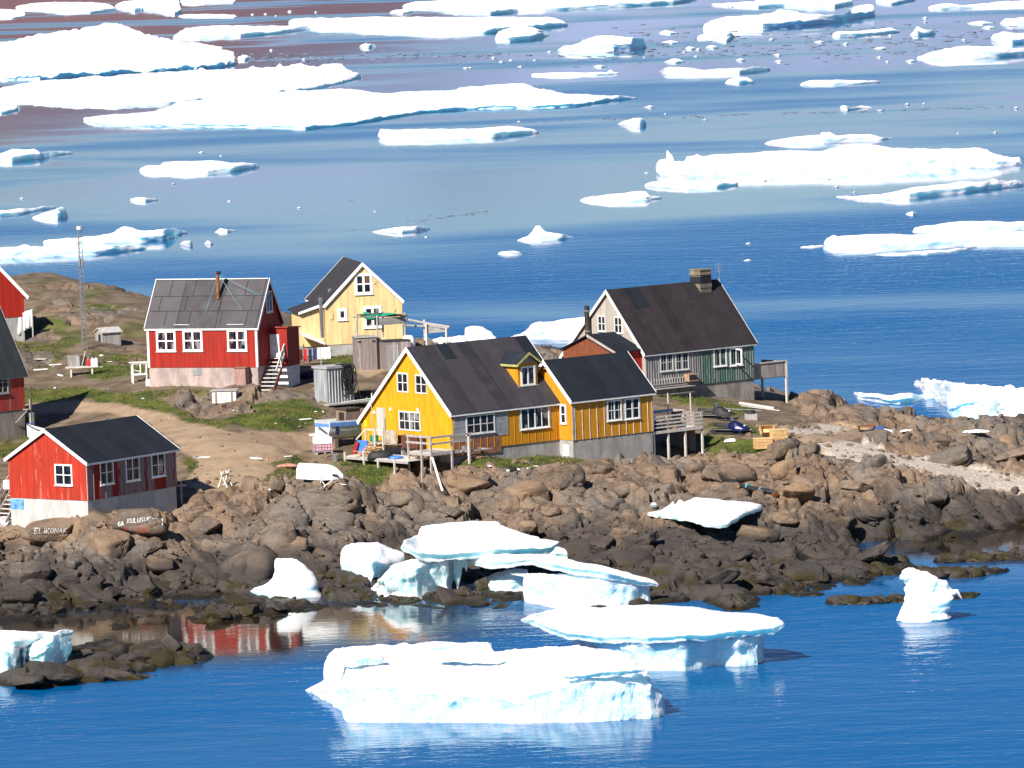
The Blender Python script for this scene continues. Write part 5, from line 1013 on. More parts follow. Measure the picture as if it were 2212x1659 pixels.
for x, y in ((bx1 - .07, .3), (bx0 + .1, .4), (bx1 - .2, 2.8)):
    q = h.W((x, y, 0)); b = MB(); b.bar((x, y, zat(q.x, q.y) - h.org.z - .4), (x, y, zb_), .14); h.part(b, 'balcony_post', M_PALEWOOD, bal)
GREY = h
# ------------------------------------------------ houses cut by the left border
h = House('dark-roofed house with faded pink-red boards, cut by the left border', r1(178, 1113), 7.6, 46, 1.9, along=9.0)
L = 9.0; h0 = h.on(1, 0, r1(172, 858)).z
sy = h.on(0, L + .2, r1(0, 372)); ez = h.on(0, L + .2, r1(190, 832)); 
print('left', h0, sy, ez)
slope = (sy.z - ez.z) / max(.5, sy.y - ez.y); Wd = 6.8; rz = h0 + slope * 3.4
h.body(0, 0, L, [(0, h.fh), (0, h0), (3.4, rz), (Wd, h0), (Wd, h.fh)], boards('faded pink red boards', (.42, .055, .045), (.46, .26, .22), .32, .3, .8, .55, .35, .45))
h.base(0, 0, L, 0, Wd, concrete('stained concrete', (.34, .29, .25), .4), deep=2.2)
h.roof(0, 0, L, (0, h0), (3.4, rz), (Wd, h0), roofing('slate grey roofing', (.024, .027, .031), (.03, .034, .037), .5, .15, 0, .3), .25, .22, .09, flat('grey trim board', (.30, .29, .28), .8, .2, 4, .1), .16)
h.window(1, 0, r1(-60, 890), r1(60, 1000), 3, 3, frame=M_GREYPOST, casing=M_GREYPOST, cw=.08)
b = MB(); a_ = h.on(1, -.35, r1(190, 1060)); b.box(L - .3, L + .1, -.5, -.05, h.fh - .05, h.fh); b.bar((L - .1, -.45, h.fh), (L - 1.0, -.05, h.fh - .9), .06); b.bar((L + .05, -.45, h.fh - .05), (L + .05, -.45, h.fh + .7), .08); h.part(b, 'wall_bracket', M_GREYPOST)
h = House('red gabled house at the top left border above the hanging laundry', r1(173, 462), 11.4, 20, .8, along=6.4)
h0 = h.on(1, 0, r1(172, 300)).z; tp = h.on(1, 0, r1(0, 90)); ed = h.on(1, 0, r1(195, 292)); sl_ = (tp.z - ed.z) / (ed.x - tp.x)
print('upleft', h0, tp, ed, sl_)
hr = h0 + sl_ * 3.2
h.body(1, 0, 8, [(0, h.fh), (0, h0), (3.2, hr), (6.4, h0), (6.4, h.fh)], boards('deep red boards', (.33, .018, .010), (.3, .08, .05), .03, .6, .6, .4, .08, .5))
h.base(1, 0, 8, 0, 6.4, M_CONC, deep=2.5)
h.roof(1, 0, 8, (0, h0), (3.2, hr), (6.4, h0), M_ROOF_DARK, .4, .25, .09, M_WHITE, .24)
UPL = h
# ================================================================== THINGS ROUND THE HOUSES
def thing(name, label, cat, pos, rz=0., group=None): return empty(name, pos, rz, label, cat, group)
def px(p): return FPX / p.y
M_BLUE = flat('blue painted plastic', (.05, .16, .48), .45, .2, 3, .05, .4); M_NAVY = flat('navy cloth', (.012, .02, .07), .8, .3, 4, .2); M_RCLOTH = flat('red cloth', (.45, .02, .03), .8, .2, 4, .2)
M_FOAM = flat('white foam', (.82, .82, .80), .8, .1, 5, .2); M_TARPG = flat('green netting', (.01, .26, .16), .6, .35, 3, .3); M_PLAST = flat('milky plastic', (.78, .74, .76), .4, .1, 2, .05, .4)
M_GEL = flat('white gelcoat', (.80, .80, .78), .3, .08, 2, .02, .5); M_PLY = flat('weathered plywood', (.36, .30, .23), .85, .3, 1.5, .2); M_BROWNW = flat('brown weathered boards', (.22, .15, .11), .85, .3, 3, .3, sc3=(4, 4, .6))
def cloth(p0, p1, drop0, drop1, n=26, mk=9, amp=.09, thick=.025, freq=5, seed=0):
    """a hanging sheet with folds between two points of a line"""
    b = MB(); F = []; B_ = []
    for j in range(mk + 1):
        for i in range(n + 1):
            t = i / n; v = j / mk; p = Vector(p0).lerp(Vector(p1), t); d = drop0 + (drop1 - drop0) * t
            w_ = amp * (.25 + v) * math.sin(t * freq * 6.28 + seed + 1.2 * math.sin(t * 7 + seed)); sag = .10 * math.sin(math.pi * ((t * 3) % 1))
            q = p + Vector((.25 * w_, w_, -d * v - sag * (1 - v * .5) + .04 * math.sin(9 * t + seed) * v))
            F.append(q); B_.append(q + Vector((0, thick, 0)))
    n1 = n + 1; k = len(F); fs = []
    for j in range(mk):
        for i in range(n):
            a = j * n1 + i; fs += [(a, a + 1, a + n1 + 1, a + n1), (k + a + n1, k + a + n1 + 1, k + a + 1, k + a)]
    edge_ = [i for i in range(n1)] + [j * n1 + n for j in range(1, mk + 1)] + [mk * n1 + i for i in range(n - 1, -1, -1)] + [j * n1 for j in range(mk - 1, 0, -1)]
    for a, c in zip(edge_, edge_[1:] + edge_[:1]): fs.append((a, k + a, k + c, c))
    b.add(F + B_, fs); return b
# laundry
dl_ = 446.; pA, pB = Pd(*r1(30, 472), dl_), Pd(*r1(225, 412), dl_); g_ = Vector((pA.x, dl_, float(zb(pA.x, dl_))))
t = thing('clothes_line', 'clothes line rail on posts below the red gable at the left border', 'clothes line', g_)
b = MB(); b.bar(pA - g_, pB - g_ + Vector((.1, 0, 0)), .07); b.build('rail', M_PALEWOOD, t)
for q in (pA, pB): b = MB(); b.bar((q.x - g_.x, 0, -.3), (q.x - g_.x, 0, q.z - g_.z), .09); b.build('post', M_GREYPOST, t)
mpt = pA.lerp(pB, .45)
for a, c, d0, d1, lab in ((pA, mpt, 1.2, 1.5, 'shorter crumpled white sheet on the clothes line rail'), (mpt, pB, 1.65, 1.3, 'larger white sheet hanging at the outer end of the rail')):
    o = cloth(a + Vector((0, -.1, .03)), c + Vector((0, -.1, .03)), d0, d1, seed=d0 * 9, freq=3, amp=.12).build('laundry_sheet', flat('white linen', (.80, .80, .80), .8, .06, 3, .1), smooth=True); tag(o, lab, 'laundry', 'white sheets on the line')
# radio mast
q = G(182, 757); s = px(q); hh = 262 / s; t = thing('radio_mast', 'thin lattice radio mast standing on the rocky hill', 'radio mast', q, .3)
for k in range(3): a = 2.094 * k; b = MB(); b.tube([(.24 * math.cos(a), .24 * math.sin(a), -.3), (.16 * math.cos(a), .16 * math.sin(a), hh)], .028, 5); b.build('mast_leg', M_STEEL, t)
b = MB(); nz = 24
for i in range(nz):
    z0, z1 = hh * i / nz, hh * (i + 1) / nz
    for k in range(3):
        a, c = 2.094 * k, 2.094 * (k + 1); ra, rb = .24 - .08 * z0 / hh, .24 - .08 * z1 / hh
        b.bar((ra * math.cos(a), ra * math.sin(a), z0), (rb * math.cos(c), rb * math.sin(c), z1), .022)
b.build('lattice', M_STEEL, t)
b = MB(); b.tube([(0, 0, hh), (0, 0, hh + .25)], .22, 10); b.build('lamp_head', M_PALEWOOD, t); b = MB(); b.box(-.12, .12, -.12, .12, hh * .7, hh * .7 + .5); b.build('junction_box', flat('grey box', (.3, .3, .3), .6, .1, 3, 0), t)
def gable_hut(name, label, cat, V, w_, d_, h_, rise, rz, wall, roof, door=None, extra=None):
    q = G(*V); t = thing(name, label, cat, q, rz); b = MB()
    b.prism([(-w_ / 2, -d_ / 2, -.5), (-w_ / 2, -d_ / 2, h_), (0, -d_ / 2, h_ + rise), (w_ / 2, -d_ / 2, h_), (w_ / 2, -d_ / 2, -.5)], (0, d_, 0)); b.build('wall', wall, t)
    b = MB(); rr = math.hypot(w_ / 2, rise)
    for sg in (-1, 1): b.prism([(sg * (w_ / 2 + .12), -d_ / 2 - .12, h_ - .12 * rise / (w_ / 2) + .01), (0, -d_ / 2 - .12, h_ + rise + .01), (0, -d_ / 2 - .12, h_ + rise + .08), (sg * (w_ / 2 + .12), -d_ / 2 - .12, h_ - .12 * rise / (w_ / 2) + .08)], (0, d_ + .24, 0))
    b.build('roof', roof, t)
    if door: b = MB(); b.box(door[0], door[1], -d_ / 2 - .02, -d_ / 2 + .02, door[2], door[3]); b.build('doorway', M_BLACK, t)
    return t
gable_hut('dog_house', 'small grey wooden dog house with dark doorway on the rocky slope', 'dog house', (234, 741), 1.35, 1.5, .85, .28, math.radians(-62), M_GREYWOOD, flat('pale grey roof sheet', (.42, .40, .38), .7, .2, 4, .1), (-.1, .3, .15, .7))
# working table with gas bottles and crate
q = G(176, 810); t = thing('work_table', 'low wooden fish cleaning table with pale planks below the radio mast', 'table', q, .06)
b = MB()
for k in range(5): b.box(-1.15, 1.25 - .1 * (k % 2), -.5 + .2 * k, -.33 + .2 * k, .56, .62)
b.build('tabletop', M_PALEWOOD, t)
for x in (-.75, .8):
    for y in (-.35, .3): b = MB(); b.box(x - .06, x + .06, y - .06, y + .06, -.3, .56); b.build('leg', M_PALEWOOD, t)
TOPZ = q.z + .62
def lathe(prof, n=14):
    b = MB(); b.loft([[(r * math.cos(6.2832 * k / n), r * math.sin(6.2832 * k / n), z) for k in range(n)] for r, z in prof]); return b
for i, (dx, col, lab) in enumerate(((.55, (.55, .03, .03), 'red gas bottle on the table, left of the two white ones'), (.85, (.78, .77, .76), 'white gas bottle between the red one and the table edge'), (1.12, (.80, .79, .78), 'white gas bottle at the right end of the table'))):
    p = Vector((q.x + dx, q.y + .12 + .06 * dx, TOPZ)); t2 = thing('gas_bottle', lab, 'gas bottle', p, 0, 'gas bottles on the table')
    lathe([(.13, 0), (.15, .03), (.15, .45), (.12, .54), (.05, .58)]).build('bottle_body', flat('bottle paint %d' % i, col, .4, .1, 3, 0, .5), t2, smooth=True, sharp=40); b = lathe([(.09, .58), (.09, .68)], 10); b.build('valve_collar', M_STEEL, t2)
q = G(182, 792); t = thing('crate', 'grey open wooden crate with a dark lid behind the fish table', 'crate', q, .1); b = MB(); b.box(-1.2, -.35, -.5, .4, -.2, .8); b.build('body', M_GREYWOOD, t); b = MB(); b.prism([(-.34, -.5, -.2), (-.34, -.5, .8), (.9, -.5, .45), (.9, -.5, -.2)], (0, .9, 0)); b.build('side_bin', M_DARKWOOD, t); b = MB(); b.bar((-.2, -.6, .0), (.1, -.55, 1.15), .05); b.build('stick', M_PALEWOOD, t)
q = G(86, 781); t = thing('plank_bench', 'low bench of pale planks lying on the bare slope at the left', 'bench', q, -.03); b = MB(); b.box(-.5, .5, -.2, .2, .14, .2); b.build('seat', M_PALEWOOD, t)
for x in (-.36, .32): b = MB(); b.box(x, x + .1, -.18, .18, -.1, .14); b.build('leg', M_BROWNW, t)
# white shelf stand at the red house
q = G(303, 824); t = thing('shelf_stand', 'white open shelf stand at the left end of the red house', 'shelf', q, .2)
b = MB()
for z in (.48, 1.28): b.box(-.62, .5, -.35, .35, z, z + .09)
b.box(-.75, .55, -.4, .4, 1.371, 1.41); b.build('shelf', M_WHITE, t)
for x, y in ((-.55, -.3), (.43, -.3), (-.55, .3), (.43, .3), (0, -.3)): b = MB(); b.box(x - .04, x + .04, y - .04, y + .04, -.2 if x else .57, 1.28); b.build('leg', M_WHITE, t)
q = G(330, 832); o = MB().box(-.45, .45, -.2, .2, -.1, .42).build('foam_block', M_FOAM); o.location = q; o.rotation_euler.z = -.3; tag(o, 'white foam block at the foot of the pink concrete base', 'foam block')
q = G(378, 833); t = thing('plank_stack', 'long bleached planks laid on blocks along the pink base', 'planks', q, -.36 + .02)
for k, (x0, x1, y, z) in enumerate(((-2.0, 1.9, 0, .32), (-1.6, 2.1, .16, .32), (-1.9, 1.4, .08, .40))): b = MB(); b.box(x0, x1, y - .06, y + .06, z, z + .06); b.build('plank', M_PALEWOOD, t)
for x in (-1.3, 1.2): b = MB(); b.box(x, x + .2, -.12, .25, -.2, .32); b.build('block', M_GREYPOST, t)
# brown cabinet against the base, white crate in front
p = RED.W((-.38, RED.on(0, -.38, r1(1707, 965)).y, 0)); t = thing('cabinet', 'tall brownish pink cabinet on legs against the concrete base', 'cabinet', Vector((p.x, p.y, zat(p.x, p.y))), RED.a); b = MB(); b.box(-.36, .3, -.45, .42, .22, 1.42); b.build('body', flat('dusty pink boards', (.32, .19, .16), .85, .2, 2, .2, sc3=(3, 3, .5)), t); b = MB(); b.box(-.42, .34, -.5, .47, 1.421, 1.47); b.build('top', M_BROWNW, t)
for x in (-.32, .24):
    for y in (-.4, .36): b = MB(); b.box(x, x + .08, y, y + .08, -.3, .22); b.build('leg', M_BROWNW, t)
q = G(487, 871); t = thing('storage_crate', 'white slatted storage crate on bare earth in front of the red house', 'crate', q, -.1)
b = MB()
for k in range(4): b.box(-.85, .85, -.55, .55, .05 + .21 * k, .245 + .21 * k)
b.build('slat_body', M_WORNWHITE, t); b = MB(); b.box(-.95, .95, -.63, .63, .9, .97); b.build('lid', M_GREYPOST, t)
for x in (-.62, .5): b = MB(); b.box(x, x + .1, -.585, -.551, .03, .89); b.build('cleat', M_BROWNW, t)
# clothes by the pale house
q = G(664, 790); s = px(q); t = thing('clothes_rack', 'low line with work clothes between red porch and pale yellow house', 'clothes line', q); pA, pB = Vector((-.62, .0, 1.25)), Vector((1.0, .1, 1.2))
b = MB(); b.tube([pA, pB], .02, 5); b.build('line', M_STEEL, t)
for e in (pA, pB): b = MB(); b.bar((e.x, e.y, -.3), e, .06); b.build('post', M_GREYPOST, t)
for x0, x1, dr_, mm, lab in ((-.55, -.3, .85, flat('maroon cloth', (.09, .012, .02), .8, .3, 4, .2), 'dark maroon jacket at the left end of the low line'), (-.24, .02, .95, M_RCLOTH, 'red work suit on the low line next to a blue one'), (.1, .36, 1.05, M_NAVY, 'navy overall, longest garment on the low line'), (.45, .75, .85, flat('dark blue cloth', (.02, .035, .14), .8, .3, 4, .2), 'dark blue jacket at the right of the low line')):
    o = cloth(q + Vector((x0, -.03, 1.24)), q + Vector((x1, -.03, 1.23)), dr_, dr_ * .85, 8, 6, .07, .12, 1.3, x0 * 9).build('garment', mm, smooth=True); tag(o, lab, 'garment', 'clothes on the low line')
q = G(697, 776) ; o = MB().box(-.5, .5, -.3, .3, -.3, .85).build('chest_freezer', flat('dirty white enamel', (.66, .65, .63), .5, .25, 3, .1)); o.location = q + Vector((.1, .3, 0)); tag(o, 'dirty white appliance box under the awning of the pale yellow house', 'appliance')
q = G(704, 768); b = lathe([(.2, 0), (.26, .06), (.27, .22), (.22, .26)]); o = b.build('tub', flat('light blue plastic', (.25, .48, .70), .45, .1, 3, 0), smooth=True, sharp=40); o.location = q; tag(o, 'light blue tub at the corner of the pale yellow house', 'tub')
# small dark dinghy
def hull(L_, B_, H_, n=16, bow=.55, flare=.75, open_=True, thick=.05, sheer=.18, stern=.85):
    """boat shell along +x (bow), keel down; returns outer/inner shell in one closed mesh"""
    b = MB(); rings = []
    for i in range(n + 1):
        t = i / n; x = -L_ / 2 + L_ * t; w_ = B_ / 2 * (stern + (1 - stern) * min(1, t * 2.5)) * (1 - max(0, (t - .45) / .55) ** 2.2) + .01
        zk = H_ * .75 * max(0, (t - .6) / .4) ** 2.5; zt = H_ * (1 + sheer * (2 * t - .7) ** 2); ring = []
        prof = ((1, 1), (.93, .62), (.75, .28), (.38, .08), (0, 0))
        out = [(w_ * a, zk + (zt - zk) * c) for a, c in prof]
        pts_ = [(x, y, z) for y, z in out] + [(x, -y, z) for y, z in out[-2::-1]]
        inn = [(max(.004, y - thick), max(z + thick * (.3 if k == 0 else 1), z)) for k, (y, z) in enumerate(out)] if open_ else [(w_ * .9, zt + .01), (w_ * .5, zt + .06), (0, zt + .07)]
        if open_: inn[0] = (max(.003, w_ - thick), zt)
        pts_ += [(x, -y, z) for y, z in inn] + [(x, y, z) for y, z in inn[-2::-1]]
        rings.append(pts_)
    b.loft(rings); return b
q = G(663, 817); t = thing('dinghy', 'small dark blue dinghy lying beside the red porch base', 'boat', q, .25); hull(1.9, .9, .42).build('hull', M_NAVY, t, smooth=True, sharp=40)
b = MB(); b.box(-.2, .0, -.36, .36, .28, .32); b.box(.35, .5, -.28, .28, .3, .34); b.build('thwart', flat('yellow white slats', (.6, .55, .3), .7, .3, 5, 0), t)
# corrugated shed with cable coil
a3 = math.radians(38); pc = G(*r3(300, 745)); t = thing('corrugated_shed', 'grey corrugated metal shed with a flat lid, behind the yellow house', 'shed', pc, a3); s = px(pc)
wL, wR, hS = 1.55, 2.35, 345 * .21446 / s
def corr(mb, p0, p1, z0, z1, nrm, pitch=.26, dep=.05):
    p0, p1 = Vector(p0), Vector(p1); n = int((p1 - p0).length / pitch * 6); F = []
    for i in range(n + 1): t_ = i / n; p = p0.lerp(p1, t_) + Vector(nrm) * dep * (1 if math.sin(t_ * (p1 - p0).length / pitch * 6.283) > .3 else 0); F.append(p)
    vs = [(p.x, p.y, z0) for p in F] + [(p.x, p.y, z1) for p in F]; mb.add(vs, [(i, i + 1, n + 2 + i, n + 1 + i) for i in range(n)])
b = MB(); b.box(0.04, wR - .04, .04, wL - .04, -.3, hS); corr(b, (wR, 0, 0), (0, 0, 0), -.1, hS, (0, -1, 0)); corr(b, (0, 0, 0), (0, wL, 0), -.1, hS, (-1, 0, 0)); b.build('corrugated_wall', flat('dull zinc sheet', (.36, .37, .38), .5, .25, 1.5, .05, .5, .35, sc3=(3, 3, .5)), t, fix=False)
b = MB(); b.box(-.1, wR + .1, -.1, wL + .1, hS, hS + .16); b.build('lid', flat('grey lid boards', (.36, .35, .35), .7, .2, 3, .1), t)
b = MB(); b.box(-.6, wR + 1.6, -.9, -.08, -.12, -.02); b.build('plank_step', M_GREYPOST, t)
cc = pc + Matrix.Rotation(a3, 3, 'Z') @ Vector((1.75, -.12, hS + .16)); b = MB(); rc = random.Random(3)
for k in range(16):
    w_ = .45 + .25 * rc.random(); L_ = 1.6 + .75 * rc.random(); x0 = rc.uniform(-.35, .35); pts_ = []
    for i in range(15):
        u = 6.2832 * i / 14; pts_.append((x0 + w_ * .55 * math.sin(u) + rc.uniform(-.03, .03), -.08 - .12 * rc.random(), -L_ / 2 + (L_ / 2) * math.cos(u) + .06))
    b.tube(pts_, .03, 5, cap=False)
for k in range(9): x0 = rc.uniform(-.5, .5); b.tube([(x0, -.12, .03), (x0 + .05, .4, .06), (x0 + rc.uniform(-.3, .3), .9, .05)], .03, 5)
o = b.build('cable_coil', M_BLACK); o.location = cc; o.rotation_euler.z = a3; tag(o, 'black cable coil hung over the side of the corrugated shed', 'cable')
q = G(*r3(640, 735)); e1_ = Pd(*r3(565, 390), q.y + .6); o = MB().tube([q, e1_], .03, 5).build('pole', flat('yellow cord', (.6, .48, .12), .7, .2, 4, 0)); tag(o, 'thin yellow pole leaning on the corrugated shed', 'pole')
# old wood sheds with net canopy
q0 = G(*r2(1120, 1470)); s = px(q0); k2 = .18382 / s; a2_ = math.radians(12)
t = thing('wooden_shed', 'tall weathered plank shed in front of the pale yellow house, two peepholes', 'shed', q0, a2_); xl = -(1120 - 878) * k2; hS = 385 * k2
b = MB(); b.box(xl, .0, 0, 1.6, -.5, hS); b.box(.001, .4, .25, 1.6, -.5, hS - .1); b.build('wall', boards('grey brown old planks', (.25, .20, .185), (.38, .32, .30), .5, .3, .85, .6, .4, .6), t)
b = MB(); b.box(xl - .08, .08, -.08, 1.7, hS + .001, hS + .06); b.build('roof', M_GREYPOST, t)
b = MB(); b.box(xl + .12, xl + .35, -.015, .02, hS - .36, hS - .22); b.build('peephole', M_BLACK, t); b = MB(); b.box(-.32, -.08, -.015, .02, hS - .36, hS - .22); b.build('peephole', M_BLACK, t)
q1 = G(*r2(1320, 1485)); t = thing('wooden_shed', 'lower weathered plank shed right of the tall one, half behind the yellow gable', 'shed', q1, a2_); b = MB(); w1_ = 125 * k2; hS1 = 350 * k2; b.box(-w1_ + .05, w1_ + .5, .1, 1.7, -.5, hS1); b.build('wall', bpy.data.materials['grey brown old planks'], t); b = MB(); b.box(-w1_, w1_ + .55, .05, 1.75, hS1 + .001, hS1 + .05); b.build('roof', flat('black tar roof', (.03, .03, .032), .8, .3, 4, .2), t); b = MB(); b.box(-.5, .35, .07, .099, -.2, hS1 - .25); b.build('door', M_GREYWOOD, t)
YS = q0.y + .5; t = thing('pole_canopy', 'rickety pole frame above the plank sheds, carrying green net', 'canopy', Vector((q0.x, YS, q0.z)))
LP = lambda x, y, dy=0.: Pd(*r2(x, y), YS + dy) - Vector((q0.x, YS, q0.z))
for x, y0, y1, dy in ((878, 815, 1075, 0), (1118, 830, 1085, 0), (1185, 785, 1085, 1.3), (1445, 795, 1190, 1.3)): b = MB(); b.tube([LP(x, y1, dy), LP(x - 6, y0, dy)], .075, 7); b.build('post', M_GREYPOST, t)
b = MB(); b.tube([LP(830, 852), LP(1130, 845)], .05, 6); b.tube([LP(880, 825), LP(1190, 800, 1.3)], .05, 6); b.tube([LP(1100, 850), LP(1475, 828, 1.3)], .05, 6); b.tube([LP(1190, 805, 1.3), LP(1480, 830, 1.3)], .06, 6); b.build('beam', M_BROWNW, t)
b = MB(); b.hexa([LP(1122, 865, .02), LP(1460, 840, 1.28), LP(1462, 925, 1.28), LP(1125, 950, .02)], [LP(1122, 865, .06), LP(1460, 840, 1.32), LP(1462, 925, 1.32), LP(1125, 950, .06)]); b.build('side_board', boards('grey side board', (.30, .29, .29), (.4, .38, .36), .4, .2, .85, .4, .3, .4, True), t)
base_ = Vector((q0.x, YS, q0.z)); b = MB(); F = []; nu, nv = 18, 6
for j in range(nv + 1):
    for i in range(nu + 1):
        u, v = i / nu, j / nv; a = LP(905 + 500 * u, 838 - 4 * u, 0 + 1.2 * u * .5); c = LP(960 + 470 * u, 802 + 24 * u, 1.3); p = a.lerp(c, v); p.z += .07 * math.sin(9 * u + 2 * v) - .14 * math.sin(math.pi * v) * (1 - .3 * u) - (.35 * math.sin(math.pi * min(1, u * 2.2)) if v < .3 and u < .45 else 0) + .05; F.append(p)
k = len(F); fs = []
for j in range(nv):
    for i in range(nu): a = j * (nu + 1) + i; fs += [(a, a + 1, a + nu + 2, a + nu + 1), (k + a + nu + 1, k + a + nu + 2, k + a + 1, k + a)]
b.add(F + [p - Vector((0, 0, .03)) for p in F], fs); o = b.build('net', M_TARPG, smooth=True, fix=False); o.location = base_; tag(o, 'green fishing net draped over the rickety pole frame', 'net')
# drying rack further right
q2 = G(*r2(1690, 1190)) if False else Vector((*Pd(*r2(1690, 1180), q0.y + 3)[:2], 0)); YD = q0.y + 3.0; zg = float(zb(q2.x, YD)); base_ = Vector((q2.x, YD, zg)); t = thing('drying_rack', 'bare timber drying rack rising behind the yellow gable roof', 'drying rack', base_)
LD = lambda x, y, dy=0.: Pd(*r2(x, y), YD + dy) - base_
for x, y0, dy in ((1447, 930, 0), (1688, 925, 0), (1925, 975, 0), (1668, 880, 1.5)): p = LD(x, y0, dy); b = MB(); gz = float(zb(p.x + base_.x, YD + dy)) - zg - .3; b.tube([(p.x, dy, gz), p], .085, 7); b.build('post', M_PALEWOOD, t)
b = MB(); b.tube([LD(1480, 882, 1.2), LD(1700, 925, .8), LD(1968, 968, 0)], .09, 7); b.tube([LD(1405, 945), LD(1690, 962)], .075, 7); b.tube([LD(1660, 940, .3), LD(1940, 985, 0)], .07, 7); b.tube([LD(1700, 1095), LD(1800, 1165, .3)], .07, 7); b.build('beam', M_GREYPOST, t)
b = MB(); b.hexa([LD(1665, 955, .1), LD(1930, 990, .1), LD(1930, 1025, .1), LD(1665, 1045, .1)], [LD(1665, 955, .14), LD(1930, 990, .14), LD(1930, 1025, .14), LD(1665, 1045, .14)]); b.build('side_board', bpy.data.materials['grey side board'], t)
pq = Pd(*r2(1480, 1140), q0.y + 1.6); o = lathe([(.50, -.6), (.52, 0), (.47, .15), (.36, .38), (.28, .45), (.10, .47)], 16).build('water_tank', M_FOAM, smooth=True, sharp=40); o.location = pq; tag(o, 'rounded white tank behind the low plank shed', 'tank')
# railing and dark sledge by the boat
q = G(*r3(565, 800)); base_ = q; LQ = lambda x, y, dy=0.: Pd(*r3(x, y), q.y + dy) - base_
t = thing('metal_railing', 'white pipe railing above the blue and white boat', 'railing', base_); b = MB(); b.tube([LQ(440, 735), LQ(745, 695, 1.2)], .045, 6); b.build('rail', M_PALEWOOD, t)
for x, y0, y1, dy in ((446, 735, 870, 0), (566, 718, 850, .5), (692, 688, 790, 1.), (742, 640, 790, 1.2)): b = MB(); b.tube([LQ(x, y1, dy), LQ(x, y0, dy)], .05, 6); b.build('post', M_PALEWOOD, t)
qs = q + Vector((1.2, 2.6, 0)); qs.z = zat(qs.x, qs.y); t = thing('dog_sledge', 'dark dog sledge with pale slats parked behind the white railing', 'sledge', qs, .1); b = MB(); b.box(-1.2, 1.3, -.35, -.28, -.1, .28); b.box(-1.2, 1.3, .28, .35, -.1, .28); b.build('runner', M_DARKWOOD, t); b = MB()
for k in range(7): b.box(-1.1 + .34 * k, -.94 + .34 * k, -.42, .42, .281, .32)
b.build('slat', M_PALEWOOD, t); b = MB(); b.box(-1.0, .6, -.3, .3, .33, .7); b.build('load_cover', M_BLACK, t); b = MB(); b.bar((1.2, -.33, .2), (1.45, -.33, 1.05), .06); b.bar((1.2, .33, .2), (1.45, .33, 1.05), .06); b.bar((1.43, -.36, 1.0), (1.43, .36, 1.0), .06); b.build('handlebar', M_PALEWOOD, t)
# motor boat beside the yellow house
q = YEL.W((YEL.on(0, -2.2, r3(420, 1130))[0], YEL.on(0, -2.2, r3(420, 1130)).y, 0)); q = Pd(*r3(430, 1112), 402.); zg = zat(q.x, q.y); t = thing('motor_boat', 'white motor boat with blue stripe and brown wheelhouse beside the yellow gable', 'boat', Vector((q.x, q.y, q.z - .3)), math.radians(37)); s = px(q); zf = (q.z - zg); print('boat', q, zg)
zf = max(.2, min(.35, zf)); b = hull(5.4, 2.1, 1.35, 18, sheer=.10); b.v = [(x + 1.2, y, z + zf) for x, y, z in b.v]; b.build('hull', M_GEL, t, smooth=True, sharp=35)
b = MB()
for sg in (-1, 1):
    st_ = []
    for i in range(9): tt = i / 8 * .72; w_ = 1.05 * (.85 + .15 * min(1, tt * 2.5)) * (1 - max(0, (tt - .45) / .55) ** 2.2); zt = 1.35 * (1 + .10 * (2 * tt - .7) ** 2); st_.append((-1.5 + 5.4 * tt, sg * (w_ + .012), zf + zt * .84))
    for a, c in zip(st_, st_[1:]): b.hexa([(a[0], a[1] - .02, a[2] - .16), (c[0], c[1] - .02, c[2] - .16), (c[0], c[1] + .02, c[2] - .16), (a[0], a[1] + .02, a[2] - .16)], [(a[0], a[1] - .02, a[2] + .12), (c[0], c[1] - .02, c[2] + .12), (c[0], c[1] + .02, c[2] + .12), (a[0], a[1] + .02, a[2] + .12)])
b.box(-1.535, -1.505, -.8, .8, zf + .98, zf + 1.2); b.build('blue_stripe', flat('light blue stripe', (.10, .22, .48), .45, .15, 3, 0), t); b = MB(); b.box(-2.1, -1.52, -.75, .75, zf + .38, zf + .50); b.build('swim_platform', M_GEL, t)
b = MB(); b.box(.1, 1.3, -.6, .6, zf + .9, zf + 2.05); wh = b.build('wheelhouse', M_BROWNW, t); b = MB(); b.box(.06, .1, -.35, .2, zf + 1.1, zf + 1.85); b.build('doorway', M_BLACK, wh); b = MB(); b.box(.0, 1.4, -.68, .68, zf + 2.051, zf + 2.12); b.build('wheelhouse_roof', M_DARKWOOD, wh)
b = MB(); b.box(-.9, -.2, -.75, -.3, zf + 1.0, zf + 1.25); b.box(-1.0, -.8, -.95, -.8, zf + .4, zf + 1.25); b.build('navy_cover', M_NAVY, t)
for x in (-1.0, 1.6): b = MB(); b.box(x, x + .3, -.7, .7, -.2, zf + .12); b.build('cradle_block', M_BROWNW, t)
b = MB(); b.tube([(-1.95, .2, zf + .5), (-1.95, .2, zf + .05)], .08, 7); b.tube([(-1.95, .0, zf + .55), (-1.95, .0, zf + 1.0)], .14, 8); b.build('outboard_motor', M_GEL, t)
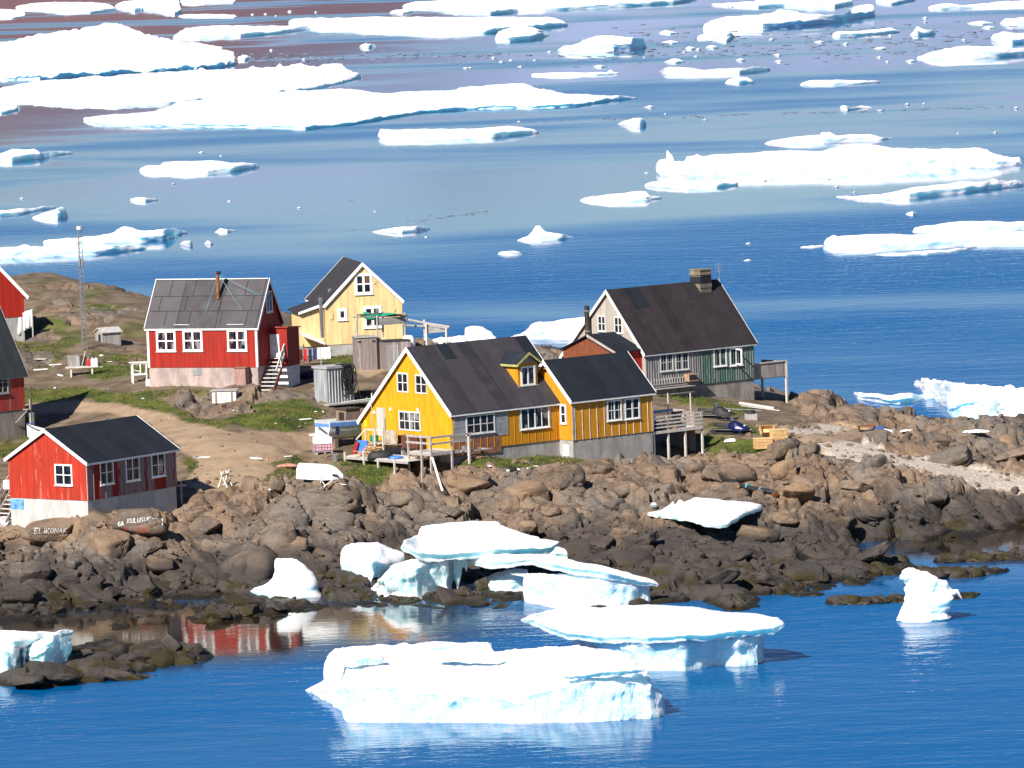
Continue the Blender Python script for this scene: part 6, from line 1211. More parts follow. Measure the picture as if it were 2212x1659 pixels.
# water container
q = G(*r3(250, 1250)); t = thing('liquid_container', 'caged plastic liquid container holding pink liquid, on a pallet', 'container', q, math.radians(14))
b = MB(); b.box(-.58, .58, -.48, .48, .16, .62); b.build('pink_fill', flat('pink liquid in plastic', (.70, .36, .44), .4, .12, 2, 0, .4), t); b = MB(); b.box(-.58, .58, -.48, .48, .62, 1.08); b.box(-.45, .45, -.35, .35, 1.08, 1.16); b.build('tank', M_PLAST, t); b = MB(); b.tube([(0, 0, 1.16), (0, 0, 1.22)], .12, 10); b.build('cap', M_PLAST, t)
b = MB()
for z in (.2, .42, .64): b.box(-.61, .61, -.51, -.49, z, z + .025); b.box(-.61, .61, .49, .51, z, z + .025); b.box(-.61, -.59, -.5, .5, z, z + .025); b.box(.59, .61, -.5, .5, z, z + .025)
for k in range(7): x = -.6 + .2 * k; b.box(x - .01, x + .01, -.525, -.512, .14, .68); b.box(-.625, -.612, x * .8 - .01, x * .8 + .01, .14, .68)
b.build('cage', M_STEEL, t); b = MB(); b.box(-.62, .62, -.52, .52, .10, .14)
for x in (-.55, 0, .47): b.box(x, x + .1, -.5, .5, -.08, .10)
b.build('pallet', M_GREYPOST, t)
# upturned boat, scrap, bucket
q = G(*r3(235, 1490)); t = thing('dinghy', 'white dinghy lying bottom up on the grass, biggest white thing by the track', 'boat', q, math.radians(-16)); t.rotation_euler = (.22, .06, math.radians(-16)); b = hull(3.0, 1.45, .85, 16, open_=True, sheer=.02, stern=.9); b.v = [(x, y, .74 - z) for x, y, z in b.v]; b.build('hull', M_GEL, t, smooth=True, sharp=40); b = MB(); b.tube([(.9, -.42, .2), (1.2, -.33, .15)], .07, 8); b.build('oar_hole', M_BLACK, t)
q = G(*r1(2030, 1535)); o = MB(); random.seed(9)
o.loft([[(-.7 + .35 * i + random.uniform(-.05, .05), .35 * math.cos(a) * (1 - abs(i - 2) * .22), .16 * (1 + math.sin(a)) * (1 - abs(i - 2) * .2)) for a in [6.283 * k / 8 for k in range(8)]] for i in range(5)]); o = o.build('tarpaulin', flat('faded pink tarpaulin', (.42, .20, .15), .8, .4, 3, .3), smooth=True); o.location = q; tag(o, 'crumpled faded pink tarpaulin left of the upturned dinghy', 'tarpaulin')
q = G(*r3(378, 1338)); t = thing('bucket', 'grey metal bucket standing behind the upturned dinghy', 'bucket', q); b = lathe([(.17, 0), (.23, .5), (.20, .5), (.15, .03)], 14); b.build('pail', M_STEEL, t, smooth=True, sharp=40); b = MB(); b.tube([(.22, 0, .5), (.15, -.1, .6), (0, -.14, .63), (-.15, -.1, .6), (-.22, 0, .5)], .015, 5); b.build('handle', M_STEEL, t)
# low deck in front of the gable, with its clutter
Yl = lambda px_, xv: YEL.on(0, xv, px_)
def yel_thing(name, label, cat): return thing(name, label, cat, YEL.org, YEL.a)
D0, D1 = Yl(r3(470, 1300), -3.0), Yl(r3(1110, 1300), -3.0); zt = Yl(r3(800, 1300), -3.0).z; t = yel_thing('timber_deck', 'low plank deck on short legs before the yellow gable, cluttered with wood', 'deck'); b = MB(); n = 12
for k in range(n): x = -3.0 + 2.4 * k / n; b.box(x, x + .185, D1.y, D0.y, zt - .05, zt)
b.build('floor', M_PALEWOOD, t); b = MB(); b.box(-3.06, -3.0, D1.y, D0.y, zt - .2, zt - .03); b.build('edge_board', M_GREYPOST, t)
for pxx, top in ((470, 1235), (660, 1235), (805, 1310), (970, 1310)):
    c = Yl(r3(pxx, top), -3.1); g = YEL.W((-3.1, c.y, 0)); b = MB(); b.bar((-3.1, c.y, zat(g.x, g.y) - YEL.org.z - .4), (-3.1, c.y, c.z), .11); b.build('leg', M_PALEWOOD, t)
zw = YEL.org.z + zt
def on_deck(pxx, xv=-2.4): c = Yl(pxx, xv); return YEL.W((xv, c.y, zt))
q = on_deck(r3(730, 1240), -2.2); b = MB(); rw = random.Random(5)
for k in range(26): a = rw.uniform(-1, 1); c = Vector((rw.uniform(-.6, .6), rw.uniform(-.35, .35), .06 + .022 * k)); d = Vector((math.cos(a), math.sin(a), rw.uniform(-.2, .2))) * rw.uniform(.25, .6); b.bar(c - d, c + d, .07, .05)
o = b.build('firewood_heap', M_RAWWOOD); o.location = q; tag(o, 'heap of split yellow firewood on the low deck', 'firewood', kind='stuff')
def lump(sx, sy, sz, seed, n=12, m=7, amp=.18):
    b = MB(); R = []
    for j in range(m):
        v = j / (m - 1); ring = []
        for i in range(n):
            u = 6.2832 * i / n; r = math.cos(v * 1.45) ** .7; p = Vector((sx * r * math.cos(u), sy * r * math.sin(u), sz * math.sin(v * 1.5))); p += noise.noise_vector(p * 2.2 + Vector((seed, 0, 0))) * amp; ring.append(p)
        R.append(ring)
    b.loft(R); return b
q = on_deck(r3(830, 1280), -2.5); o = lump(.95, .5, .42, 1).build('bin_bag', M_BLACK, smooth=True); o.location = q; tag(o, 'black plastic bags slumped on the low deck', 'bag')
q = on_deck(r3(980, 1275), -2.4); o = lump(.6, .4, .2, 2, amp=.1).build('tarpaulin', M_BLUE, smooth=True); o.location = q; tag(o, 'crumpled blue tarpaulin at the right end of the low deck', 'tarpaulin')
q = on_deck(r3(632, 1215), -1.7); o = MB().box(-.04, .04, -.45, .45, 0, .95).build('blue_board', M_BLUE); o.location = q; o.rotation_euler = (0, .25, YEL.a + .2); tag(o, 'blue board propped up behind the firewood heap', 'board')
q = on_deck(r3(560, 1190), -1.9); o = MB().box(-.03, .03, -.3, .3, 0, .85).build('red_board', flat('dark red plastic', (.30, .02, .03), .5, .2, 3, 0)); o.location = q; o.rotation_euler = (0, .3, YEL.a - .3); tag(o, 'dark red board leaning at the left end of the low deck', 'board')
# door platform with stairs and plywood
t = yel_thing('entrance_platform', 'raised entrance platform with plywood screen at the pale weathered door', 'platform'); c0, c1 = Yl(r3(690, 1150), -1.2), Yl(r3(1000, 1160), -1.2); zp = Yl(r3(800, 1140), -1.2).z
b = MB(); b.box(-1.2, -.06, c1.y, c0.y, zp - .08, zp); b.build('floor', M_GREYPOST, t)
a_, c_ = Yl(r3(862, 1010), -1.25), Yl(r3(998, 1158), -1.25); b = MB(); ym = (a_.y + c_.y) / 2; b.box(-1.27, -1.22, c_.y, ym - .01, c_.z, a_.z); b.box(-1.27, -1.22, ym + .01, a_.y, c_.z + .05, a_.z); b.build('plywood_screen', M_PLY, t)
for pxx, y0 in ((770, 1000), (852, 990), (680, 1000)): c = Yl(r3(pxx, y0), -1.2); g = YEL.W((-1.2, c.y, 0)); b = MB(); b.bar((-1.2, c.y, zat(g.x, g.y) - YEL.org.z - .3), (-1.2, c.y, c.z), .09); b.build('post', M_PALEWOOD, t)
b = MB(); b.bar(Yl(r3(680, 1005), -1.2), Yl(r3(862, 1018), -1.2), .06, .1); b.bar(Yl(r3(585, 1110), -1.2), Yl(r3(680, 1008), -1.2), .06, .1); b.build('handrail', M_PALEWOOD, t); b = MB()
for k in range(5): y = c0.y + .05 + .25 * k; b.box(-1.15, -.3, y, y + .26, zp - .14 - .18 * k, zp - .09 - .18 * k)
b.build('steps', M_GREYPOST, t)
a_, c_ = Yl(r3(735, 1065), -1.0), Yl(r3(775, 1128), -1.0); o = MB().box(-.2, .2, -.22, .22, 0, a_.z - zp).build('box', flat('dark green plastic', (.01, .20, .10), .5, .2, 3, 0)); o.location = YEL.W((-.9, (a_.y + c_.y) / 2, zp)); o.rotation_euler.z = YEL.a; tag(o, 'dark green plastic box on the entrance platform', 'box')
a_ = Yl(r3(755, 1005), -1.5); o = MB().tube([YEL.W((-1.5, a_.y, zt)), Pd(*r3(737, 740), YEL.W((-1.5, a_.y, 0)).y)], .035, 6).build('pole', M_GREYPOST); tag(o, 'tall thin grey pole standing by the entrance platform', 'pole')
a_, c_ = Yl(r3(1037, 1062), -.5), Yl(r3(1240, 1200), -.5); t = yel_thing('oil_tank', 'rusty brown oil tank on the yellow gable, behind the deck rail', 'tank'); b = MB(); b.box(-.8, -.06, c_.y, a_.y, c_.z, a_.z); b.build('body', flat('dark rusty tank', (.10, .035, .022), .7, .3, 3, .2), t); b = MB(); b.tube([(-.4, a_.y - .3, a_.z), (-.4, a_.y - .3, a_.z + .18)], .05, 7); b.build('filler_neck', M_STEEL, t)
for y in (c_.y + .2, a_.y - .3): b = MB(); b.box(-.7, -.15, y, y + .1, -.6, c_.z); b.build('leg', M_GREYPOST, t)
# corner deck with rails
t = yel_thing('timber_deck', 'grey timber deck with handrails on stilts at the corner of the yellow house', 'deck'); xd = -2.3; A_ = Yl(r3(1120, 1225), xd); Bq = Yl(r3(1345, 1240), xd); zd = A_.z; y0d, y1d = -1.6, A_.y; print('deck', A_, Bq)
y0d = min(0., Bq.y); b = MB(); n = 14
for k in range(n): yk = y0d + (y1d - y0d) * k / n; b.box(xd, -.05, yk, yk + (y1d - y0d) / n - .02, zd - .05, zd)
b.build('floor', M_PALEWOOD, t); b = MB(); b.box(xd - .05, xd - .001, y0d, y1d, zd - .22, zd - .02); b.box(xd, .9, y0d - .05, y0d - .001, zd - .22, zd - .02); b.build('edge_board', M_GREYPOST, t)
def post_to_ground(par, x, y, ztop, w_=.12, mat=M_GREYPOST, name='post', hs=YEL):
    g = hs.W((x, y, 0)); b = MB(); b.bar((x, y, zat(g.x, g.y) - hs.org.z - .4), (x, y, ztop), w_); return b.build(name, mat, par)
for y in (y1d, y0d + (y1d - y0d) * .42, y0d): post_to_ground(t, xd - .06, y, zd + 1.12)
post_to_ground(t, -.6, y0d - .06, zd + 1.05); post_to_ground(t, .85, y0d - .06, zd + .95)
b = MB()
for dz in (1.05, .62): b.bar((xd - .12, y0d - .2, zd + dz), (xd - .12, y1d + .15, zd + dz), .05, .14); b.bar((xd - .2, y0d - .13, zd + dz - .03), (1.1, y0d - .13, zd + dz - .03), .05, .14)
b.build('handrail', M_GREYPOST, t)
p0 = Pd(*r3(1350, 1290), YEL.W((xd - .6, y0d, 0)).y); p1 = G(*r3(1452, 1622)); p1 += (CAMP - p1).normalized() * 1.2; o = MB().bar(p0, p1, .13, .06).build('white_plank', M_WHITE); tag(o, 'long white plank leaning from the corner deck down on the rocks', 'plank')
# pipe shelf on the long wall
a_, c_ = YEL.on(1, -1.1, r3(1690, 1235)), YEL.on(1, -1.1, r3(1955, 1180)); t = yel_thing('wall_rack', 'low timber rack on a post against the brown wall panels', 'rack'); b = MB(); b.box(a_.x, c_.x, -1.15, -1.05, a_.z, a_.z + .08); b.box(a_.x, a_.x + .08, -1.05, -.05, a_.z, a_.z + .07); b.box(c_.x - .3, c_.x - .22, -1.05, -.05, a_.z, a_.z + .07); b.build('beam', M_GREYPOST, t); tp_ = YEL.on(1, -1.2, r3(1718, 1078)); post_to_ground(t, tp_.x, -1.2, tp_.z, .12, M_PALEWOOD)
b = MB(); b.bar((tp_.x, -1.1, a_.z), (tp_.x + 1.8, -.6, -.4), .05); b.build('brace', M_GREYPOST, t)
b = MB(); b.box(a_.x - .1, a_.x + .15, -1.04, -.8, a_.z + .08, a_.z + .4); b.build('bracket_box', M_STEEL, t)
# trestles
def trestle(label, V, rz, w_=.9, hgt=.95, mat=M_PALEWOOD):
    q = G(*V); t = thing('sawhorse', label, 'sawhorse', q, rz, 'wooden sawhorses')
    for k, x in enumerate((-w_ / 2, w_ / 2)):
        for sg in (-1, 1): b = MB(); b.bar((x, sg * .38, -.15), (x, -sg * .12, hgt), .09); b.build('leg', mat, t)
    b = MB(); b.bar((-w_ / 2 - .15, 0, hgt * .76), (w_ / 2 + .15, 0, hgt * .76), .09); b.build('crossbar', mat, t)
trestle('spindly grey sawhorse standing at the end of the dirt track', (487, 1052), 1.15, .75, 1.05)
q = G(*r3(270, 1610)); t = thing('sawhorse', 'crossed-plank sawhorse on the rocks below the upturned dinghy', 'sawhorse', q, .15, 'wooden sawhorses'); LX = lambda x, y, dy=0: Pd(*r3(x, y), q.y + dy) - q
for a, c, dy in (((210, 1480), (290, 1600), 0), ((372, 1495), (200, 1632), -.12), ((225, 1520), (228, 1590), .3)): b = MB(); b.bar(LX(*a, dy), LX(*c, dy), .12, .07); b.build('leg', M_PALEWOOD, t)
t.rotation_euler.z = 0
# by the cottage
p = COT.W((-.3, COT.on(0, -.3, r6(50, 1180)).y, 0)); t = thing('wooden_steps', 'open wooden steps rising to the left side of the small red cottage', 'steps', COT.org, COT.a); a_ = COT.on(0, .3, r6(100, 1180)); b = MB()
yb0 = COT.on(0, 0, r6(98, 1100)).y
for k in range(7): z = -.15 + .26 * k; b.box(.1, 1.1, yb0 + .15, yb0 + .9, z, z + .05) if False else b.box(-.2 + .26 * k, .1 + .26 * k, yb0 + .12, yb0 + 1.1, z, z + .05)
b.build('tread', M_PALEWOOD, t); b = MB()
for y in (yb0 + .1, yb0 + 1.12): b.bar((-.35, y, -.35), (1.6, y, 1.6), .06, .2)
b.build('stringer', M_GREYPOST, t); b = MB(); b.bar((-.3, yb0 + 1.15, .8), (1.6, yb0 + 1.15, 2.7), .06, .08); b.bar((-.3, yb0 + 1.15, -.3), (-.3, yb0 + 1.15, .85), .07); b.build('handrail', M_GREYPOST, t)
q = COT.W((.6, yb0 + .5, COT.on(0, .6, r6(50, 970)).z)); o = MB().box(-.3, .3, -.3, .3, 0, .55).build('white_box', M_FOAM); o.location = q; o.rotation_euler.z = COT.a + .3; tag(o, 'white box at the top of the cottage steps', 'box')
c = COT.on(1, .4, r6(1832, 1120)); pC = COT.W((c.x, .4, 0)); zg = zat(pC.x, pC.y); t = thing('cross_post', 'grey wooden post with a crosspiece at the right corner of the cottage', 'post', Vector((pC.x, pC.y, zg))); hC = Pd(*r6(1832, 895), pC.y).z - zg; b = MB(); b.bar((0, 0, -.4), (0, 0, hC), .12); b.build('upright', M_GREYPOST, t); b = MB(); b.box(-.3, .35, -.1, -.06, hC - .35, hC - .2); b.build('crosspiece', M_GREYPOST, t)
# boat and pipes by the house at the left border
q = Pd(*r6(540, 330), 402.); zg = zat(q.x, q.y); t = thing('rowing_boat', 'dark rowing boat with pale planked bow in the shade of the left house', 'boat', Vector((q.x, q.y, zg)), math.radians(162)); b = hull(4.0, 1.5, 1.05, 18, sheer=.35); b.build('hull', flat('pale grey green hull', (.58, .60, .54), .6, .15, 2, .1), t, smooth=True, sharp=40); b = MB()
for i in range(3): b.box(-.9 + .9 * i, -.65 + .9 * i, -.55, .55, .62, .67)
b.build('thwart', M_GREYPOST, t); hl = hull(4.06, 1.56, 1.05, 18, sheer=.35, thick=.05); b = MB()
for sg in (-1, 1): b.tube([(v[0], v[1] * 1.0, v[2]) for v in (hl.v[0::18] if sg > 0 else hl.v[8::18])], .035, 5)
b.build('gunwale', M_NAVY, t)
p0, p1 = G(*r6(328, 440)), None; p1 = Pd(*r6(326, 208), p0.y); t = thing('pipe_post', 'thick steel pipe standing upright between cottage ridge and left house', 'pipe', p0); b = MB(); b.tube([(0, 0, -.3), (0, 0, p1.z - p0.z)], .2, 12); b.build('pipe', flat('streaked steel pipe', (.36, .34, .28), .5, .3, 2, .1, .5, .5), t, smooth=True, sharp=40); b = MB(); b.tube([(0, 0, (p1.z - p0.z) * .52), (0, 0, (p1.z - p0.z) * .52 + .08)], .215, 12); b.build('collar', M_BLUE, t)
p0 = Pd(*r6(310, 200), 404.); p1 = Pd(*r6(312, -60), 404.); p0.z = zat(p0.x, p0.y) - .2; o = MB().tube([p0, p1], .05, 6).build('pole', M_DARKWOOD); tag(o, 'slim dark pole beside the rowing boat at the left house', 'pole')
# deck beside the extension
Ex = lambda px_, yv: YEL.on(1, yv, px_)
x0 = EXT[1] + .08; yv = EXT[2] + .1; t = yel_thing('timber_deck', 'grey deck on posts with slatted rails right of the blue-black extension', 'deck'); e = Ex(r4(1905, 860), yv); f = Ex(r4(1475, 905), yv); zf = f.z; xe = e.x; b = MB(); n = 12; dep = 3.2
for k in range(n): b.box(x0, xe, yv + dep * k / n, yv + dep * (k + 1) / n - .02, zf - .05, zf)
b.build('floor', M_PALEWOOD, t); b = MB(); b.box(x0, xe, yv - .05, yv - .001, zf - .16, zf + .03); b.build('edge_board', M_PALEWOOD, t)
ztop = Ex(r4(1905, 725), yv).z; b = MB()
for k in range(4): z = zf + .28 + (ztop - zf - .28) * k / 3; b.box(x0, xe + .05, yv - .04, yv, z - .07, z + .04)
b.build('rail_slats', M_PALEWOOD, t)
for pxx in (1605, 1755, 1905): c = Ex(r4(pxx, 800), yv); post_to_ground(t, c.x, yv + .07, ztop + .02, .13, M_PALEWOOD)
post_to_ground(t, x0 + .08, yv + .07, zf, .12, M_PALEWOOD); post_to_ground(t, x0 + .5, yv + 2.8, zf, .12, M_PALEWOOD)
b = MB(); b.box(xe - .02, xe + .03, yv + .8, yv + dep, -.9, zf + 1.0); b.build('side_wall', boards('deck side boards', (.30, .24, .21), (.4, .36, .33), .4, .3, .85, .5, .3, .5), t)
b = MB(); b.box(x0 + .4, xe + .25, yv + 2.0, yv + dep + .3, zf + 1.0, zf + 1.06); b.build('upper_shelf', M_PALEWOOD, t)
for pxx in (1602, 1800): c = Ex(r4(pxx, 640), yv + 2.2); tt_ = Ex(r4(pxx, 560), yv + 2.2); b = MB(); b.bar((c.x, yv + 2.2, zf), (c.x, yv + 2.2, tt_.z), .07); b.build('post', M_PALEWOOD, t)
q = YEL.W((x0 + .8, yv + 1.0, zf)); o = lump(.75, .5, .75, 4).build('tarpaulin', M_BLACK, smooth=True); o.location = q; tag(o, 'black tarpaulin heap on the deck behind its slatted rails', 'tarpaulin')
q = YEL.W((x0 + 2.3, yv + .9, zf)); t = thing('crate', 'orange brown crate on the deck behind the slatted rails', 'crate', q, YEL.a); b = MB(); b.box(-.4, .4, -.3, .3, 0, .5); b.build('body', flat('orange brown wood', (.42, .20, .10), .7, .2, 4, .1), t); b = MB(); b.box(-.43, .43, -.33, .33, .5, .55); b.build('lid', M_PALEWOOD, t)
# snowmobiles
def snowmobile(label, pos, rz, paint, decal):
    t = thing('snowmobile', label, 'snowmobile', pos, rz)
    b = MB(); b.loft([[(x, y * w_, z0 + (z1 - z0) * v) for y, v in ((-1, 0), (-1, .45), (-.62, .88), (0, 1), (.62, .88), (1, .45), (1, 0))] for x, w_, z0, z1 in ((-.05, .28, .4, .82), (.2, .40, .3, .98), (.55, .44, .26, .92), (.95, .42, .26, .72), (1.3, .30, .3, .56), (1.52, .12, .36, .46))]); b.build('cowl', paint, t, smooth=True, sharp=40)
    b = MB(); b.loft([[(x, y * w_, z) for y, z in ((-.9, z0), (-1, (z0 + z1) / 2), (-.6, z1), (.6, z1), (1, (z0 + z1) / 2), (.9, z0))] for x, w_, z0, z1 in ((-1.25, .12, .66, .80), (-1.05, .19, .52, .82), (-.5, .2, .48, .74), (.0, .17, .48, .82))]); b.build('seat', M_BLACK, t, smooth=True, sharp=40)
    b = MB(); b.loft([[(x, y, z) for y, z in ((-.19, z0), (-.19, z1), (.19, z1), (.19, z0))] for x, z0, z1 in ((-1.5, .16, .26), (-1.35, .02, .34), (.1, .02, .32), (.45, .14, .28))]); b.build('track', M_BLACK, t)
    for y in (-.32, .32): b = MB(); b.box(-1.1, .3, y - .1, y + .1, .33, .36); b.build('running_board', M_STEEL, t)
    b = MB(); b.hexa([(.25, -.26, .95), (.25, .26, .95), (.28, .26, .95), (.28, -.26, .95)], [(.08, -.18, 1.22), (.08, .18, 1.22), (.10, .18, 1.22), (.10, -.18, 1.22)]); b.build('windscreen', flat('smoked plastic', (.16, .17, .18), .15, .1, 3, 0, .6), t)
    b = MB(); b.tube([(.02, -.36, 1.05), (.1, 0, .98), (.02, .36, 1.05)], .022, 6); b.build('handlebar', M_BLACK, t)
    for y in (-.45, .45): b = MB(); b.tube([(.5, y, .04), (1.4, y, .03), (1.7, y, .16)], .05, 6); b.tube([(1.0, y, .05), (.9, y * .6, .4)], .03, 5); b.build('ski', M_BLACK, t)
    b = MB(); b.box(1.12, 1.22, -.14, .14, .60, .68); b.build('headlight', M_GEL, t)
    if decal:
        for y in (-1, 1): b = MB(); b.bar((.6, y * .45, .5), (1.1, y * .39, .44), .012, .09); b.build('side_decal', flat('violet white decal', (.55, .5, .75), .4, .2, 9, 0), t)
snowmobile('dark blue snowmobile with black seat parked beside the slatted deck', G(*r5(1600, 1560)), math.radians(-30), flat('metallic dark blue', (.008, .014, .06), .25, .1, 3, 0, .6, .2), True)
snowmobile('older black snowmobile half hidden behind the blue one', G(*r5(1465, 1440)) + Vector((0, .8, 0)), math.radians(-24), M_BLACK, False)
# yellow crates
def fishbox(label, V, rz, L_, W_, H_, tilt=0, open_=True, dz=0):
    q = G(*V); t = thing('wooden_crate', label, 'crate', q + Vector((0, 0, dz)), rz, 'new wooden crates'); t.rotation_euler = (tilt, 0, rz); b = MB(); k = 3
    for i in range(k):
        z0, z1 = H_ * i / k + .01, H_ * (i + 1) / k - .01
        b.box(-L_ / 2, L_ / 2, -W_ / 2, -W_ / 2 + .03, z0, z1); b.box(-L_ / 2, L_ / 2, W_ / 2 - .03, W_ / 2, z0, z1); b.box(-L_ / 2, -L_ / 2 + .03, -W_ / 2 + .03, W_ / 2 - .03, z0, z1); b.box(L_ / 2 - .03, L_ / 2, -W_ / 2 + .03, W_ / 2 - .03, z0, z1)
    b.build('slats', M_RAWWOOD, t); b = MB(); b.box(-L_ / 2 + .03, L_ / 2 - .03, -W_ / 2 + .03, W_ / 2 - .03, .0, .03) if open_ else b.box(-L_ / 2 - .02, L_ / 2 + .02, -W_ / 2 - .02, W_ / 2 + .02, H_ + .001, H_ + .04); b.build('bottom' if open_ else 'lid', flat('pale fresh wood', (.66, .45, .22), .75, .15, 5, .1), t)
fishbox('new yellow wooden crate with a flat lid, front left of three', r7(398, 612), .2, 1.2, .85, .68, 0, False); fishbox('new yellow slatted crate standing on end, right of three', r7(508, 582), .3, 1.05, .8, .95, 0, False); fishbox('tilted open yellow crate lying behind the other two', r7(425, 545), .25, 1.0, .7, .4, .7, True, .45)
# planks, box and odd things on the right
for lab, a, c, w_, h_ in (('thick pale beam lying on the grass below the green wall', (1678, 1300), (1985, 1345), .22, .16), ('grey board beside the pale beam on the grass', (1690, 1318), (2030, 1362), .26, .06), ('long thin grey pole lying in front of the pale beam', (1490, 1342), (1872, 1365), .09, .09)):
    p0, p1 = G(*r5(*a)), G(*r5(*c)); o = MB().bar(p0 + Vector((0, 0, h_ / 2 + .05)), p1 + Vector((0, 0, h_ / 2 + .05)), w_, h_).build('plank', M_PALEWOOD); tag(o, lab, 'plank', 'timber lying below the green wall')
q = G(*r5(1780, 1430)); t = thing('storage_box', 'grey box with a dark cloth on top, on the grass by the beams', 'box', q, .1); b = MB(); b.box(-.42, .42, -.3, .3, -.1, .42); b.build('body', M_GREYPOST, t); o = lump(.36, .28, .26, 8, amp=.08); o.v = [(x, y, z + .42) for x, y, z in o.v]; o.build('cloth_cover', M_BLACK, t, smooth=True)
q = G(*r7(1225, 500)); t = thing('outboard_motor', 'blue and white outboard motor lying on the rocks at the right', 'outboard motor', q, -.5); b = MB(); b.loft([[(x, y * w_, .25 + z * w_) for y, z in ((-1, -.6), (-1, .5), (0, 1), (1, .5), (1, -.6))] for x, w_ in ((-.5, .12), (-.35, .22), (.0, .24), (.2, .15))]); b.build('cowl', flat('marine blue', (.03, .10, .32), .4, .1, 3, 0, .5), t, smooth=True, sharp=40); b = MB(); b.tube([(.15, 0, .25), (.8, 0, .12)], .07, 7); b.box(.7, .95, -.03, .03, -.05, .3); b.build('shaft', M_STEEL, t)
q = G(*r7(1120, 500)); t = thing('rusty_table', 'rust red metal sheet on legs beside the outboard motor', 'table', q, .05); b = MB(); b.box(-.7, .7, -.4, .4, .42, .48); b.build('tabletop', M_RUST, t)
for x in (-.6, .5): b = MB(); b.box(x, x + .08, -.3, .3, -.2, .42); b.build('leg', M_DARKWOOD, t)
p0, p1 = G(*r7(-20, 822)), G(*r7(488, 968)); b = MB(); n = 8; b.tube([p0.lerp(p1, i / n) + Vector((0, 0, .35 + .1 * math.sin(i))) for i in range(n + 1)], .17, 9); t = thing('drain_pipe', 'long black pipe slanting down over the boulders to the stranded slab', 'pipe', p0); b.v = [tuple(Vector(v) - p0) for v in b.v]; b.build('pipe', M_BLACK, t, smooth=True); b = MB()
for f in (.12, .62, .8): b = MB(); q = p0.lerp(p1, f) + Vector((0, 0, .35)) - p0; d = (p1 - p0).normalized() * .05; b.tube([q - d, q + d], .2, 9); b.build('strap', flat('turquoise cord', (.12, .38, .50), .6, .2, 5, 0), t)
b = MB(); q = p1 - p0 + Vector((0, 0, .38)); d = (p1 - p0).normalized() * .2; b.tube([q - d, q + d * .3], .185, 9); b.build('rusty_end', M_RUST, t)
for lab, V, sx, sy, sz, mm in (('white foam sheet lying on the far right rocks', r7(1880, 508), 1.0, .5, .18, M_FOAM), ('white plastic sack on the ground left of the yellow crates', r7(172, 562), .5, .3, .22, M_FOAM), ('pale flat slab of foam on the gravel edge at the right', r7(1400, 515), .5, .3, .12, M_FOAM), ('black scrap heap on the grass below the yellow long wall', r4(215, 1240), .45, .3, .22, M_BLACK)):
    q = G(*V); o = lump(sx, sy, sz, len(lab), amp=.1).build('scrap', mm, smooth=True); o.location = q; tag(o, lab, 'scrap')
# litter
random.seed(21); M_LIT = [M_FOAM, M_PALEWOOD, flat('dull blue litter', (.15, .28, .40), .6, .2, 3, 0), M_RAWWOOD]
for zone, polyp, n in (('strewn on the earth in front of the red house', [(300, 850), (700, 860), (700, 930), (320, 905)], 9), ('on the bank below the upturned dinghy', [(600, 1020), (740, 1030), (760, 1080), (560, 1085)], 9), ('on the grass below the yellow long wall', [(1000, 1010), (1140, 995), (1190, 1015), (1060, 1030)], 9), ('along the dirt track', [(380, 960), (640, 950), (640, 1010), (430, 1050)], 6), ('on the slope under the hill', [(70, 770), (300, 760), (310, 830), (90, 850)], 12)):
    P_ = np.array(polyp, float); k = 0
    while k < n:
        vx, vy = random.uniform(P_[:, 0].min(), P_[:, 0].max()), random.uniform(P_[:, 1].min(), P_[:, 1].max())
        if not in_poly(np.array([vx]), np.array([vy]), polyp)[0]: continue
        q = G(vx, vy); k += 1; r = random.uniform(.06, .16); b = MB(); L_ = r * random.choice((1, 1, 4))
        b.hexa([(-L_, -r * .6, 0), (L_, -r * .5, .02), (L_ * .9, r * .5, 0), (-L_ * .8, r * .6, .01)], [(-L_ * .9, -r * .5, r * .5), (L_ * .8, -r * .5, r * .7), (L_ * .9, r * .4, r * .5), (-L_ * .7, r * .5, r * .6)])
        o = b.build('litter_scrap', M_LIT[0] if random.random() < .5 else random.choice(M_LIT)); o.location = q; o.rotation_euler.z = random.uniform(0, 3); tag(o, 'small pale scrap of litter ' + zone, 'litter', 'litter ' + zone)
# ================================================================== BOULDERS
random.seed(11); rng = np.random.default_rng(5)
def boulder_mesh(seed, planes=5, sub=5, rough_=.03, sharp=26., flatz=.85):
    """a block broken along three rough joint directions, corners knocked off and worn"""
    r = np.random.default_rng(seed); bm = bmesh.new(); bmesh.ops.create_icosphere(bm, subdivisions=sub, radius=1)
    V = np.array([v.co[:] for v in bm.verts]); ax = np.eye(3) + r.normal(size=(3, 3)) * .20; nrm = np.concatenate([ax, -ax + r.normal(size=(3, 3)) * .15]); d = r.uniform(.52, .86, 6)
    ex = r.normal(size=(planes, 3)); nrm = np.concatenate([nrm, ex]); d = np.concatenate([d, r.uniform(.72, 1.0, planes)]); nrm /= np.linalg.norm(nrm, axis=1)[:, None]
    dots = V @ nrm.T; q = np.where(dots > .05, d / np.maximum(dots, .05), 1e3); q = np.minimum(q, 1.15)
    rad = (np.sum(q ** -sharp, axis=1)) ** (-1 / sharp); Vn = V * rad[:, None]
    for i, v in enumerate(bm.verts):
        p = Vector(Vn[i]); o = noise.fractal(p * 1.6 + Vector((seed * 3.1, 0, 0)), 1, 2, 5) * rough_ * 1.5; c = abs(noise.noise(p * 1.3 + Vector((0, seed * 2.3, 0)))); o -= .08 * math.exp(-(c / .03) ** 2)
        p *= 1 + o; p.z *= flatz; v.co = p
    me = bpy.data.meshes.new('boulder'); bm.to_mesh(me); bm.free(); me.polygons.foreach_set('use_smooth', [True] * len(me.polygons)); me.set_sharp_from_angle(angle=math.radians(32)); me.materials.append(M_ROCK); return me
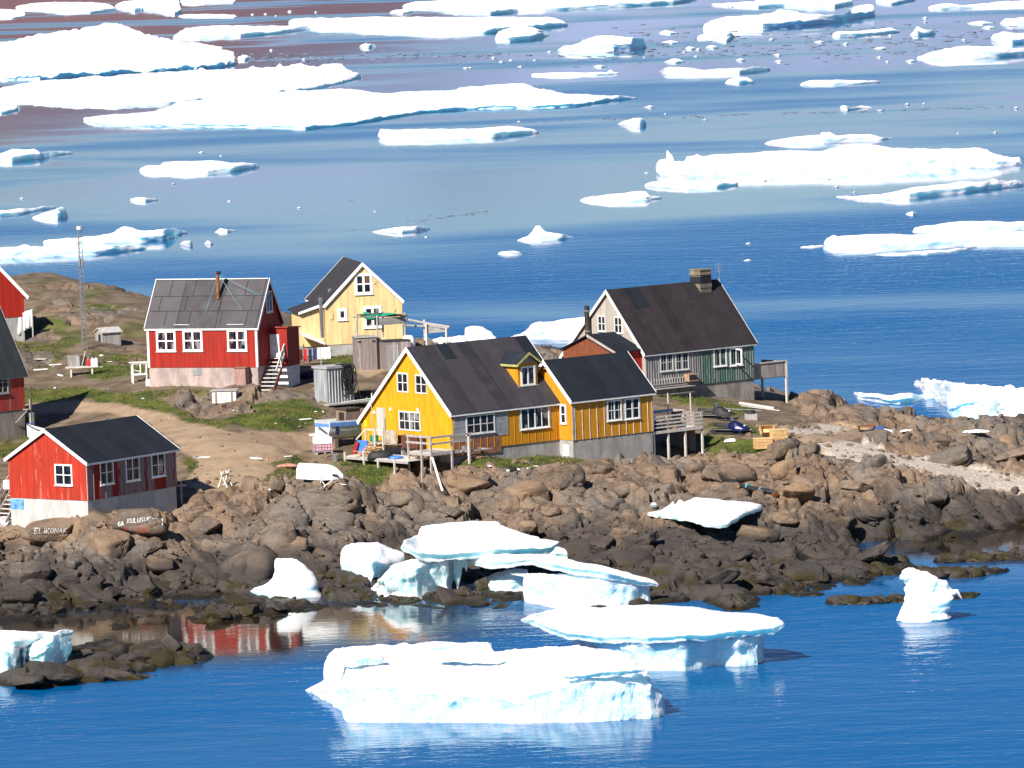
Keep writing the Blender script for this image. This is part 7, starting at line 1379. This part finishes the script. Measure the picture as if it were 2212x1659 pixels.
PROTO = [boulder_mesh(k, 3 + k % 4, 4, .03 + .01 * (k % 3), 14 + 6 * (k % 4), .8 + .06 * (k % 4)) for k in range(16)]
def zone_of(vx, vy):
    if vy < 700: return 'on the hillside at the left'
    if vy < 1030 and vx > 1640: return 'among the pale rocks right of the gravel'
    if vx < 480: return 'on the bank below the small red cottage' if vy < 1200 else 'in the tide zone below the small red cottage'
    if vx < 800: return 'on the bank below the upturned dinghy' if vy < 1190 else 'in the tide zone by the shark-fin ice'
    if vx < 1250: return 'on the bank below the yellow gable' if vy < 1130 else 'near the stranded iceberg'
    if vx < 1640: return 'on the bank below the blue-black extension' if vy < 1110 else 'on the dark shore round the stranded slab'
    return 'on the right bank under the gravel track' if vy < 1130 else 'on the low spit at the right'
def place(vx, vy, wpx, ratio=None, rz=None, label=None, proto=None, sink=.38, tall=1.):
    q = G(vx, vy); s = px(q); r = wpx / s / 2 / .82
    o = bpy.data.objects.new('boulder', random.choice(PROTO) if proto is None else PROTO[proto]); link(o)
    kx = random.uniform(.85, 1.2); o.scale = (r * kx, r * random.uniform(.75, 1.2), r * (ratio or random.uniform(.75, 1.15)) * tall); o.rotation_euler = (random.gauss(.1, .22), random.gauss(0, .28), random.uniform(0, 6.28) if rz is None else rz)
    o.location = q + Vector((0, r * .35, r * .62 * (1 - sink * 2)))
    z = zone_of(vx, vy)
    if label: tag(o, label, 'boulder')
    else: tag(o, 'rounded grey-brown boulder ' + z, 'boulder', 'boulders ' + z)
    return o
BIG = [(540, 1245, 105, 1.1), (1205, 1050, 80, .8), (1075, 1095, 80, .9), (1140, 1075, 70, .9), (1010, 1060, 60, .9), (1260, 1120, 95, .8), (1300, 1020, 75, .8), (1350, 1060, 90, .9), (1420, 1045, 85, .8), (1500, 1020, 75, .9), (1560, 1030, 85, .8), (1640, 1000, 70, .9), (1600, 1040, 80, .8), (1690, 985, 55, 1), (1440, 1085, 60, .9), (1320, 1100, 60, .9), (1190, 1110, 60, .9), (1120, 1120, 55, .8), (980, 1120, 70, .6), (870, 1090, 60, .6), (800, 1130, 60, .7), (740, 1130, 60, .8),
       (700, 1100, 90, .7), (460, 1110, 50, 1), (440, 1150, 60, .9), (420, 1120, 45, 1.1), (480, 1150, 45, 1), (30, 1160, 50, .8), (70, 1200, 55, .8), (160, 1200, 70, .7), (230, 1200, 80, .7), (320, 1190, 85, .7), (390, 1190, 70, .8), (440, 1215, 65, .8), (350, 1225, 60, .8), (270, 1245, 55, .8), (60, 1245, 80, .7), (150, 1265, 60, .7), (470, 1255, 50, .9), (385, 1275, 60, .8), (310, 1275, 45, .9), (40, 1305, 100, .7), (230, 1290, 60, .7), (180, 1320, 50, .7), (120, 1330, 40, .7),
       (1745, 897, 50, .5), (1890, 950, 60, .6), (1930, 980, 70, .6), (1990, 985, 60, .7), (2060, 1000, 90, .6), (2140, 1000, 100, .6), (2200, 990, 70, .6), (2030, 960, 55, .6), (2110, 965, 60, .6), (2180, 960, 60, .6),
       (1700, 1030, 75, .8), (1780, 1030, 70, .6), (1850, 1060, 90, .6), (1720, 1080, 70, .7), (1790, 1090, 90, .7), (1700, 1130, 100, .7), (1640, 1165, 80, .7), (1750, 1160, 90, .6), (1820, 1130, 70, .8), (1880, 1110, 60, .8), (1950, 1100, 80, .7), (2020, 1090, 70, .7), (2080, 1110, 80, .7), (2150, 1090, 70, .7), (2190, 1120, 60, .7), (1980, 1130, 60, .7), (2060, 1140, 60, .5), (1600, 1210, 80, .5), (1690, 1215, 90, .5), (1800, 1205, 90, .5), (1890, 1210, 100, .45), (1560, 1260, 80, .5), (1470, 1245, 80, .5), (1650, 1265, 70, .5), (1740, 1250, 80, .4),
       (1330, 1150, 80, .6), (1400, 1170, 70, .6), (1300, 1190, 60, .6), (1540, 1190, 60, .6), (1370, 1215, 70, .5),
       (665, 1385, 72, .85), (735, 1367, 72, .7), (770, 1356, 30, .7), (630, 1376, 40, .3), (640, 1352, 30, .25), (600, 1318, 50, .7), (530, 1330, 65, .5), (470, 1330, 40, .5), (1035, 1312, 40, .6), (985, 1316, 70, .3), (1160, 1312, 60, .5), (415, 1410, 62, .8), (375, 1402, 55, .9), (425, 1440, 45, .8), (300, 1425, 60, .5), (240, 1455, 70, .6), (330, 1480, 60, .4), (180, 1440, 60, .6), (270, 1488, 90, .45), (200, 1480, 70, .4), (120, 1475, 60, .5), (60, 1490, 90, .4), (390, 1455, 50, .5), (265, 1362, 36, .8), (480, 1376, 30, .3), (180, 1408, 40, .3)]
print('big', len(BIG))
for k, (vx, vy, wp, ra) in enumerate(BIG):
    if k % 3 == 2 and 850 < vy < 1290: continue
    place(vx, vy, wp * random.choice((.65, .85, 1., 1.1, 1.3)), ra * random.uniform(.6, 1.), sink=random.uniform(.3, .55))
# skerries: low dark rocks awash
def skerry(label, parts_):
    b = MB()
    for vx, vy, wp, hp in parts_:
        q = P(vx, vy, 0); s = px(q); r = wp / s / 2; l = lump(r * 1.15, r * .9, max(.12, hp / s), vx, 26, 10, .34 * min(1, r)); b.add([(x + q.x, y + q.y + r * .6, z - .06) for x, y, z in l.v], l.f)
    o = b.build('skerry', M_ROCK, smooth=True); tag(o, label, 'rock')
skerry('low dark seaweed skerry just behind the upright ice pillar', [(1825, 1306, 75, 18), (1880, 1305, 70, 16), (1920, 1302, 60, 14), (1960, 1300, 90, 12), (2060, 1294, 90, 10), (2090, 1288, 50, 6)])
skerry('long low grey skerry ending in a point right of the spit', [(2020, 1250, 110, 22), (2080, 1248, 90, 20), (2130, 1240, 80, 12), (2165, 1235, 40, 6)])
skerry('low rock ridge reaching in from the right edge', [(2060, 1215, 80, 14), (2120, 1212, 100, 16), (2190, 1208, 90, 15), (2260, 1206, 100, 15)])
skerry('flat dark rock in front of the spit, left of the pillar skerry', [(1735, 1288, 50, 8), (1765, 1287, 45, 7)])
skerry('tiny dark rock awash right of the mushroom-shaped iceberg', [(1625, 1312, 34, 3)])
# painted rocks
def painted(vx, vy, wpx, ratio, seed, label, words, tone=None):
    me = boulder_mesh(seed, 4, 4, .02, 18, .8); q = G(vx, vy); s = px(q); r = wpx / s / 2 / .72; M4 = Matrix.Translation(q + Vector((0, r * .1, r * ratio * .55))) @ Matrix.Diagonal((r, r * .55, r * ratio, 1)); me.transform(M4.to_3x3().to_4x4())
    o = bpy.data.objects.new('painted_rock', me); link(o); o.location = M4.translation; tag(o, label, 'boulder')
    bv = BVHTree.FromPolygons([v.co[:] for v in me.vertices], [p.vertices[:] for p in me.polygons])
    for txt, (u, v), size, slant, mm, rot, sw in words:
        pos = Vector((u * wpx / s / 2, 0, v * r * ratio * .6)); b = MB(); x = 0.
        for chh in txt:
            for st in GLY.get(chh, []):
                pts_ = []
                for (a, c), (a2, c2) in zip(st, st[1:]):
                    for k in range(4): pts_.append((a + (a2 - a) * k / 4, c + (c2 - c) * k / 4))
                pts_.append(st[-1]); P3 = []
                for a, c in pts_:
                    lx, lz = (x + a * .62 + slant * c) * size, c * size; X_, Z_ = pos.x + lx * math.cos(rot) - lz * math.sin(rot), pos.z + lx * math.sin(rot) + lz * math.cos(rot)
                    hit = bv.ray_cast(Vector((X_, -20, Z_)), Vector((0, 1, 0)))
                    if hit[0]: P3.append((hit[0], hit[1]))
                for (p, n1), (p2, n2) in zip(P3, P3[1:]):
                    d = p2 - p
                    if d.length < 1e-5 or d.length > size: continue
                    nn = n1 if n1.y < 0 else -n1; sd = d.normalized().cross(nn).normalized() * sw * size / 2; up_ = nn * .012; dn = -nn * .02; ex = d * .15
                    b.hexa([p - sd + dn - ex, p + sd + dn - ex, p2 + sd + dn + ex, p2 - sd + dn + ex], [p - sd + up_ - ex, p + sd + up_ - ex, p2 + sd + up_ + ex, p2 - sd + up_ + ex])
            x += .62 * (.72 if chh in 'I ' else 1.28)
        if b.v: b.build('painted_lettering', mm, o, fix=False)
GLY = {'K': [[(0, 0), (0, 1)], [(.9, 1), (0, .45), (.95, 0)]], 'U': [[(0, 1), (0, .2), (.3, 0), (.65, 0), (.9, .2), (.9, 1)]], 'L': [[(0, 1), (0, 0), (.8, 0)]], 'S': [[(.85, .9), (.4, 1), (.05, .78), (.4, .52), (.85, .28), (.5, 0), (.02, .1)]], 'E': [[(.85, 1), (0, 1), (0, 0), (.85, 0)], [(0, .5), (.7, .5)]], 'I': [[(.25, 0), (.25, 1)]], 'O': [[(.45, 1), (.05, .75), (.05, .25), (.45, 0), (.85, .25), (.85, .75), (.45, 1)]], 'N': [[(0, 0), (0, 1), (.85, 0), (.85, 1)]], 'A': [[(0, 0), (.45, 1), (.9, 0)], [(.18, .4), (.72, .4)]], 'G': [[(.85, .85), (.45, 1), (.05, .7), (.05, .25), (.45, 0), (.85, .2), (.85, .5), (.5, .5)]], '-': [[(0, .5), (1.4, .5)]], '/': [[(.1, 0), (.2, .5), (.1, 1)], [(.4, .1), (.5, .9)]]}
M_WP = flat('white brushed paint', (.60, .57, .54), .8, .3, 9, .2); M_RP = flat('faded red brushed paint', (.42, .07, .04), .8, .3, 9, .2)
painted(*r6(1440, 1425), 120, .52, 31, 'dark boulder painted with white place name and faded red letters below the cottage', [('KULUSUK', (-.52, .10), .27, .2, M_WP, .06, .2), ('GA', (-.86, -.12), .25, .2, M_WP, .1, .28), ('--', (.36, .22), .24, 0, M_WP, .0, .14), ('/', (.72, -.2), .42, 0, M_WP, .0, .14), ('ELK', (-.15, -.75), .32, .1, M_RP, .06, .18), ('O', (-.62, -.62), .3, 0, M_RP, 0, .2)])
painted(*r6(530, 1500), 112, .46, 37, 'brown boulder with a white brushed name, left of the place name boulder', [('ELIKONAK', (-.66, -.15), .35, .2, M_WP, -.02, .17)])
for vx, vy, wp in ((*r6(60, 1350), 34), (*r6(370, 1310), 42), (*r6(470, 1230), 36)):
    me = boulder_mesh(int(vx), 4, 3, .03, 18, .8); me.materials.clear(); me.materials.append(flat('white splashed rock', (.62, .58, .58), .8, .35, 3, .3)); q = G(vx, vy); s = px(q); r = wp / s / 2 / .8; o = bpy.data.objects.new('boulder', me); link(o); o.scale = (r, r, r * .9); o.location = q + Vector((0, r * .4, r * .3)); tag(o, 'boulder splashed with white paint at the left foot of the cottage', 'boulder', 'white splashed boulders')
# the rest, by chance within the rocky bank
cnt = 0
while cnt < 60:
    vx, vy = random.uniform(-20, 2230), random.uniform(880, 1300)
    okp = any(in_poly(np.array([vx]), np.array([vy]), p)[0] for p in ROCK[:1]) and not any(in_poly(np.array([vx]), np.array([vy]), p)[0] for p in GRAV)
    if not okp: continue
    q = G(vx, vy)
    if q.z < .12 or q.z > 4.6 or (40 < vx < 400 and vy < 1175) or (1380 < vx < 1660 and 1095 < vy < 1185): continue
    place(vx, vy, 12 + 26 * random.random() ** 2, sink=.2); cnt += 1
# rubble: countless small stones
b = MB(); ico = []
for k in range(5):
    bm = bmesh.new(); bmesh.ops.create_icosphere(bm, subdivisions=2, radius=1); r = np.random.default_rng(k + 80); nr = r.normal(size=(8, 3)); nr /= np.linalg.norm(nr, axis=1)[:, None]; dd_ = r.uniform(.55, .95, 8)
    V = np.array([v.co[:] for v in bm.verts]); q_ = np.where(V @ nr.T > .05, dd_ / np.maximum(V @ nr.T, .05), 9).min(1); ico.append((V * np.minimum(q_, 1.2)[:, None], [tuple(v.index for v in f.verts) for f in bm.faces])); bm.free()
VS, FS, off = [], [], 0; cnt = 0
while cnt < 3600:
    vx, vy = random.uniform(-30, 2240), random.uniform(860, 1320)
    if cnt > 2900: vx, vy = random.uniform(60, 1760), random.uniform(760, 1060)
    a1 = any(in_poly(np.array([vx]), np.array([vy]), p)[0] for p in ROCK[:1]); a2 = any(in_poly(np.array([vx]), np.array([vy]), p)[0] for p in GRAV)
    if not (a1 or a2 or cnt > 2900): continue
    dd = P(vx, vy, 2.0) if cnt <= 2900 else G(vx, vy)
    if a1 and not a2 and vnoise(np.array([dd.x / 5]), np.array([dd.y / 7]), 66)[0] < -.12 and random.random() < .8: continue
    z = zat(dd.x, dd.y)
    if z < .1 or (z > 4.8 and cnt <= 2900) or dd.y > 440: continue
    r = (.05 + .25 * random.random() ** 2.5) * (.55 if a2 else (.5 if cnt > 2900 else 1)); V, F = random.choice(ico); a = random.uniform(0, 6.28); c, s_ = math.cos(a), math.sin(a)
    W_ = V * np.array([r, r * random.uniform(.7, 1.3), r * random.uniform(.5, .9)]); W_ = np.stack([W_[:, 0] * c - W_[:, 1] * s_ + dd.x, W_[:, 0] * s_ + W_[:, 1] * c + dd.y, W_[:, 2] + z + r * .2], 1)
    VS.append(W_); FS += [(i + off, j + off, k + off) for i, j, k in F]; off += len(W_); cnt += 1
me = bpy.data.meshes.new('rubble'); me.from_pydata(np.concatenate(VS).tolist(), [], FS); me.materials.append(M_ROCK); tag(link(bpy.data.objects.new('rubble', me)), 'small loose stones between the boulders of the shore', 'rubble', kind='stuff')
# grass tufts
def tufts(n, seed):
    r = np.random.default_rng(seed); vs = []; fs = []; k = 0; jj, ii = np.nonzero(k_grass > .45); sel = r.integers(0, len(jj), n)
    for t_ in sel:
        x, y, z = X[jj[t_], ii[t_]] + r.normal() * .1, Y[jj[t_], ii[t_]] + r.normal() * .1, Z[jj[t_], ii[t_]]
        if y > 440: continue
        hgt = r.uniform(.10, .26)
        for b_ in range(5):
            a = r.uniform(0, 6.28); l = r.uniform(.02, .16); w_ = .018; c, s_ = math.cos(a), math.sin(a)
            vs += [(x - s_ * w_, y + c * w_, z - .03), (x + s_ * w_, y - c * w_, z - .03), (x + c * l, y + s_ * l, z + hgt * r.uniform(.6, 1.1))]; fs.append((k, k + 1, k + 2)); k += 3
    me = bpy.data.meshes.new('grass'); me.from_pydata(vs, [], fs); m, n_, b_ = nodes('grass blades'); pos = geopos(n_); n_.links.new(mixc(n_, ramp(n_, tex(n_, pos, .7, 5), .35, .65), (.045, .07, .010), (.20, .15, .045)), b_.inputs['Base Color']); b_.inputs['Roughness'].default_value = .8; me.materials.append(m)
    tag(link(bpy.data.objects.new('grass', me)), 'short green and straw coloured grass between houses and rocks', 'grass', kind='stuff')
tufts(22000, 3)
